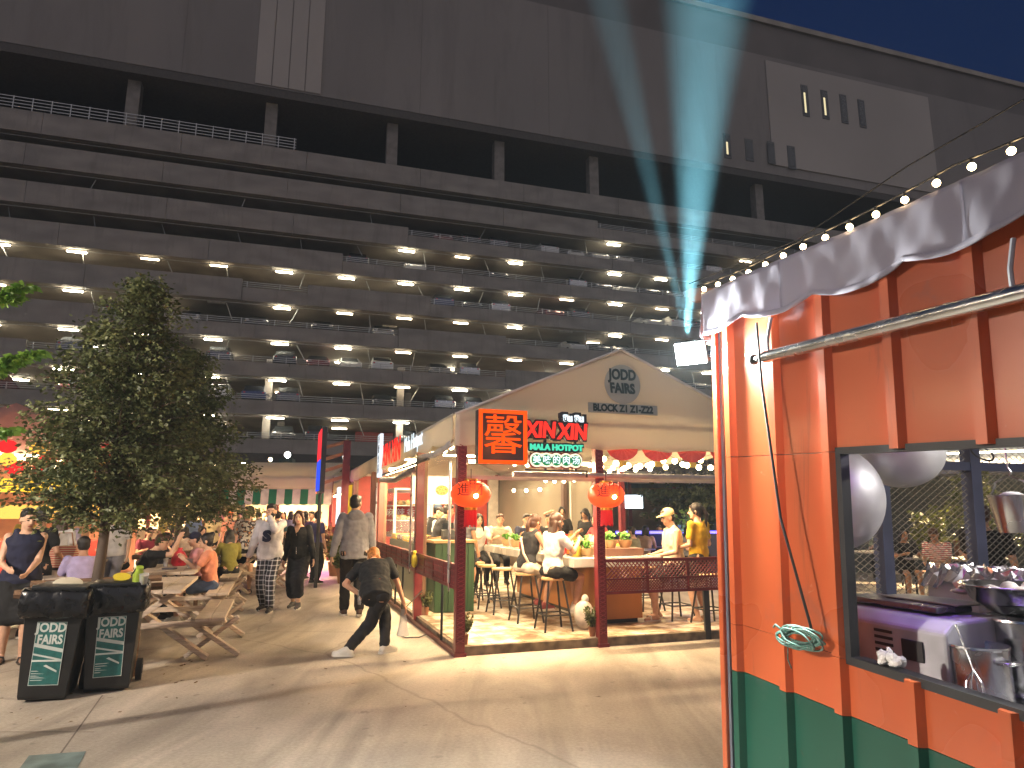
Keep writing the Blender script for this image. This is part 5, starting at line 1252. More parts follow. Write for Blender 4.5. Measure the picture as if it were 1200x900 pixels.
# ---- people on the benches
def seated(label, x, y, face, zs=.46, H=1.62, vox=.012, **k):
    kk = H / 1.68; base = dict(hip=(0, 0, zs / kk + .095), lean=8, lf=(-.11, .42, .08), rf=(.11, .40, .08), lk=(0, .5, 1), rk=(0, .5, 1), lh=(-.14, .42, zs / kk + .36), rh=(.14, .42, zs / kk + .36))
    base.update(k); return person(label, (x, y, base.pop('z0', 0)), face, H, vox, **base)
x, y, z = pt(168, 10.6); seated("man in black t-shirt leaning on the picnic table, hands at his face", x, y, LH - 88, H=1.72, vox=.010, lean=24, head=(-5, 5), top=black_c, bottom=dark_c, shoes=dark_sh, lh=(-.08, .50, 1.12), rh=(.12, .52, 1.16), le=(-.6, .3, -1), re=(.6, .3, -1), skin=1, hair=('short', 'brown'))
x, y, z = pt(252, 10.6); seated("woman in orange t-shirt and denim shorts seated on the right hand bench", x, y, LH + 92, H=1.64, vox=.010, fem=True, lean=6, top=cloth("orange_tee", (.70, .26, .15)), bottom=cloth("denim", (.06, .09, .17)), legs='shorts', shoes=white_sh, hair=('bun', 'black'), skin=1, lh=(-.1, .36, .92), rh=(.08, .38, .94))
x, y, z = pt(240, 11.4); seated("person in pink shirt and dark cap seated just past the woman in orange", x, y, LH + 95, H=1.62, top=cloth("pink", (.6, .28, .30)), bottom=dark_c, cap=navy_c, skin=1, fem=True, hair=('short', 'black'))
x, y, z = pt(190, 11.5); seated("person in dark top with black hair seated beyond the man in black", x, y, LH - 85, H=1.6, vox=.014, top=dark_c, bottom=dark_c, fem=True, hair=('bob', 'black'), skin=1)
x, y, z = pt(106, 9.2); seated("dark haired person in lilac shirt seated with back turned behind the tree trunk", x, y, LH + 25, H=1.66, vox=.012, top=cloth("lilac_shirt", (.42, .36, .58)), sleeve='short', bottom=navy_c, hair=('short', 'black'), face_detail=False, lean=14)
x, y, z = pt(140, 12.6); person("person in white shirt standing behind the seated man in black", (x, y, 0), 180, 1.66, .014, top=white_c, bottom=grey_c, hair=('short', 'black'), skin=1, loose=.02)
x, y, z = pt(273, 13.2); seated("woman with long dark hair in olive jacket seated on a far bench", x, y, LH + 20, H=1.62, vox=.014, fem=True, top=cloth("olive", (.20, .18, .03)), sleeve='long', bottom=dark_c, hair=('long', 'black'), face_detail=False)
x, y, z = pt(292, 14.2); person("man in white floral shirt and black shorts standing behind the couple", (x, y, 0), 200, 1.74, .012, top=floral("floral", (.55, .52, .50), (.05, .05, .06), 16, .5), bottom=black_c, legs='shorts', shoes=dark_sh, shoe_kind='sandal', loose=.02, hair=('short', 'black'), skin=1, head=(-30, 0))
crowd = [(222, 15.5, 'cream', (.6, .48, .38), 'bob', "person in cream top seated beyond the second tree", 1, 60), (235, 16.2, 'beige', (.5, .38, .28), 'bob', "dark haired person in beige seated next to the cream top", 1, 240), (207, 16.8, 'night', (.03, .03, .06), 'short', "person in very dark shirt seated behind the second tree trunk", 1, 100),
         (252, 17.6, 'sand', (.55, .45, .25), 'long', "person in sand coloured shirt near the orange cap", 0, 190), (261, 18.2, 'purple', (.3, .2, .5), 'short', "person in purple shirt standing behind the tables", 0, 170), (270, 17.2, 'coral', (.6, .25, .18), 'cap', "person in orange cap facing the tables", 0, 160), (281, 19.5, 'ink', (.03, .03, .05), 'cap2', "person in black cap behind the olive jacket", 0, 200),
         (303, 21.0, 'slate', (.12, .13, .18), 'short', "person in slate shirt queuing at the striped awning stall", 0, 20), (326, 17.5, 'sea', (.05, .12, .14), 'short', "person in dark teal behind the couple's shoulders", 0, 10), (357, 17.0, 'plum', (.08, .04, .14), 'long', "woman in dark purple dress walking away past the plants", 0, -10), (366, 18.5, 'rose', (.45, .12, .22), 'short', "person in pink lit by the neon sign up the lane", 0, 170), (341, 22, 'bluegrey', (.2, .22, .3), 'bob', "person in blue grey far up the lane", 0, 0)]
crowd += [(150, 14.5, 'ivory', (.55, .5, .42), 'bob', "woman in ivory top seated left of the second tree", 1, 120), (176, 15.2, 'wine', (.25, .03, .06), 'short', "person in wine red shirt seated left of the second tree trunk", 1, 220), (128, 15.8, 'tealgreen', (.04, .15, .13), 'long', "long haired person in teal green beyond the white shirted man", 0, 150), (198, 18.6, 'lemon', (.6, .52, .15), 'bob', "person in lemon top standing far behind the second tree", 0, 200), (228, 19.4, 'skyblue', (.22, .32, .5), 'short', "person in sky blue shirt standing beyond the farthest tables", 0, 175), (244, 20.4, 'brick', (.4, .12, .07), 'long', "long haired person in brick red top by the far tents", 0, 30),
          (290, 19.0, 'mint', (.3, .5, .4), 'bob', "person in mint top left of the floral shirt man", 0, 190), (316, 20.4, 'stone', (.4, .38, .33), 'short', "person in stone coloured shirt between the floral man and the couple", 0, 40), (333, 23.5, 'rust', (.35, .14, .04), 'long', "person in rust top far behind the couple", 0, 180), (350, 24.0, 'milk', (.6, .58, .55), 'bob', "person in milk white top at the far end of the lane", 0, 10), (372, 16.0, 'indigo', (.05, .05, .15), 'short', "person in indigo shirt beside the magenta light", 0, -30), (92, 14.0, 'apricot', (.6, .35, .2), 'bob', "person in apricot top behind the lilac shirt", 0, 210),
          (745, 15.6, 'khaki', (.22, .2, .12), 'short', "person in khaki seated left in the right yard", 1, 60), (800, 16.4, 'ash', (.2, .2, .21), 'bob', "person in ash grey seated behind the capped man", 1, 230), (1030, 16.0, 'sage', (.2, .25, .18), 'short', "person in sage green seated far beyond the kiosk mesh", 1, 140), (1120, 14.6, 'cocoa', (.18, .09, .06), 'bob', "person in cocoa top seated behind the striped shirt man", 1, 200)]
for u, Y, nm, c, hk, lab, sit, fc in crowd:
    x, y, z = pt(u, Y); kw = dict(top=cloth(nm, c), bottom=black_c, face_detail=False, fem=(hk in ('bob', 'long')), skin=1)
    if hk.startswith('cap'): kw.update(hair=('short', 'black'), cap=cloth("cap_orange", (.7, .2, .06)) if hk == 'cap' else black_c)
    else: kw.update(hair=(hk, 'black'))
    if sit: seated(lab, x, y, fc, H=1.62, vox=.018, **kw)
    else: person(lab, (x, y, 0), fc, 1.64, .018, shoes=dark_sh, **kw)
# ---- hotpot stall guests and staff (on the platform)
PF = FH + .006
def SG(f, d): v = S(f, d); return v.x, v.y
def sit_stall(label, f, d, face, **k):
    x, y = SG(f, d); H = k.pop('H', 1.62); kk = H / 1.68
    base = dict(zs=.665, z0=PF, lf=(-.10, .30, .25), rf=(.10, .26, .22), H=H, lh=(-.14, .42, 1.06), rh=(.14, .42, 1.08)); base.update(k); return seated(label, x, y, face, **base)
sit_stall("woman with long ombre hair, white t-shirt and black shorts on a stool", 1.42, .66, LH - 75, H=1.62, vox=.009, fem=True, lean=4, skin=0, top=white_c, bottom=black_c, legs='shorts', shoes=white_sh, hair=('long', 'ombre'), lh=(-.02, .40, 1.22), rh=(.10, .38, 1.15), head=(-8, 4), lf=(-.06, .42, .30), rf=(.09, .30, .28))
t, q = sit_stall("woman in dark top with cream shoulder strap and cream skirt on the second bar stool", 1.32, 1.42, LH - 70, H=1.62, vox=.010, fem=True, lean=14, top=dark_c, bottom=cloth("cream_skirt", (.6, .5, .38)), legs='shorts', shoes=red_sh, hair=('pony', 'brown'), face_detail=False, sleeve='none')
MB().tube([q['tp'](-.13, .03, .46), q['tp'](-.06, -.135, .36), q['tp'](.06, -.14, .15), q['tp'](.15, -.06, .0)], .018, 6).build("shoulder_strap", cloth("cream_strap", (.6, .45, .36)), t, smooth=True)
x, y = SG(1.0, 3.6); person("man in grey t-shirt and dark shorts standing by the counter behind the left lantern", (x, y, PF), LH - 70, 1.76, .010, top=cloth("tee_grey", (.15, .15, .18)), bottom=dark_c, legs='shorts', shoes=dark_sh, shoe_kind='sandal', loose=.02, hair=('short', 'black'), head=(-20, 5), rh=(.20, .12, .80), lh=(-.2, .22, .95))
for f, d, lab, c, hk, fc, sk_ in ((1.55, 4.75, "woman with long dark hair in white facing the camera across the counter", white_c, 'long', 180, 1), (2.05, 4.95, "person with brown hair seated next to the long haired woman across the counter", cloth("beige2", (.5, .4, .3)), 'short', 170, 1), (2.55, 4.9, "dark haired child low behind the dishes across the counter", navy_c, 'short', 180, 1), (3.45, 3.4, "person in red seated on the far side of the counter", cloth("tee_red", (.4, .05, .05)), 'bob', 110, 1), (3.0, 4.7, "person in black seated at the far corner of the counter", black_c, 'short', 150, 0)):
    sit_stall(lab, f, d, LH + fc, H=1.58, vox=.014, top=c, bottom=dark_c, shoes=dark_sh, hair=(hk, 'brown' if 'brown' in lab else 'black'), fem=hk != 'short', skin=sk_)
x, y = SG(3.75, 5.9); person("woman in black working with raised arm before the beige canvas wall", (x, y, PF), LH + 165, 1.62, .014, top=black_c, bottom=black_c, fem=True, hair=('bun', 'black'), skin=2, rh=(.28, .15, 1.55), lh=(-.15, .3, 1.05), shoes=dark_sh)
x, y = SG(4.0, 5.2); person("second worker in black looking down right of the one with raised arm", (x, y, PF), LH + 120, 1.58, .014, top=black_c, bottom=black_c, hair=('bob', 'black'), fem=True, skin=2, head=(0, 25), shoes=dark_sh)
x, y = SG(.95, 6.1); person("cook in dark shirt and blue cap working behind the display fridge", (x, y, PF), LH - 70, 1.68, .014, top=dark_c, bottom=black_c, sleeve='long', hair=('short', 'black'), cap=cloth("blue_cap", (.08, .12, .2)), lh=(-.12, .4, 1.1), rh=(.12, .42, 1.1), lean=12, shoes=dark_sh)
x, y = SG(.7, 4.6); person("cook in dark shirt leaning over the green serving counter", (x, y, PF), LH - 100, 1.70, .014, top=dark_c, bottom=black_c, sleeve='long', hair=('short', 'black'), lh=(-.1, .42, 1.05), rh=(.12, .45, 1.1), lean=20, shoes=dark_sh)
x, y = SG(1.0, 3.2 + 2.2); person("cook in white top behind the green serving counter", (x, y, PF), LH + 120, 1.6, .014, top=white_c, bottom=black_c, hair=('short', 'black'), shoes=dark_sh, skin=1)
sit_stall("man in cream cap and sleeveless cream shirt on a stool", 3.42, .95, LH + 82, H=1.72, vox=.009, lean=3, skin=1, top=cloth("cream_tank", (.66, .52, .40)), sleeve='none', bottom=dark_c, legs='shorts', shoes=white_sh, shoe_kind='sandal', hair=('short', 'black'), cap=cloth("cream_cap", (.68, .56, .28)), head=(0, 12), lh=(-.14, .30, .86), rh=(.12, .28, .86), loose=.015, lf=(-.12, .36, .08), rf=(.12, .22, .08))
x, y = SG(3.62, .62); person("woman with black ponytail in mustard top and dark shorts standing with her back turned", (x, y, PF), LH + 20, 1.64, .009, fem=True, skin=1, top=cloth("mustard_top", (.58, .36, .015)), bottom=dark_c, legs='shorts', shoes=white_sh, shoe_kind='sandal', hair=('pony', 'black'), head=(35, 2), lh=(-.13, .24, 1.02), rh=(.14, .22, 1.06), hem=.04)
# ---- seated far right and beyond the kiosk
x, y, z = pt(755, 17); seated("person in beige top seated with back turned in the dark right yard", x, y, -20, H=1.62, vox=.016, top=cloth("tan_top", (.4, .25, .16)), bottom=dark_c, fem=True, hair=('bob', 'black'), face_detail=False)
x, y, z = pt(772, 18.5); seated("person in dark clothes seated beyond the beige top in the dark yard", x, y, 160, H=1.62, vox=.018, top=dark_c, bottom=dark_c, hair=('short', 'black'), face_detail=False)
x, y, z = pt(1096, 12.6); seated("man in striped shirt and white trousers seated beyond the kiosk mesh", x, y, 130, H=1.66, vox=.012, zs=.5, lean=16, skin=2, top=striped("shirt_striped", (.6, .52, .48), (.35, .05, .06), 9), bottom=cloth("white_trousers", (.6, .56, .48)), shoes=dark_sh, hair=('short', 'brown'), head=(0, 25), lh=(-.1, .40, .75), rh=(.12, .42, .72))
x, y, z = pt(1054, 13.4); seated("bare legged woman in pale shoes seated at a far table beyond the kiosk mesh", x, y, 170, H=1.62, vox=.014, zs=.48, fem=True, skin=2, top=dark_c, bottom=black_c, legs='shorts', shoes=white_sh, hair=('bob', 'black'))
x, y, z = pt(1150, 7.6); person("man in dark shirt with short brown hair standing just beyond the kiosk mesh", (x, y, 0), -40, 1.70, .012, top=black_c, bottom=black_c, hair=('short', 'brown'), skin=0, lh=(-.1, .35, 1.1), shoes=dark_sh)
# ================================================================ seating yard, trees, bins (left)
plank = mat("whitewashed_timber", (.50, .40, .31), .7, .2, 5, .2, stretch=(1.5, 14, 14))
log_m = mat("brown_log", (.17, .095, .05), .8, .25, 6, .4, stretch=(1, 1, 8))
def table(label, loc, rz, L=1.7, protos=[]):
    if protos: return dup(protos[0], loc, rz, label)
    t = thing("picnic_table", label, "table", loc, rz, "whitewashed picnic tables in the yard")
    tp_ = MB()
    for i in range(4): tp_.b2((-.37 + i * .187, -L / 2, .735), (-.37 + i * .187 + .178, L / 2, .775))
    tp_.build("tabletop", plank, t, bevel=.004)
    for s in (-1, 1):
        b = MB()
        for i in range(2): b.b2((s * .68 - .15 + i * .152, -L / 2 - .02, .43), (s * .68 - .15 + i * .152 + .145, L / 2 + .02, .47))
        b.build("bench_seat", plank, t, bevel=.004)
        for y in (-L / 2 + .2, L / 2 - .2):
            MB().beam((s * .66, y + s * .03, .02), (-s * .28, y + s * .03, .72), .05, .14, (0, 1, 0)).build("leg", plank, t, bevel=.004)
            MB().beam((s * .98, y + s * .035 + .08, .02), (s * .42, y + s * .035 + .08, .42), .045, .12, (0, 1, 0)).build("brace", plank, t, bevel=.004)
            MB().beam((s * .42, y + s * .035 + .16, .02), (s * .95, y + s * .035 + .16, .42), .045, .12, (0, 1, 0)).build("brace", plank, t, bevel=.004)
    for y in (-L / 2 + .2, L / 2 - .2): MB().b2((-.8, y - .07, .37), (.8, y - .025, .428)).build("crossbar", plank, t, bevel=.004)
    protos.append(t); return t
T2 = Vector(((210 - 600) / 814 * 10.6, 10.6, 0))
for i, (o_, lab) in enumerate(((-2.45, "empty whitewashed picnic table nearest the camera behind the black bins"), (0, "picnic table where the man in black and the woman in orange sit"), (2.5, "third picnic table beyond the second tree"), (5.2, "fourth picnic table up the lane, nearly hidden"), (8.2, "farthest picnic table by the striped awning"))):
    table(lab, T2 + D * o_ + F * (.12 if i == 0 else .0), LANE)
for i, (x, y) in enumerate(((-6.3, 9.6), (-7.6, 12.6), (-5.6, 14.6))): table(("picnic table left of the tree trunk with the lilac shirt", "picnic table farther left behind the standing group", "picnic table left of the second tree")[i], (x, y, 0), LANE)
# things on the table
tp0 = T2 + Vector((0, 0, .777))
bg = MB().lathe((0, 0, 0), [(.09, 0), (.12, .05), (.115, .12), (.07, .2), (.03, .24), (.04, .27), (.001, .27)], 14).build("red_bag", mat("red_bag", (.65, .03, .05), .45, .2, 20, .4), None, smooth=True); bg.location = tp0 + F * .02 + D * .35; tag(bg, "bright red carrier bag standing on the picnic table between the man and woman", "bag")
for i, (f, d_, lab) in enumerate(((-.15, .2, "clear drink cup beside the man in black on the picnic table"), (-.05, .55, "clear drink cup behind the red bag on the picnic table"), (.22, -.1, "clear drink cup in front of the woman in orange"))):
    t = thing("drink_cup", lab, "cup", tp0 + F * f + D * d_, 0, "clear cups on the picnic table"); MB().lathe((0, 0, 0), [(.03, 0), (.042, .13), (.039, .13), (.028, .006)], 14).build("cup", glass("cup_clear", (.95, .93, .9), .35, .1), t, smooth='auto'); MB().cyl((0, 0, .008), (0, 0, .08), .028, .034, 12).build("drink", mat("cola", (.12, .05, .02), .3), t)
ph = MB().b2((-.09, -.05, 0), (.09, .05, .02)).build("food_box", mat("dark_tray", (.05, .04, .05), .5), None, bevel=.004); ph.location = tp0 + F * -.02 - D * .35; tag(ph, "dark food tray lying at the near end of the picnic table", "tray")
# ---- trees
bark = mat("tree_bark", (.10, .07, .05), .85, .3, 8, .5, stretch=(1, 1, .2))
def leaf_mat(name, c0, c1, rough=.55):
    m = bpy.data.materials.new(name); m.use_nodes = True; MATS[name] = m; n, l = m.node_tree.nodes, m.node_tree.links; b = n["Principled BSDF"]
    at_ = n.new("ShaderNodeAttribute"); at_.attribute_name = "tone"; r = n.new("ShaderNodeValToRGB"); r.color_ramp.elements[0].color = (*c0, 1); r.color_ramp.elements[1].color = (*c1, 1)
    l.new(at_.outputs["Fac"], r.inputs[0]); l.new(r.outputs[0], b.inputs["Base Color"]); b.inputs["Roughness"].default_value = rough
    tr = n.new("ShaderNodeBsdfTranslucent"); l.new(r.outputs[0], tr.inputs[0]); mx = n.new("ShaderNodeMixShader"); mx.inputs[0].default_value = .25; o = [x for x in n if x.type == 'OUTPUT_MATERIAL'][0]
    l.new(b.outputs[0], mx.inputs[1]); l.new(tr.outputs[0], mx.inputs[2]); l.new(mx.outputs[0], o.inputs[0]); return m
LEAF = leaf_mat("leaf_dark", (.042, .06, .02), (.20, .215, .08))
LEAFY = leaf_mat("leaf_bright", (.10, .22, .03), (.30, .48, .08))
def leaves(name, pts, m, parent, size, rng, droop=.3):
    """pts: (centre, outward, spread); one mesh of little pointed leaf faces with a tone per leaf"""
    vs = []; fs = []; tone = []
    for c, out, spr, n, tn in pts:
        for _ in range(n):
            p = c + Vector((rng.gauss(0, spr), rng.gauss(0, spr), rng.gauss(0, spr * .7)))
            a = (out + Vector((rng.uniform(-1, 1), rng.uniform(-1, 1), rng.uniform(-.8, .6))) * 1.1); a.z -= droop; a.normalize()
            s_ = a.cross(Vector((rng.uniform(-1, 1), rng.uniform(-1, 1), rng.uniform(-1, 1)))).normalized()
            L = size * rng.uniform(.6, 1.3); W = L * rng.uniform(.22, .36); k = len(vs)
            vs += [p, p + a * L * .45 + s_ * W, p + a * L, p + a * L * .45 - s_ * W]; fs.append((k, k + 1, k + 2, k + 3)); tone.append(max(0, min(1, tn + rng.uniform(-.3, .3))))
    me = bpy.data.meshes.new(name); me.from_pydata([tuple(v) for v in vs], [], fs); me.materials.append(m)
    at_ = me.attributes.new("tone", 'FLOAT', 'FACE'); at_.data.foreach_set("value", tone)
    o = bpy.data.objects.new(name, me); COL.objects.link(o); o.parent = parent; return o
def tree(label, loc, H, R0, seed, n_br=120, clear=1.05, size=.075, lpc=22, lean=(0, 0), wpow=.8):
    rng = random.Random(seed); t = thing("tree", label, "tree", loc, 0)
    tr = [Vector((lean[0] * z * z / H + .02 * math.sin(z * 3 + seed), lean[1] * z * z / H + .02 * math.cos(z * 2.3), z)) for z in [H * .97 * i / 14 for i in range(15)]]
    MB().tube(tr, [.058 * (1 - i / 15) ** .8 + .006 for i in range(15)], 9).build("trunk", bark, t, smooth=True)
    br = MB(); pts = []
    for i in range(n_br):
        q = (i + rng.random()) / n_br; z = clear + (H - clear) * q ** 1.02
        zi = min(13.9, z / (H * .97) * 14); k = int(zi); p0 = tr[k].lerp(tr[k + 1], zi - k)
        env = R0 * ((1 - q) ** wpow) * (.35 + .65 * min(1, (q + .10) * 5)) + .10
        L = env * rng.uniform(.62, 1.12); a = i * 2.399 + rng.uniform(-.5, .5); up = rng.uniform(.05, .55) + .5 * q
        d_ = Vector((math.cos(a), math.sin(a), up)).normalized(); p1 = p0 + d_ * L * .55; p2 = p1 + Vector((d_.x, d_.y, d_.z - .35)).normalized() * L * .5
        br.tube([p0, p1, p2], [.014 * (1 - q * .6), .008, .003], 5, cap=False)
        tn = rng.uniform(.12, .75)
        n_c = max(2, int(L / .13))
        for j in range(n_c):
            f_ = .22 + .8 * (j + rng.random()) / n_c
            c = p0.lerp(p1, f_ / .55) if f_ < .55 else p1.lerp(p2, (f_ - .55) / .47)
            sd = Vector((-d_.y, d_.x, 0)) * rng.uniform(-1, 1) * L * .32 * f_
            pts.append((c + sd + Vector((0, 0, rng.uniform(-.05, .05))), Vector((d_.x, d_.y, .1)) + sd, .075, lpc, tn + rng.uniform(-.12, .12)))
    br.build("branches", bark, t, smooth=True)
    leaves("crown", pts, LEAF, t, size, rng); return t
TA = Vector(((121 - 600) / 814 * 7.35, 7.35, 0)); TB = Vector(((211 - 600) / 814 * 12.6, 12.6, 0))
tree("dense dark bushy tree with a tapering crown right behind the black bins", TA, 4.15, 1.08, 4, n_br=210, lpc=36, lean=(.06, 0), clear=1.40, size=.052)
tree("second dark bushy tree behind the picnic table, half hidden by the nearer tree", TB, 4.6, 1.42, 9, n_br=190, lpc=26, lean=(.0, 0), clear=1.38, size=.07, wpow=.8)
tree("small tree beyond the kiosk mesh among the seats", (9.3, 13.9, 0), 2.5, .8, 12, n_br=40, lpc=14, clear=1.0, size=.09)
tree("dark tree behind the fence at the back right of the stall", (5.2, 19.5, 0), 4.2, 1.6, 13, n_br=80, lpc=16, clear=1.2, size=.13)
# timber guards round the trunks
for i, (c, lab) in enumerate(((TA, "log rail guard round the trunk of the tree behind the bins"), (TB, "log rail guard round the trunk of the second tree"))):
    t = thing("tree_guard", lab, "tree guard", c, LANE + (.15 if i == 0 else 0), "log guards round the trees"); r_ = .42
    for x in (-1, 1):
        for y in (-1, 1): MB().cyl((x * r_, y * r_, 0), (x * r_, y * r_, .88), .035, .032, 8).build("stake", log_m, t, smooth='auto')
    for y in (-1, 1): MB().cyl((-r_ - .2, y * (r_ + .07), .84), (r_ + .2, y * (r_ + .07), .86), .04, .036, 8).build("rail", log_m, t, smooth='auto')
    for x in (-1, 1): MB().cyl((x * (r_ + .0), -r_ - .22, .77), (x * (r_ + .0), r_ + .22, .78), .036, .034, 8).build("rail", log_m, t, smooth='auto')
# bright branch of a near tree reaching in at the left edge
t = thing("near_tree", "tree at the left edge whose bright green sprays reach into the picture", "tree", (-4.35, 4.7, 0), 0)
MB().tube([(0, 0, 0), (.03, 0, 1.2), (-.02, .02, 2.4), (.02, 0, 3.6)], [.07, .06, .045, .02], 9).build("trunk", bark, t, smooth=True)
rng = random.Random(6); pts = []; br = MB()
for (u0, v0, u1, v1) in ((-130, 395, 32, 336), (-130, 470, 44, 414), (-140, 360, 20, 352), (-150, 540, 14, 505), (-140, 500, 20, 424)):
    a = at(u0, v0, 4.7) - Vector((-4.35, 4.7, 0)); b = at(u1, v1, 4.7) - Vector((-4.35, 4.7, 0)); br.tube([a.lerp(Vector((0, 0, a.z - .3)), .7), a.lerp(b, .5) + Vector((0, 0, .03)), b], [.012, .007, .003], 5)
    for i in range(26):
        q = .35 + .65 * i / 25; c = a.lerp(b, q) + Vector((0, 0, .03 * math.sin(q * 3)))
        for s in (-1, 1): pts.append((c + Vector((0, s * .03, s * .012)), Vector((.8, s * .9, -.1)), .022 * (1.3 - q * .8), 9, .5 + .3 * math.sin(i)))
br.build("branches", bark, t, smooth=True); leaves("crown", pts, LEAFY, t, .062, rng, .15)
# ---- wheeled bins
bin_m = mat("bin_plastic", (.012, .0125, .013), .42, .15, 10, .05); bagm = mat("bin_bag", (.006, .006, .007), .28, .2, 18, .5)
stick_t = mat("sticker_teal", (.02, .13, .12), .5, .15, 30); stick_w = mat("sticker_white", (.55, .6, .56), .5)
def bin_(label, loc, rz, rubbish, tilt=0):
    t = thing("wheeled_bin", label, "bin", loc, rz, "black wheeled bins"); t.rotation_euler = (0, R(tilt), rz)
    def ring(w_, d_, z, y0=0): return [(-w_, y0 - d_, z), (w_, y0 - d_, z), (w_, y0 + d_, z), (-w_, y0 + d_, z)]
    MB().loft([ring(.175, .20, .02, .02), ring(.18, .21, .05, .015), ring(.225, .265, .86, 0), ring(.24, .285, .865, 0), ring(.24, .285, .90, 0)]).build("body", bin_m, t, bevel=.012)
    for s in (-1, 1):
        w_ = MB().cyl((s * .20, .25, .10), (s * .25, .25, .10), .10, n=22).build("wheel", mat("tyre", (.03, .03, .03), .8), t, smooth='auto')
        MB().cyl((s * .195, .25, .10), (s * .256, .25, .10), .045, n=14).build("hub", bin_m, w_, smooth='auto')
    MB().tube([(-.18, .29, .86), (-.18, .36, .88), (.18, .36, .88), (.18, .29, .86)], .015, 8).build("handle", bin_m, t, smooth=True)
    rng = random.Random(len(label) + 3); n = 56; rings = []
    ph = [rng.uniform(0, 6.28) for _ in range(6)]
    def ringb(k, zz, inf, wv):
        out = []
        for i in range(n):
            a = 2 * math.pi * i / n; ca, sa = math.cos(a), math.sin(a); m_ = max(abs(ca) / .245, abs(sa) / .29); x, y = ca / m_, sa / m_
            w2 = sum(math.sin(a * (3 + 4 * q) + ph[q] + k * .5) for q in range(4)) / 4
            ln = math.hypot(x, y); out.append((x * (1 + (inf + wv * w2) / ln), y * (1 + (inf + wv * w2) / ln), zz + w2 * wv * 1.6))
        return out
    rings = [ringb(0, .70, .010, .016), ringb(1, .72, .026, .022), ringb(2, .78, .03, .022), ringb(3, .85, .028, .018), ringb(4, .91, .022, .012), ringb(5, .935, .005, .010), ringb(6, .925, -.05, .010), ringb(7, .88, -.10, .01)]
    MB().loft(rings, cap=True).build("bag_liner", bagm, t, smooth=True)
    MB().loft([ring(.20, .24, .885), ring(.21, .25, .955), ring(.15, .17, .965)]).build("lid_rim", bin_m, t, bevel=.008)
    # sticker on the front face (leans with the body)
    y_at = lambda z: -.21 - (.265 - .21) * (z - .05) / .81 - .0025 + .015 * (1 - (z - .05) / .81)
    z0, z1, hw = .14, .665, .112
    def P(x, z, e=0): return (x, y_at(z) - e, z)
    MB().prism([P(-hw, z0), P(hw, z0), P(hw, z1), P(-hw, z1)], (0, -.002, 0)).build("sticker", stick_t, t)
    ln_ = MB()
    for x0, za, zb in ((-1, .44, .47), (-1, .37, .385)):
        ln_.prism([P(-hw + .004, za + .02, .0026), P(hw - .004, za - .03, .0026), P(hw - .004, zb - .03, .0026), P(-hw + .004, zb + .02, .0026)], (0, -.0012, 0))
    ln_.prism([P(-hw + .004, .335, .0026), P(hw - .004, .335, .0026), P(hw - .004, .35, .0026), P(-hw + .004, .35, .0026)], (0, -.0012, 0))
    for z in (.18, .2, .215, .235, .255): ln_.prism([P(-hw + .01, z, .0026), P(-hw + .03 + .1 * rng.random(), z, .0026), P(-hw + .03 + .1 * rng.random(), z + .006, .0026), P(-hw + .01, z + .006, .0026)], (0, -.0012, 0))
    ln_.prism([P(-.02, .30, .0026), P(.085, .245, .0026), P(.085, .26, .0026), P(0, .31, .0026)], (0, -.0012, 0))
    for a_, b_ in (((-hw, z0), (hw, z0 + .004)), ((-hw, z1 - .004), (hw, z1)), ((-hw, z0 + .0042), (-hw + .004, z1 - .0042)), ((hw - .004, z0 + .0042), (hw, z1 - .0042))):
        ln_.prism([P(a_[0], a_[1], .0026), P(b_[0], a_[1], .0026), P(b_[0], b_[1], .0026), P(a_[0], b_[1], .0026)], (0, -.0012, 0))
    ln_.build("sticker_lines", stick_w, t)
    slope = math.atan2(.055 - (-.015), .81) * .55
    for w_, z, s_ in (("JODD", .615, .105), ("FAIRS", .515, .105)):
        text("lettering", w_, s_, stick_w, t, Matrix.Translation(P(0, z, .004)) @ Matrix.Rotation(R(90) + .05, 4, 'X'), ext=.0012, bold=.0035, sx=.82 if w_ == "JODD" else .74)
    for nm, mtl, c, r_ in rubbish: MB().ball(c, r_, 12).build(nm, mtl, t, smooth=True)
    return t
g0, g1 = gr(46, 824), gr(122, 813)
bin_("left hand black wheeled bin with teal sticker, leaning slightly", (g0.x - .07, g0.y + .2, 0), R(20), [], 3)
bin_("right hand black wheeled bin with teal printed sticker and rubbish heaped on top", (g1.x - .08, g1.y + .2, 0), R(24), [], 0)
def litter(name, label, m, loc, prof_):
    o = MB().lathe((0, 0, 0), prof_, 14).build(name, m, None, smooth='auto'); o.location = loc; o.rotation_euler = (R(20), R(14), 0); tag(o, label, "rubbish")
litter("bottle", "yellow green bottle sticking out of the right hand bin", mat("yellow_green_plastic", (.35, .48, .06), .35, .2, 12), (g1.x + .14, g1.y + .12, .93), [(.045, 0), (.05, .02), (.05, .10), (.03, .15), (.032, .18), (.001, .18)])
litter("cup", "yellow food tub lying on top of the right hand bin", mat("yellow_tub", (.7, .55, .05), .4), (g1.x - .06, g1.y + .2, .93), [(.05, 0), (.07, .07), (.075, .075), (.001, .075)])
litter("food_box", "pale takeaway lid on top of the left hand bin", mat("pale_card", (.6, .55, .42), .6), (g0.x + .0, g0.y + .2, .935), [(.1, 0), (.12, .03), (.11, .035), (.001, .035)])
litter("cup", "clear plastic cup at the right rim of the right hand bin", glass("cup_clear", (.95, .93, .9), .35, .1), (g1.x + .2, g1.y + .1, .92), [(.03, 0), (.042, .12), (.001, .12)])

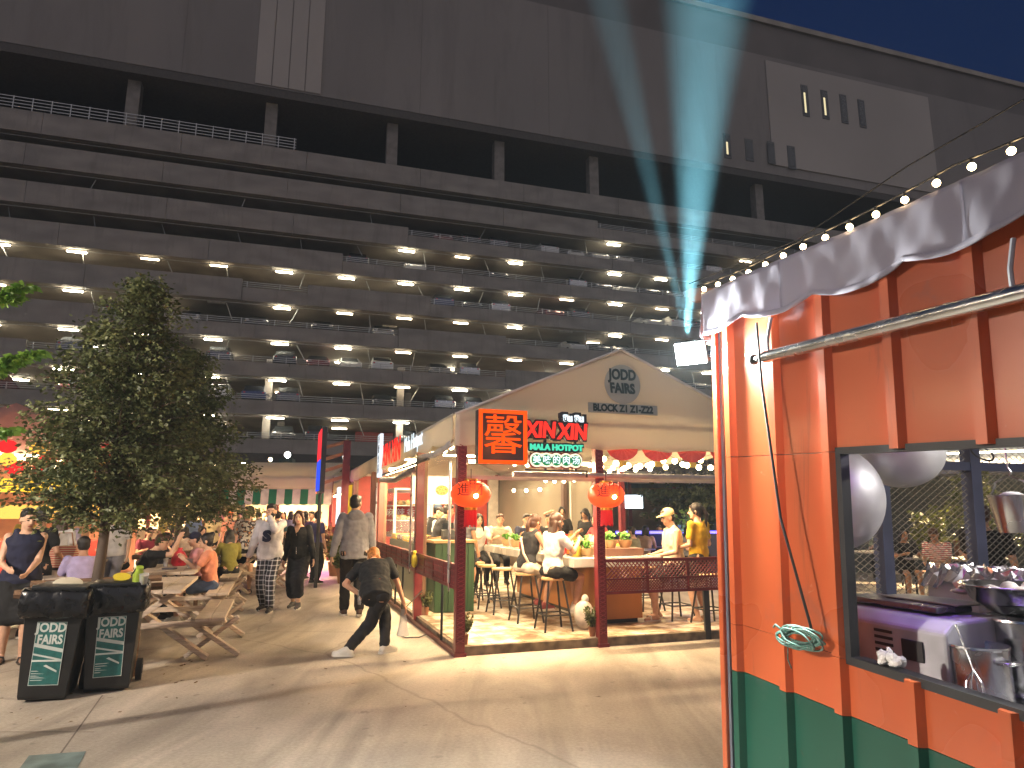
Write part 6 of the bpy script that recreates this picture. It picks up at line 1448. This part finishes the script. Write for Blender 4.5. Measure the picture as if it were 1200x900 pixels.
rng = random.Random(77); fl_pts = []
for i in range(150):
    a, r_ = rng.uniform(0, 6.28), abs(rng.gauss(0, 1.1)); c = TA if i % 3 else TB
    fl_pts.append((Vector((c.x + r_ * math.cos(a) + .3, c.y + r_ * math.sin(a) * .9, .006)), Vector((math.cos(i), math.sin(i), 0)), .002, 1, rng.uniform(.2, 1)))
for i in range(14): fl_pts.append((Vector((rng.uniform(-4, 1), rng.uniform(4.2, 9), .006)), Vector((math.cos(i), math.sin(i), 0)), .002, 1, rng.uniform(.3, 1)))
vs = leaves("fallen_leaves", fl_pts, leaf_mat("leaf_dry", (.06, .035, .015), (.22, .14, .06)), None, .05, rng, 0)
for v in vs.data.vertices: v.co.z = .006 + abs(v.co.z - .006) * .25
tag(vs, "small dry leaves and scraps scattered on the concrete round the trees", kind="stuff")
# ================================================================ rest of the market: lane stalls, far awning, fence, left stall, right yard
# far tents across the end of the lane
def far_tent(label, u0, u1, Y, zbot, zmid, ztop, stripes=True):
    a = (u0 - 600) / 814 * Y; b = (u1 - 600) / 814 * Y; W = b - a
    t = thing("market_tent", label, "tent", (a, Y, 0), R(4))
    MB().sheet(lambda i, j: (i * W, j * 3.2, zmid + (ztop - zmid) * j - .06 * math.sin(math.pi * i * 3) ** 2 * (1 - j)), 24, 8).build("roof", tent_m, t, smooth=True, solid=.01)
    MB().sheet(lambda i, j: (i * W, -.01 - .02 * math.sin(i * 30), zmid - (zmid - zbot) * .45 * j), 40, 4).build("valance", tent_m, t, smooth=True, solid=.006)
    if stripes:
        ms = [mat("awning_green", (.01, .17, .08), .7), mat("awning_white", (.62, .60, .54), .7)]; n = int(W / .25); mb = MB(); st = W / n
        for i in range(n):
            mb.m = i % 2; mb.sheet(lambda p, q: ((i + p) * st, -.035 - .04 * q, zmid - (zmid - zbot) * (.455 + .545 * q) - (.03 if q == 1 and 0 < p < 1 else 0)), 4, 2)
        mb.build("striped_valance", ms, t, solid=.006)
    for x in (.05, W / 2, W - .05): MB().b2((x - .05, .1, 0), (x + .05, .2, zmid)).build("post", red_lac, t)
    MB().b2((0, 2.6, 0), (W, 2.7, 2.4)).build("back_wall", mat("stall_back", (.30, .22, .14), .7, .2, 3), t)
    MB().b2((.3, .6, 0), (W - .3, 1.1, 1.0)).build("counter", mat("stall_counter", (.35, .28, .2), .6), t)
    return t
far_tent("cream tent with green and white striped awning across the end of the lane", 258, 386, 23.0, 1.85, 2.75, 3.45)
far_tent("cream tent left of the striped awning tent, behind the trees", 90, 250, 24.5, 1.95, 2.8, 3.5)
stall_tube("warm tube light inside the striped awning tent", Vector(((290 - 600) / 814 * 24, 24.2, 2.3)), Vector(((360 - 600) / 814 * 24, 24.4, 2.3)), 160)
stall_tube("warm tube light inside the tent behind the trees", Vector(((130 - 600) / 814 * 25.5, 25.8, 2.3)), Vector(((200 - 600) / 814 * 25.5, 26, 2.3)), 160)
# corrugated hoarding under the car park
hm_ = mat("hoarding_sheet", (.42, .38, .33), .6, .1, 2)
HO = Vector((-24, 33, 0)); ho = thing("hoarding", "long pale corrugated metal hoarding in front of the car park", "fence", HO, R(9))
mb = MB(); n = 260; L = 70
mb.loft([[(i * L / n, (.06 if i % 4 < 2 else 0), z) for i in range(n)] for z in (0, 3.35)], cap=False, close=False); mb.build("sheet", hm_, ho, solid=.01)
MB().b2((0, -.05, 3.35), (L, .12, 3.42)).build("top_rail", rail_m, ho)
# street lamp by the car park, lit
sl_ = thing("street_lamp", "lit white lamp on a dark box under the car park, above the striped awning", "lamp", at(337, 532, 36) - Vector((0, 0, 0)), 0)
MB().b2((-.35, -.3, -1.0), (.35, .3, -.25)).build("box", mat("lamp_box", (.03, .06, .05), .5), sl_); MB().ball((0, 0, -.05), .16, 12).build("globe", emit("globe_white", (.95, 1, .9), 14), sl_, smooth=True)
tag(MB().b2(at(337, 532, 36) - Vector((.12, .12, at(337, 532, 36).z)), at(337, 532, 36) + Vector((.12, .12, -1.0))).build("pole", black), "dark pole under the lit lamp box below the car park", "pole")
# ground floor of the car park: pale lit openings
gl = emit("ground_level_glow", (1, .85, .6), .5)
for i, x in enumerate((8.5, 11.5, 14.5, 18.5, 24, 28)):
    loc = LB @ Vector((x, 6, 4.3)); t = thing("tube_lamp", f"{ORD[i + 1]} tube lamp from the left at street level under the car park", "ceiling lamp", loc, BROT, "street level lamps under the car park")
    MB().b2((-.6, -.07, -.06), (.6, .07, .018)).build("tube", lamp_e, t)
MB().b2((0, 12, 0), (60, 12.2, 5.2)).build("street_level_wall", mat("street_wall", (.42, .38, .3), .8, .2, .5), park)
# ---- neighbouring stalls along the right of the lane
nt_ = thing("market_tent", "second marquee along the lane beyond the hotpot stall", "tent", S(.1, 12.6), SROT)
def roof2(i, j): return (-.3 + i * 4.4, j * 8, 2.55 + .95 * (1 - abs(i - .5) * 2) - .05 * math.sin(j * math.pi * 2) ** 2)
MB().sheet(roof2, 16, 30).build("roof", tent_m, nt_, smooth=True, solid=.008)
MB().sheet(lambda i, j: (-.32 + .03 * math.sin(i * 40) * j, i * 8, 2.56 - .34 * j), 60, 4).build("valance", tent_m, nt_, smooth=True, solid=.005)
for d in (0, 2, 4, 6, 7.9): MB().b2((-.2, d, 0), (-.1, d + .1, 2.55)).build("post", red_lac, nt_)
MB().b2((.3, .3, 0), (.8, 7.8, 1.0)).build("counter", mat("lane_counter", (.4, .25, .12), .6), nt_)
MB().b2((3.8, 0, 0), (3.9, 8, 2.5)).build("back_wall", mat("lane_back", (.45, .30, .15), .7), nt_)
stall_tube("warm tube light inside the second marquee", S(1.4, 13.4, 2.35), S(1.4, 16.5, 2.35), 110)
festoon("festoon_lights", "string of warm bulbs along the eave of the second marquee", [S(-.1, 12.6, 2.3), S(-.1, 16, 2.25), S(-.1, 20, 2.3)], .035, 22, (1, .76, .4), 5, .08, drop=.04)
# timber bracket rack and neon sign
nb = thing("timber_rack", "dark red post with stacked slanting timber brackets at the neighbouring stall", "rack", S(-.25, 12.2), SROT)
MB().b2((-.1, -.1, 0), (.1, .1, 3.6)).build("post", red_lac, nb)
for i in range(4): MB().beam((-.75, 0, 2.35 + i * .33), (.05, 0, 2.62 + i * .33), .12, .09).build("bracket", mat("bracket_timber", (.35, .2, .1), .7), nb)
nsp = at(376, 562, 15.2); ns = thing("neon_sign", "tall upright neon sign glowing red above blue at the head of the lane", "sign", (nsp.x, nsp.y, 0), LR)
MB().b2((-.62, -.05, 2.0), (.62, .05, 3.4)).build("panel", box_m, ns)
MB().b2((-.55, -.075, 2.72), (.55, -.052, 3.36)).build("red_field", emit("neon_pink_red", (1, .04, .05), .45), ns); MB().b2((-.55, -.075, 2.05), (.55, -.052, 2.70)).build("blue_field", emit("neon_blue", (.04, .09, 1), .45), ns)
MB().b2((-.58, .0502, 2.02), (-.53, .09, 3.38)).b2((-.63, -.06, 2.0), (-.622, .06, 3.4)).build("edge_tube", emit("neon_orange_edge", (1, .25, .06), 1.4), ns)
MB().cyl((0, 0, 0), (0, 0, 2.0), .04, n=8).build("pole", black, ns)
lettering("white_marks", [("♥", .4, face_M((0, -.08, 3.05)), {}), ("BBQ", .34, face_M((0, -.08, 2.38)), {})], neon_w, ns, ext=.003) if False else None
yt = thing("yellow_sign", "upright yellow sign board with a dark diamond mark beside the plants", "sign", S(-.35, 9.6, 1.30), LR)
MB().b2((-.25, -.02, 0), (.25, .02, .95)).build("board", emit("yellow_board", (1, .55, .03), .28), yt)
MB().prism([(0, -.024, .32), (.13, -.024, .5), (0, -.024, .68), (-.13, -.024, .5)], (0, -.004, 0)).build("diamond", mat("diamond_dark", (.25, .12, .02), .6), yt)
MB().prism([(0, -.030, .40), (.07, -.030, .5), (0, -.030, .60), (-.07, -.030, .5)], (0, -.004, 0)).build("diamond_core", emit("yellow_board2", (1, .62, .04), .5), yt)
MB().cyl((0, 0, -1.3), (0, 0, 0), .03, n=8).build("pole", black, yt)
mgn = thing("light_box", "magenta lit panel low beside the plants up the lane", "light panel", S(-.45, 11.6, .25), LR)
MB().b2((-.6, -.03, 0), (.6, .03, .8)).build("panel", emit("magenta", (.9, .10, .6), .3), mgn)
point("magenta_glow", (0, -.5, .5), 14, (1, .12, .6), .3, mgn)
wl2 = thing("white_sign", "white glowing sign post at the head of the lane under the neon sign", "sign", S(-.35, 13.0, 1.2), LR); MB().b2((-.3, -.03, 0), (.3, .03, 1.1)).build("panel", emit("white_blue", (.75, .85, 1), .9), wl2); MB().cyl((0, 0, -1.2), (0, 0, 0), .03, n=8).build("pole", black, wl2)
# potted plants
def plant(label, loc, h, seed, m):
    rng = random.Random(seed); t = thing("potted_plant", label, "plant", loc, 0, "potted plants by the lane stalls")
    MB().lathe((0, 0, 0), [(.14, 0), (.19, .32), (.2, .34), (.17, .33), (.01, .3)], 16).build("pot", mat("terracotta", (.28, .12, .06), .8), t, smooth='auto')
    pts = []; br = MB()
    for i in range(26):
        a = rng.uniform(0, 6.28); r_ = rng.uniform(.08, .4); top = Vector((math.cos(a) * r_, math.sin(a) * r_, h * rng.uniform(.6, 1.0))); br.tube([(0, 0, .3), top * .5 + Vector((0, 0, .3)), top], .006, 4, cap=False)
        for q in range(6): pts.append((Vector((0, 0, .3)).lerp(top, .35 + q * .13), Vector((math.cos(a), math.sin(a), .6)), .04, 5, rng.uniform(.2, .8)))
    br.build("stems", bark, t); leaves("foliage", pts, m, t, .13, rng)
BR = leaf_mat("leaf_reddish", (.09, .03, .015), (.22, .11, .04)); GY = leaf_mat("leaf_yellowgreen", (.04, .07, .015), (.20, .20, .05))
plant("reddish feathery potted plant beside the magenta panel", S(-.55, 10.6), 1.25, 3, BR); plant("yellow green potted plant in front of the reddish one", S(-.45, 9.2), 1.0, 5, GY); plant("green potted plant under the yellow sign", S(-.5, 8.6), .8, 6, GY)
for f, d, lab in ((1.70, -.03, "tiny dark plant tucked at the foot of the middle front post"), (.13, 2.36, "tiny dark plant at the foot of the first lane side post"), (.09, -.03, "tiny dark plant at the foot of the corner post")):
    plant(lab, S(f, d + .12, FH), 1.0, 7, LEAF); o = [x for x in COL.objects if x.get("label") == lab][0]; o.scale = (.24, .24, .34)
# ---- lit stall at the far left edge: red lanterns and yellow signs
LX, LY = (8 - 600) / 814 * 13.5, 13.5
lt_ = thing("market_stall", "brightly lit food stall with red flags at the far left edge", "stall", (LX - 2.6, LY, 0), R(20))
MB().sheet(lambda i, j: (i * 4.2, j * 3, 2.95 + .9 * (1 - abs(i - .5) * 2)), 16, 8).build("roof", fabric("pink_cloth", (.6, .35, .32), .4, .06, 1.2), lt_, smooth=True, solid=.01)
MB().sheet(lambda i, j: (i * 4.2, -.02, 2.95 + .9 * (1 - abs(i - .5) * 2) * (1 - j) - .3 * j), 24, 4).build("gable", fabric("pink_cloth", (.6, .35, .32), .4, .06, 1.2), lt_, smooth=True, solid=.008)
MB().b2((0, 2.7, 0), (4.2, 2.8, 2.8)).build("back_wall", mat("stall_gold", (.5, .22, .13), .6), lt_); MB().b2((.1, .2, 0), (4.1, .8, 1.0)).build("counter", mat("stall_red", (.45, .05, .04), .5), lt_)
for x in (.05, 4.15): MB().b2((x - .05, 0, 0), (x + .05, .1, 2.95)).build("post", red_lac, lt_)
MB().b2((1.2, .1, 2.0), (4.1, .14, 2.28)).build("yellow_sign", emit("yellow_glow", (1, .55, .04), .7), lt_); MB().b2((1.0, .9, 1.45), (4.0, .94, 1.75)).build("menu_board", emit("menu_glow", (1, .5, .09), .6), lt_)
lr_ = emit("red_ball_glow", (1, .03, .03), .4); lo_ = emit("orange_ball_glow", (1, .40, .05), .8)
rng = random.Random(14)
for i in range(15):
    o = MB().ball((0, 0, 0), (.17, .17, .14), 12).build("paper_lantern", lr_ if i % 3 else lo_, None, smooth=True); row, c = divmod(i, 5)
    o.location = Matrix.Translation(lt_.location) @ Matrix.Rotation(R(20), 4, 'Z') @ Vector((1.7 + c * .55 + rng.uniform(-.1, .1), -.25 - .1 * row, 2.45 + row * .22 + rng.uniform(-.04, .04)))
    tag(o, f"{'red' if i % 3 else 'orange'} glowing paper ball, {ORD[c + 1]} along the {('lowest', 'middle', 'top')[row]} row, far left stall", "lantern", "glowing paper balls at the left stall")
stall_tube("bright warm tube light in the far left stall", Vector((LX - 2.2, LY + .1, 2.75)), Vector((LX + 1.2, LY + 1.2, 2.75)), 130)
# bulbs over the seating yard
festoon("festoon_lights", "string of warm bulbs over the yard, running behind the tree towards the left stall", [(-14, 17, 2.9), (-9.6, 15.5, 2.75), (-5.5, 16.5, 2.95)], .045, 24, (1, .74, .38), 7, .2, light=15, drop=.05)
festoon("festoon_lights", "string of warm bulbs over the seats, its unseen near run added for light", [(-12, 10.5, 3.3), (-8, 9.5, 3.2), (-6.6, 5, 3.3), (-6.2, 1, 3.3)], .04, 24, (1, .74, .38), 6, .2, light=15, drop=.05)  # near run added out of view to light ground, bins and kiosk
added_flood = thing("flood_lamp", "added flood lamp on a pole out of view at the left, lighting yard and kiosk", "lamp", (-6.8, 2.6, 3.5), 0)  # pole and both heads added out of view to light yard and kiosk
f2 = Vector((8.2, 1.0, -3.5)).normalized(); q2 = f2.to_track_quat('Z', 'Y').to_matrix().to_4x4()
MB().box((0, 0, -.04), (.3, .22, .08)).build("housing", black, added_flood, bevel=.01).matrix_local = q2
MB().box((0, 0, .006), (.27, .19, .01)).build("lamp_face", emit("added_flood_face", (1, .9, .8), 40), added_flood).matrix_local = q2
MB().cyl((-.12, 0, -3.5), (-.12, 0, .15), .04, n=10).build("pole", black, added_flood)
MB().box((.02, .12, -.35), (.2, .05, .16)).build("housing", black, added_flood, bevel=.01)
f3 = Vector((3.2, 5.6, -1.6)).normalized(); area("flood_light", Vector((.03, .17, -.35)), 26, .18, .14, f3, (1, .86, .72), added_flood, 100)  # second added head, aimed at the tree, bins and left yard
L2 = area("flood_light", f2 * .03, 6.5, .27, .19, f2, (1, .87, .74), added_flood, 46)
# ---- yard to the right beyond the stall and the kiosk mesh
bar = thing("bar_counter", "dark bar counter with a blue lit front edge in the right yard", "bar", (2.6, 17.5, 0), R(6))
MB().b2((0, 0, 0), (3.2, .6, 1.12)).build("counter", mat("bar_dark", (.03, .03, .06), .5), bar); MB().b2((0, -.02, 1.06), (3.2, -.003, 1.12)).build("light_strip", emit("blue_strip", (.1, .08, 1), 2.5), bar); point("bar_glow", (1.6, -.6, 1.0), 12, (.2, .2, 1), .3, bar)
sb2 = thing("sheet_fence", "tall dark blue grey corrugated sheet fence behind the right yard", "fence", (1.0, 24, 0), R(4)); mb = MB(); mb.loft([[(i * .18, .08 if i % 4 < 2 else 0, z) for i in range(200)] for z in (0, 2.9)], cap=False, close=False); mb.build("sheet", mat("bluegrey_sheet", (.16, .2, .22), .6), sb2, solid=.01)
far_tent("plain cream tent far behind the right yard", 738, 850, 21, 2.25, 2.6, 3.0, False)
scn = thing("screen", "small bright white screen far back in the right yard", "screen", at(742, 588, 20), 0); MB().b2((-.3, -.03, -.22), (.3, .03, .22)).build("case", black, scn); MB().b2((-.27, -.036, -.19), (.27, -.031, .19)).build("display", emit("screen_white", (.8, .9, 1), 1.6), scn)
alum = mat("metal_table", (.45, .43, .4), .4, metal=.7)
def mtable(label, loc, rz, protos=[]):
    if protos: return dup(protos[0], loc, rz, label)
    t = thing("cafe_table", label, "table", loc, rz, "metal tables in the right yard"); MB().b2((-.6, -.35, .72), (.6, .35, .75)).build("tabletop", alum, t, bevel=.005)
    for x in (-1, 1):
        for y in (-1, 1): MB().cyl((x * .5, y * .3, 0), (x * .5, y * .3, .72), .02, n=6).build("leg", blk, t)
    protos.append(t); return t
def stool2(label, loc, rz, protos=[]):
    if protos: return dup(protos[0], loc, rz, label)
    t = thing("low_stool", label, "stool", loc, rz, "low stools in the right yard"); MB().b2((-.18, -.18, .44), (.18, .18, .47)).build("seat", alum, t, bevel=.005)
    for x in (-1, 1):
        for y in (-1, 1): MB().cyl((x * .15, y * .15, 0), (x * .16, y * .16, .44), .012, n=6).build("leg", blk, t)
    protos.append(t); return t
for i, (u, Y, lab) in enumerate(((1075, 13.6, "metal table between the two seated people beyond the kiosk mesh"), (1130, 13.2, "metal table right of the man in the striped shirt"), (1020, 15.5, "metal table farther back beyond the kiosk mesh"), (735, 16.2, "metal table left of the person in beige in the right yard"), (790, 17.6, "metal table behind the capped man in the right yard"))):
    x, y, z = pt(u, Y); mtable(lab, (x, y, 0), R(15 + 10 * i))
for i, (u, Y, lab) in enumerate(((1096, 12.6, "low stool under the man in the striped shirt"), (1054, 13.4, "low stool under the bare legged woman"), (755, 17, "low stool under the person in beige"), (772, 18.5, "low stool under the person beyond the beige top"), (1120, 12.4, "empty low stool right of the striped shirt"), (1040, 14.8, "empty low stool farther back beyond the mesh"))):
    x, y, z = pt(u, Y); stool2(lab, (x, y, 0), R(20 * i))
plant("bushy potted plant behind the seats beyond the kiosk mesh", (*pt(1085, 15.2)[:2], 0), 1.6, 21, GY); plant("leafy plant at the back right corner behind the stall", (*pt(800, 17.2)[:2], 0), 1.7, 22, LEAFY)
wallr = thing("yard_wall", "pale lit corrugated wall far beyond the kiosk mesh", "wall", (8.0, 19.5, 0), R(-28)); mb = MB(); mb.loft([[(i * .15, .06 if i % 4 < 2 else 0, z) for i in range(140)] for z in (2.6, 5.2)], cap=False, close=False); mb.build("upper_sheet", mat("pale_sheet", (.4, .44, .45), .6), wallr, solid=.01)
MB().b2((0, .1, 0), (21, .2, 2.59)).build("lower_board", mat("dark_board", (.05, .06, .06), .7), wallr); MB().b2((0, -1.4, 2.5), (21, -.05, 2.62)).build("canopy", mat("bluish_beam", (.15, .16, .24), .5), wallr)
stall_tube("white tube light on the pale wall beyond the kiosk mesh", Vector((10.5, 16.8, 3.0)), Vector((12.5, 15.7, 3.0)), 260)
festoon("festoon_lights", "string of warm bulbs over the seats beyond the kiosk", [(5.2, 13.2, 3.0), (9, 12, 2.9), (12, 11, 3.0)], .045, 24, (1, .74, .38), 7, .15, light=15, drop=.05)
hs = MB().tube([S(-.1, 1.35, .02), S(-.22, 1.2, .02), S(-.38, 1.25, .015), S(-.45, 1.5, .015), S(-.36, 1.62, .3), S(-.1, 1.65, .55)], .008, 6).build("black_cable", black, None, smooth=True); tag(hs, "black cable looping out onto the concrete beside the lane side rail", "cable")
# ================================================================ thin evening haze, carrying two added spots that draw the lamp's flare streaks
hz = MB().b2((-70, -25, -1), (150, 110, 57)).build("haze", None.__class__ and bpy.data.materials.new("haze_air"))
tag(hz, "thin evening haze hanging over the market", kind="stuff")
m = bpy.data.materials["haze_air"]; m.use_nodes = True; n, l = m.node_tree.nodes, m.node_tree.links
n.remove(n["Principled BSDF"]); pv = n.new("ShaderNodeVolumePrincipled"); pv.inputs["Color"].default_value = (.75, .88, 1, 1); pv.inputs["Density"].default_value = .0011; pv.inputs["Anisotropy"].default_value = .2
l.new(pv.outputs[0], [x for x in n if x.type == 'OUTPUT_MATERIAL'][0].inputs["Volume"])
for tgt, cone, e in ((at(738, 110, 4.7), 6.5, 95000), (at(832, -60, 4.7), 15, 190000)):  # added spots, lighting the haze in place of flare streaks
    d = bpy.data.lights.new("flare_streak_spot", 'SPOT'); d.energy = e; d.spot_size = R(cone); d.spot_blend = 1; d.color = (.36, .84, .90); d.shadow_soft_size = .02
    o = bpy.data.objects.new("flare_streak_spot", d); COL.objects.link(o); o.location = fl_p + Vector((-.02, -.02, .10)); o.rotation_euler = (tgt - o.location).to_track_quat('-Z', 'Y').to_euler(); o.parent = fl; o.matrix_parent_inverse = Matrix.Translation(-fl_p)
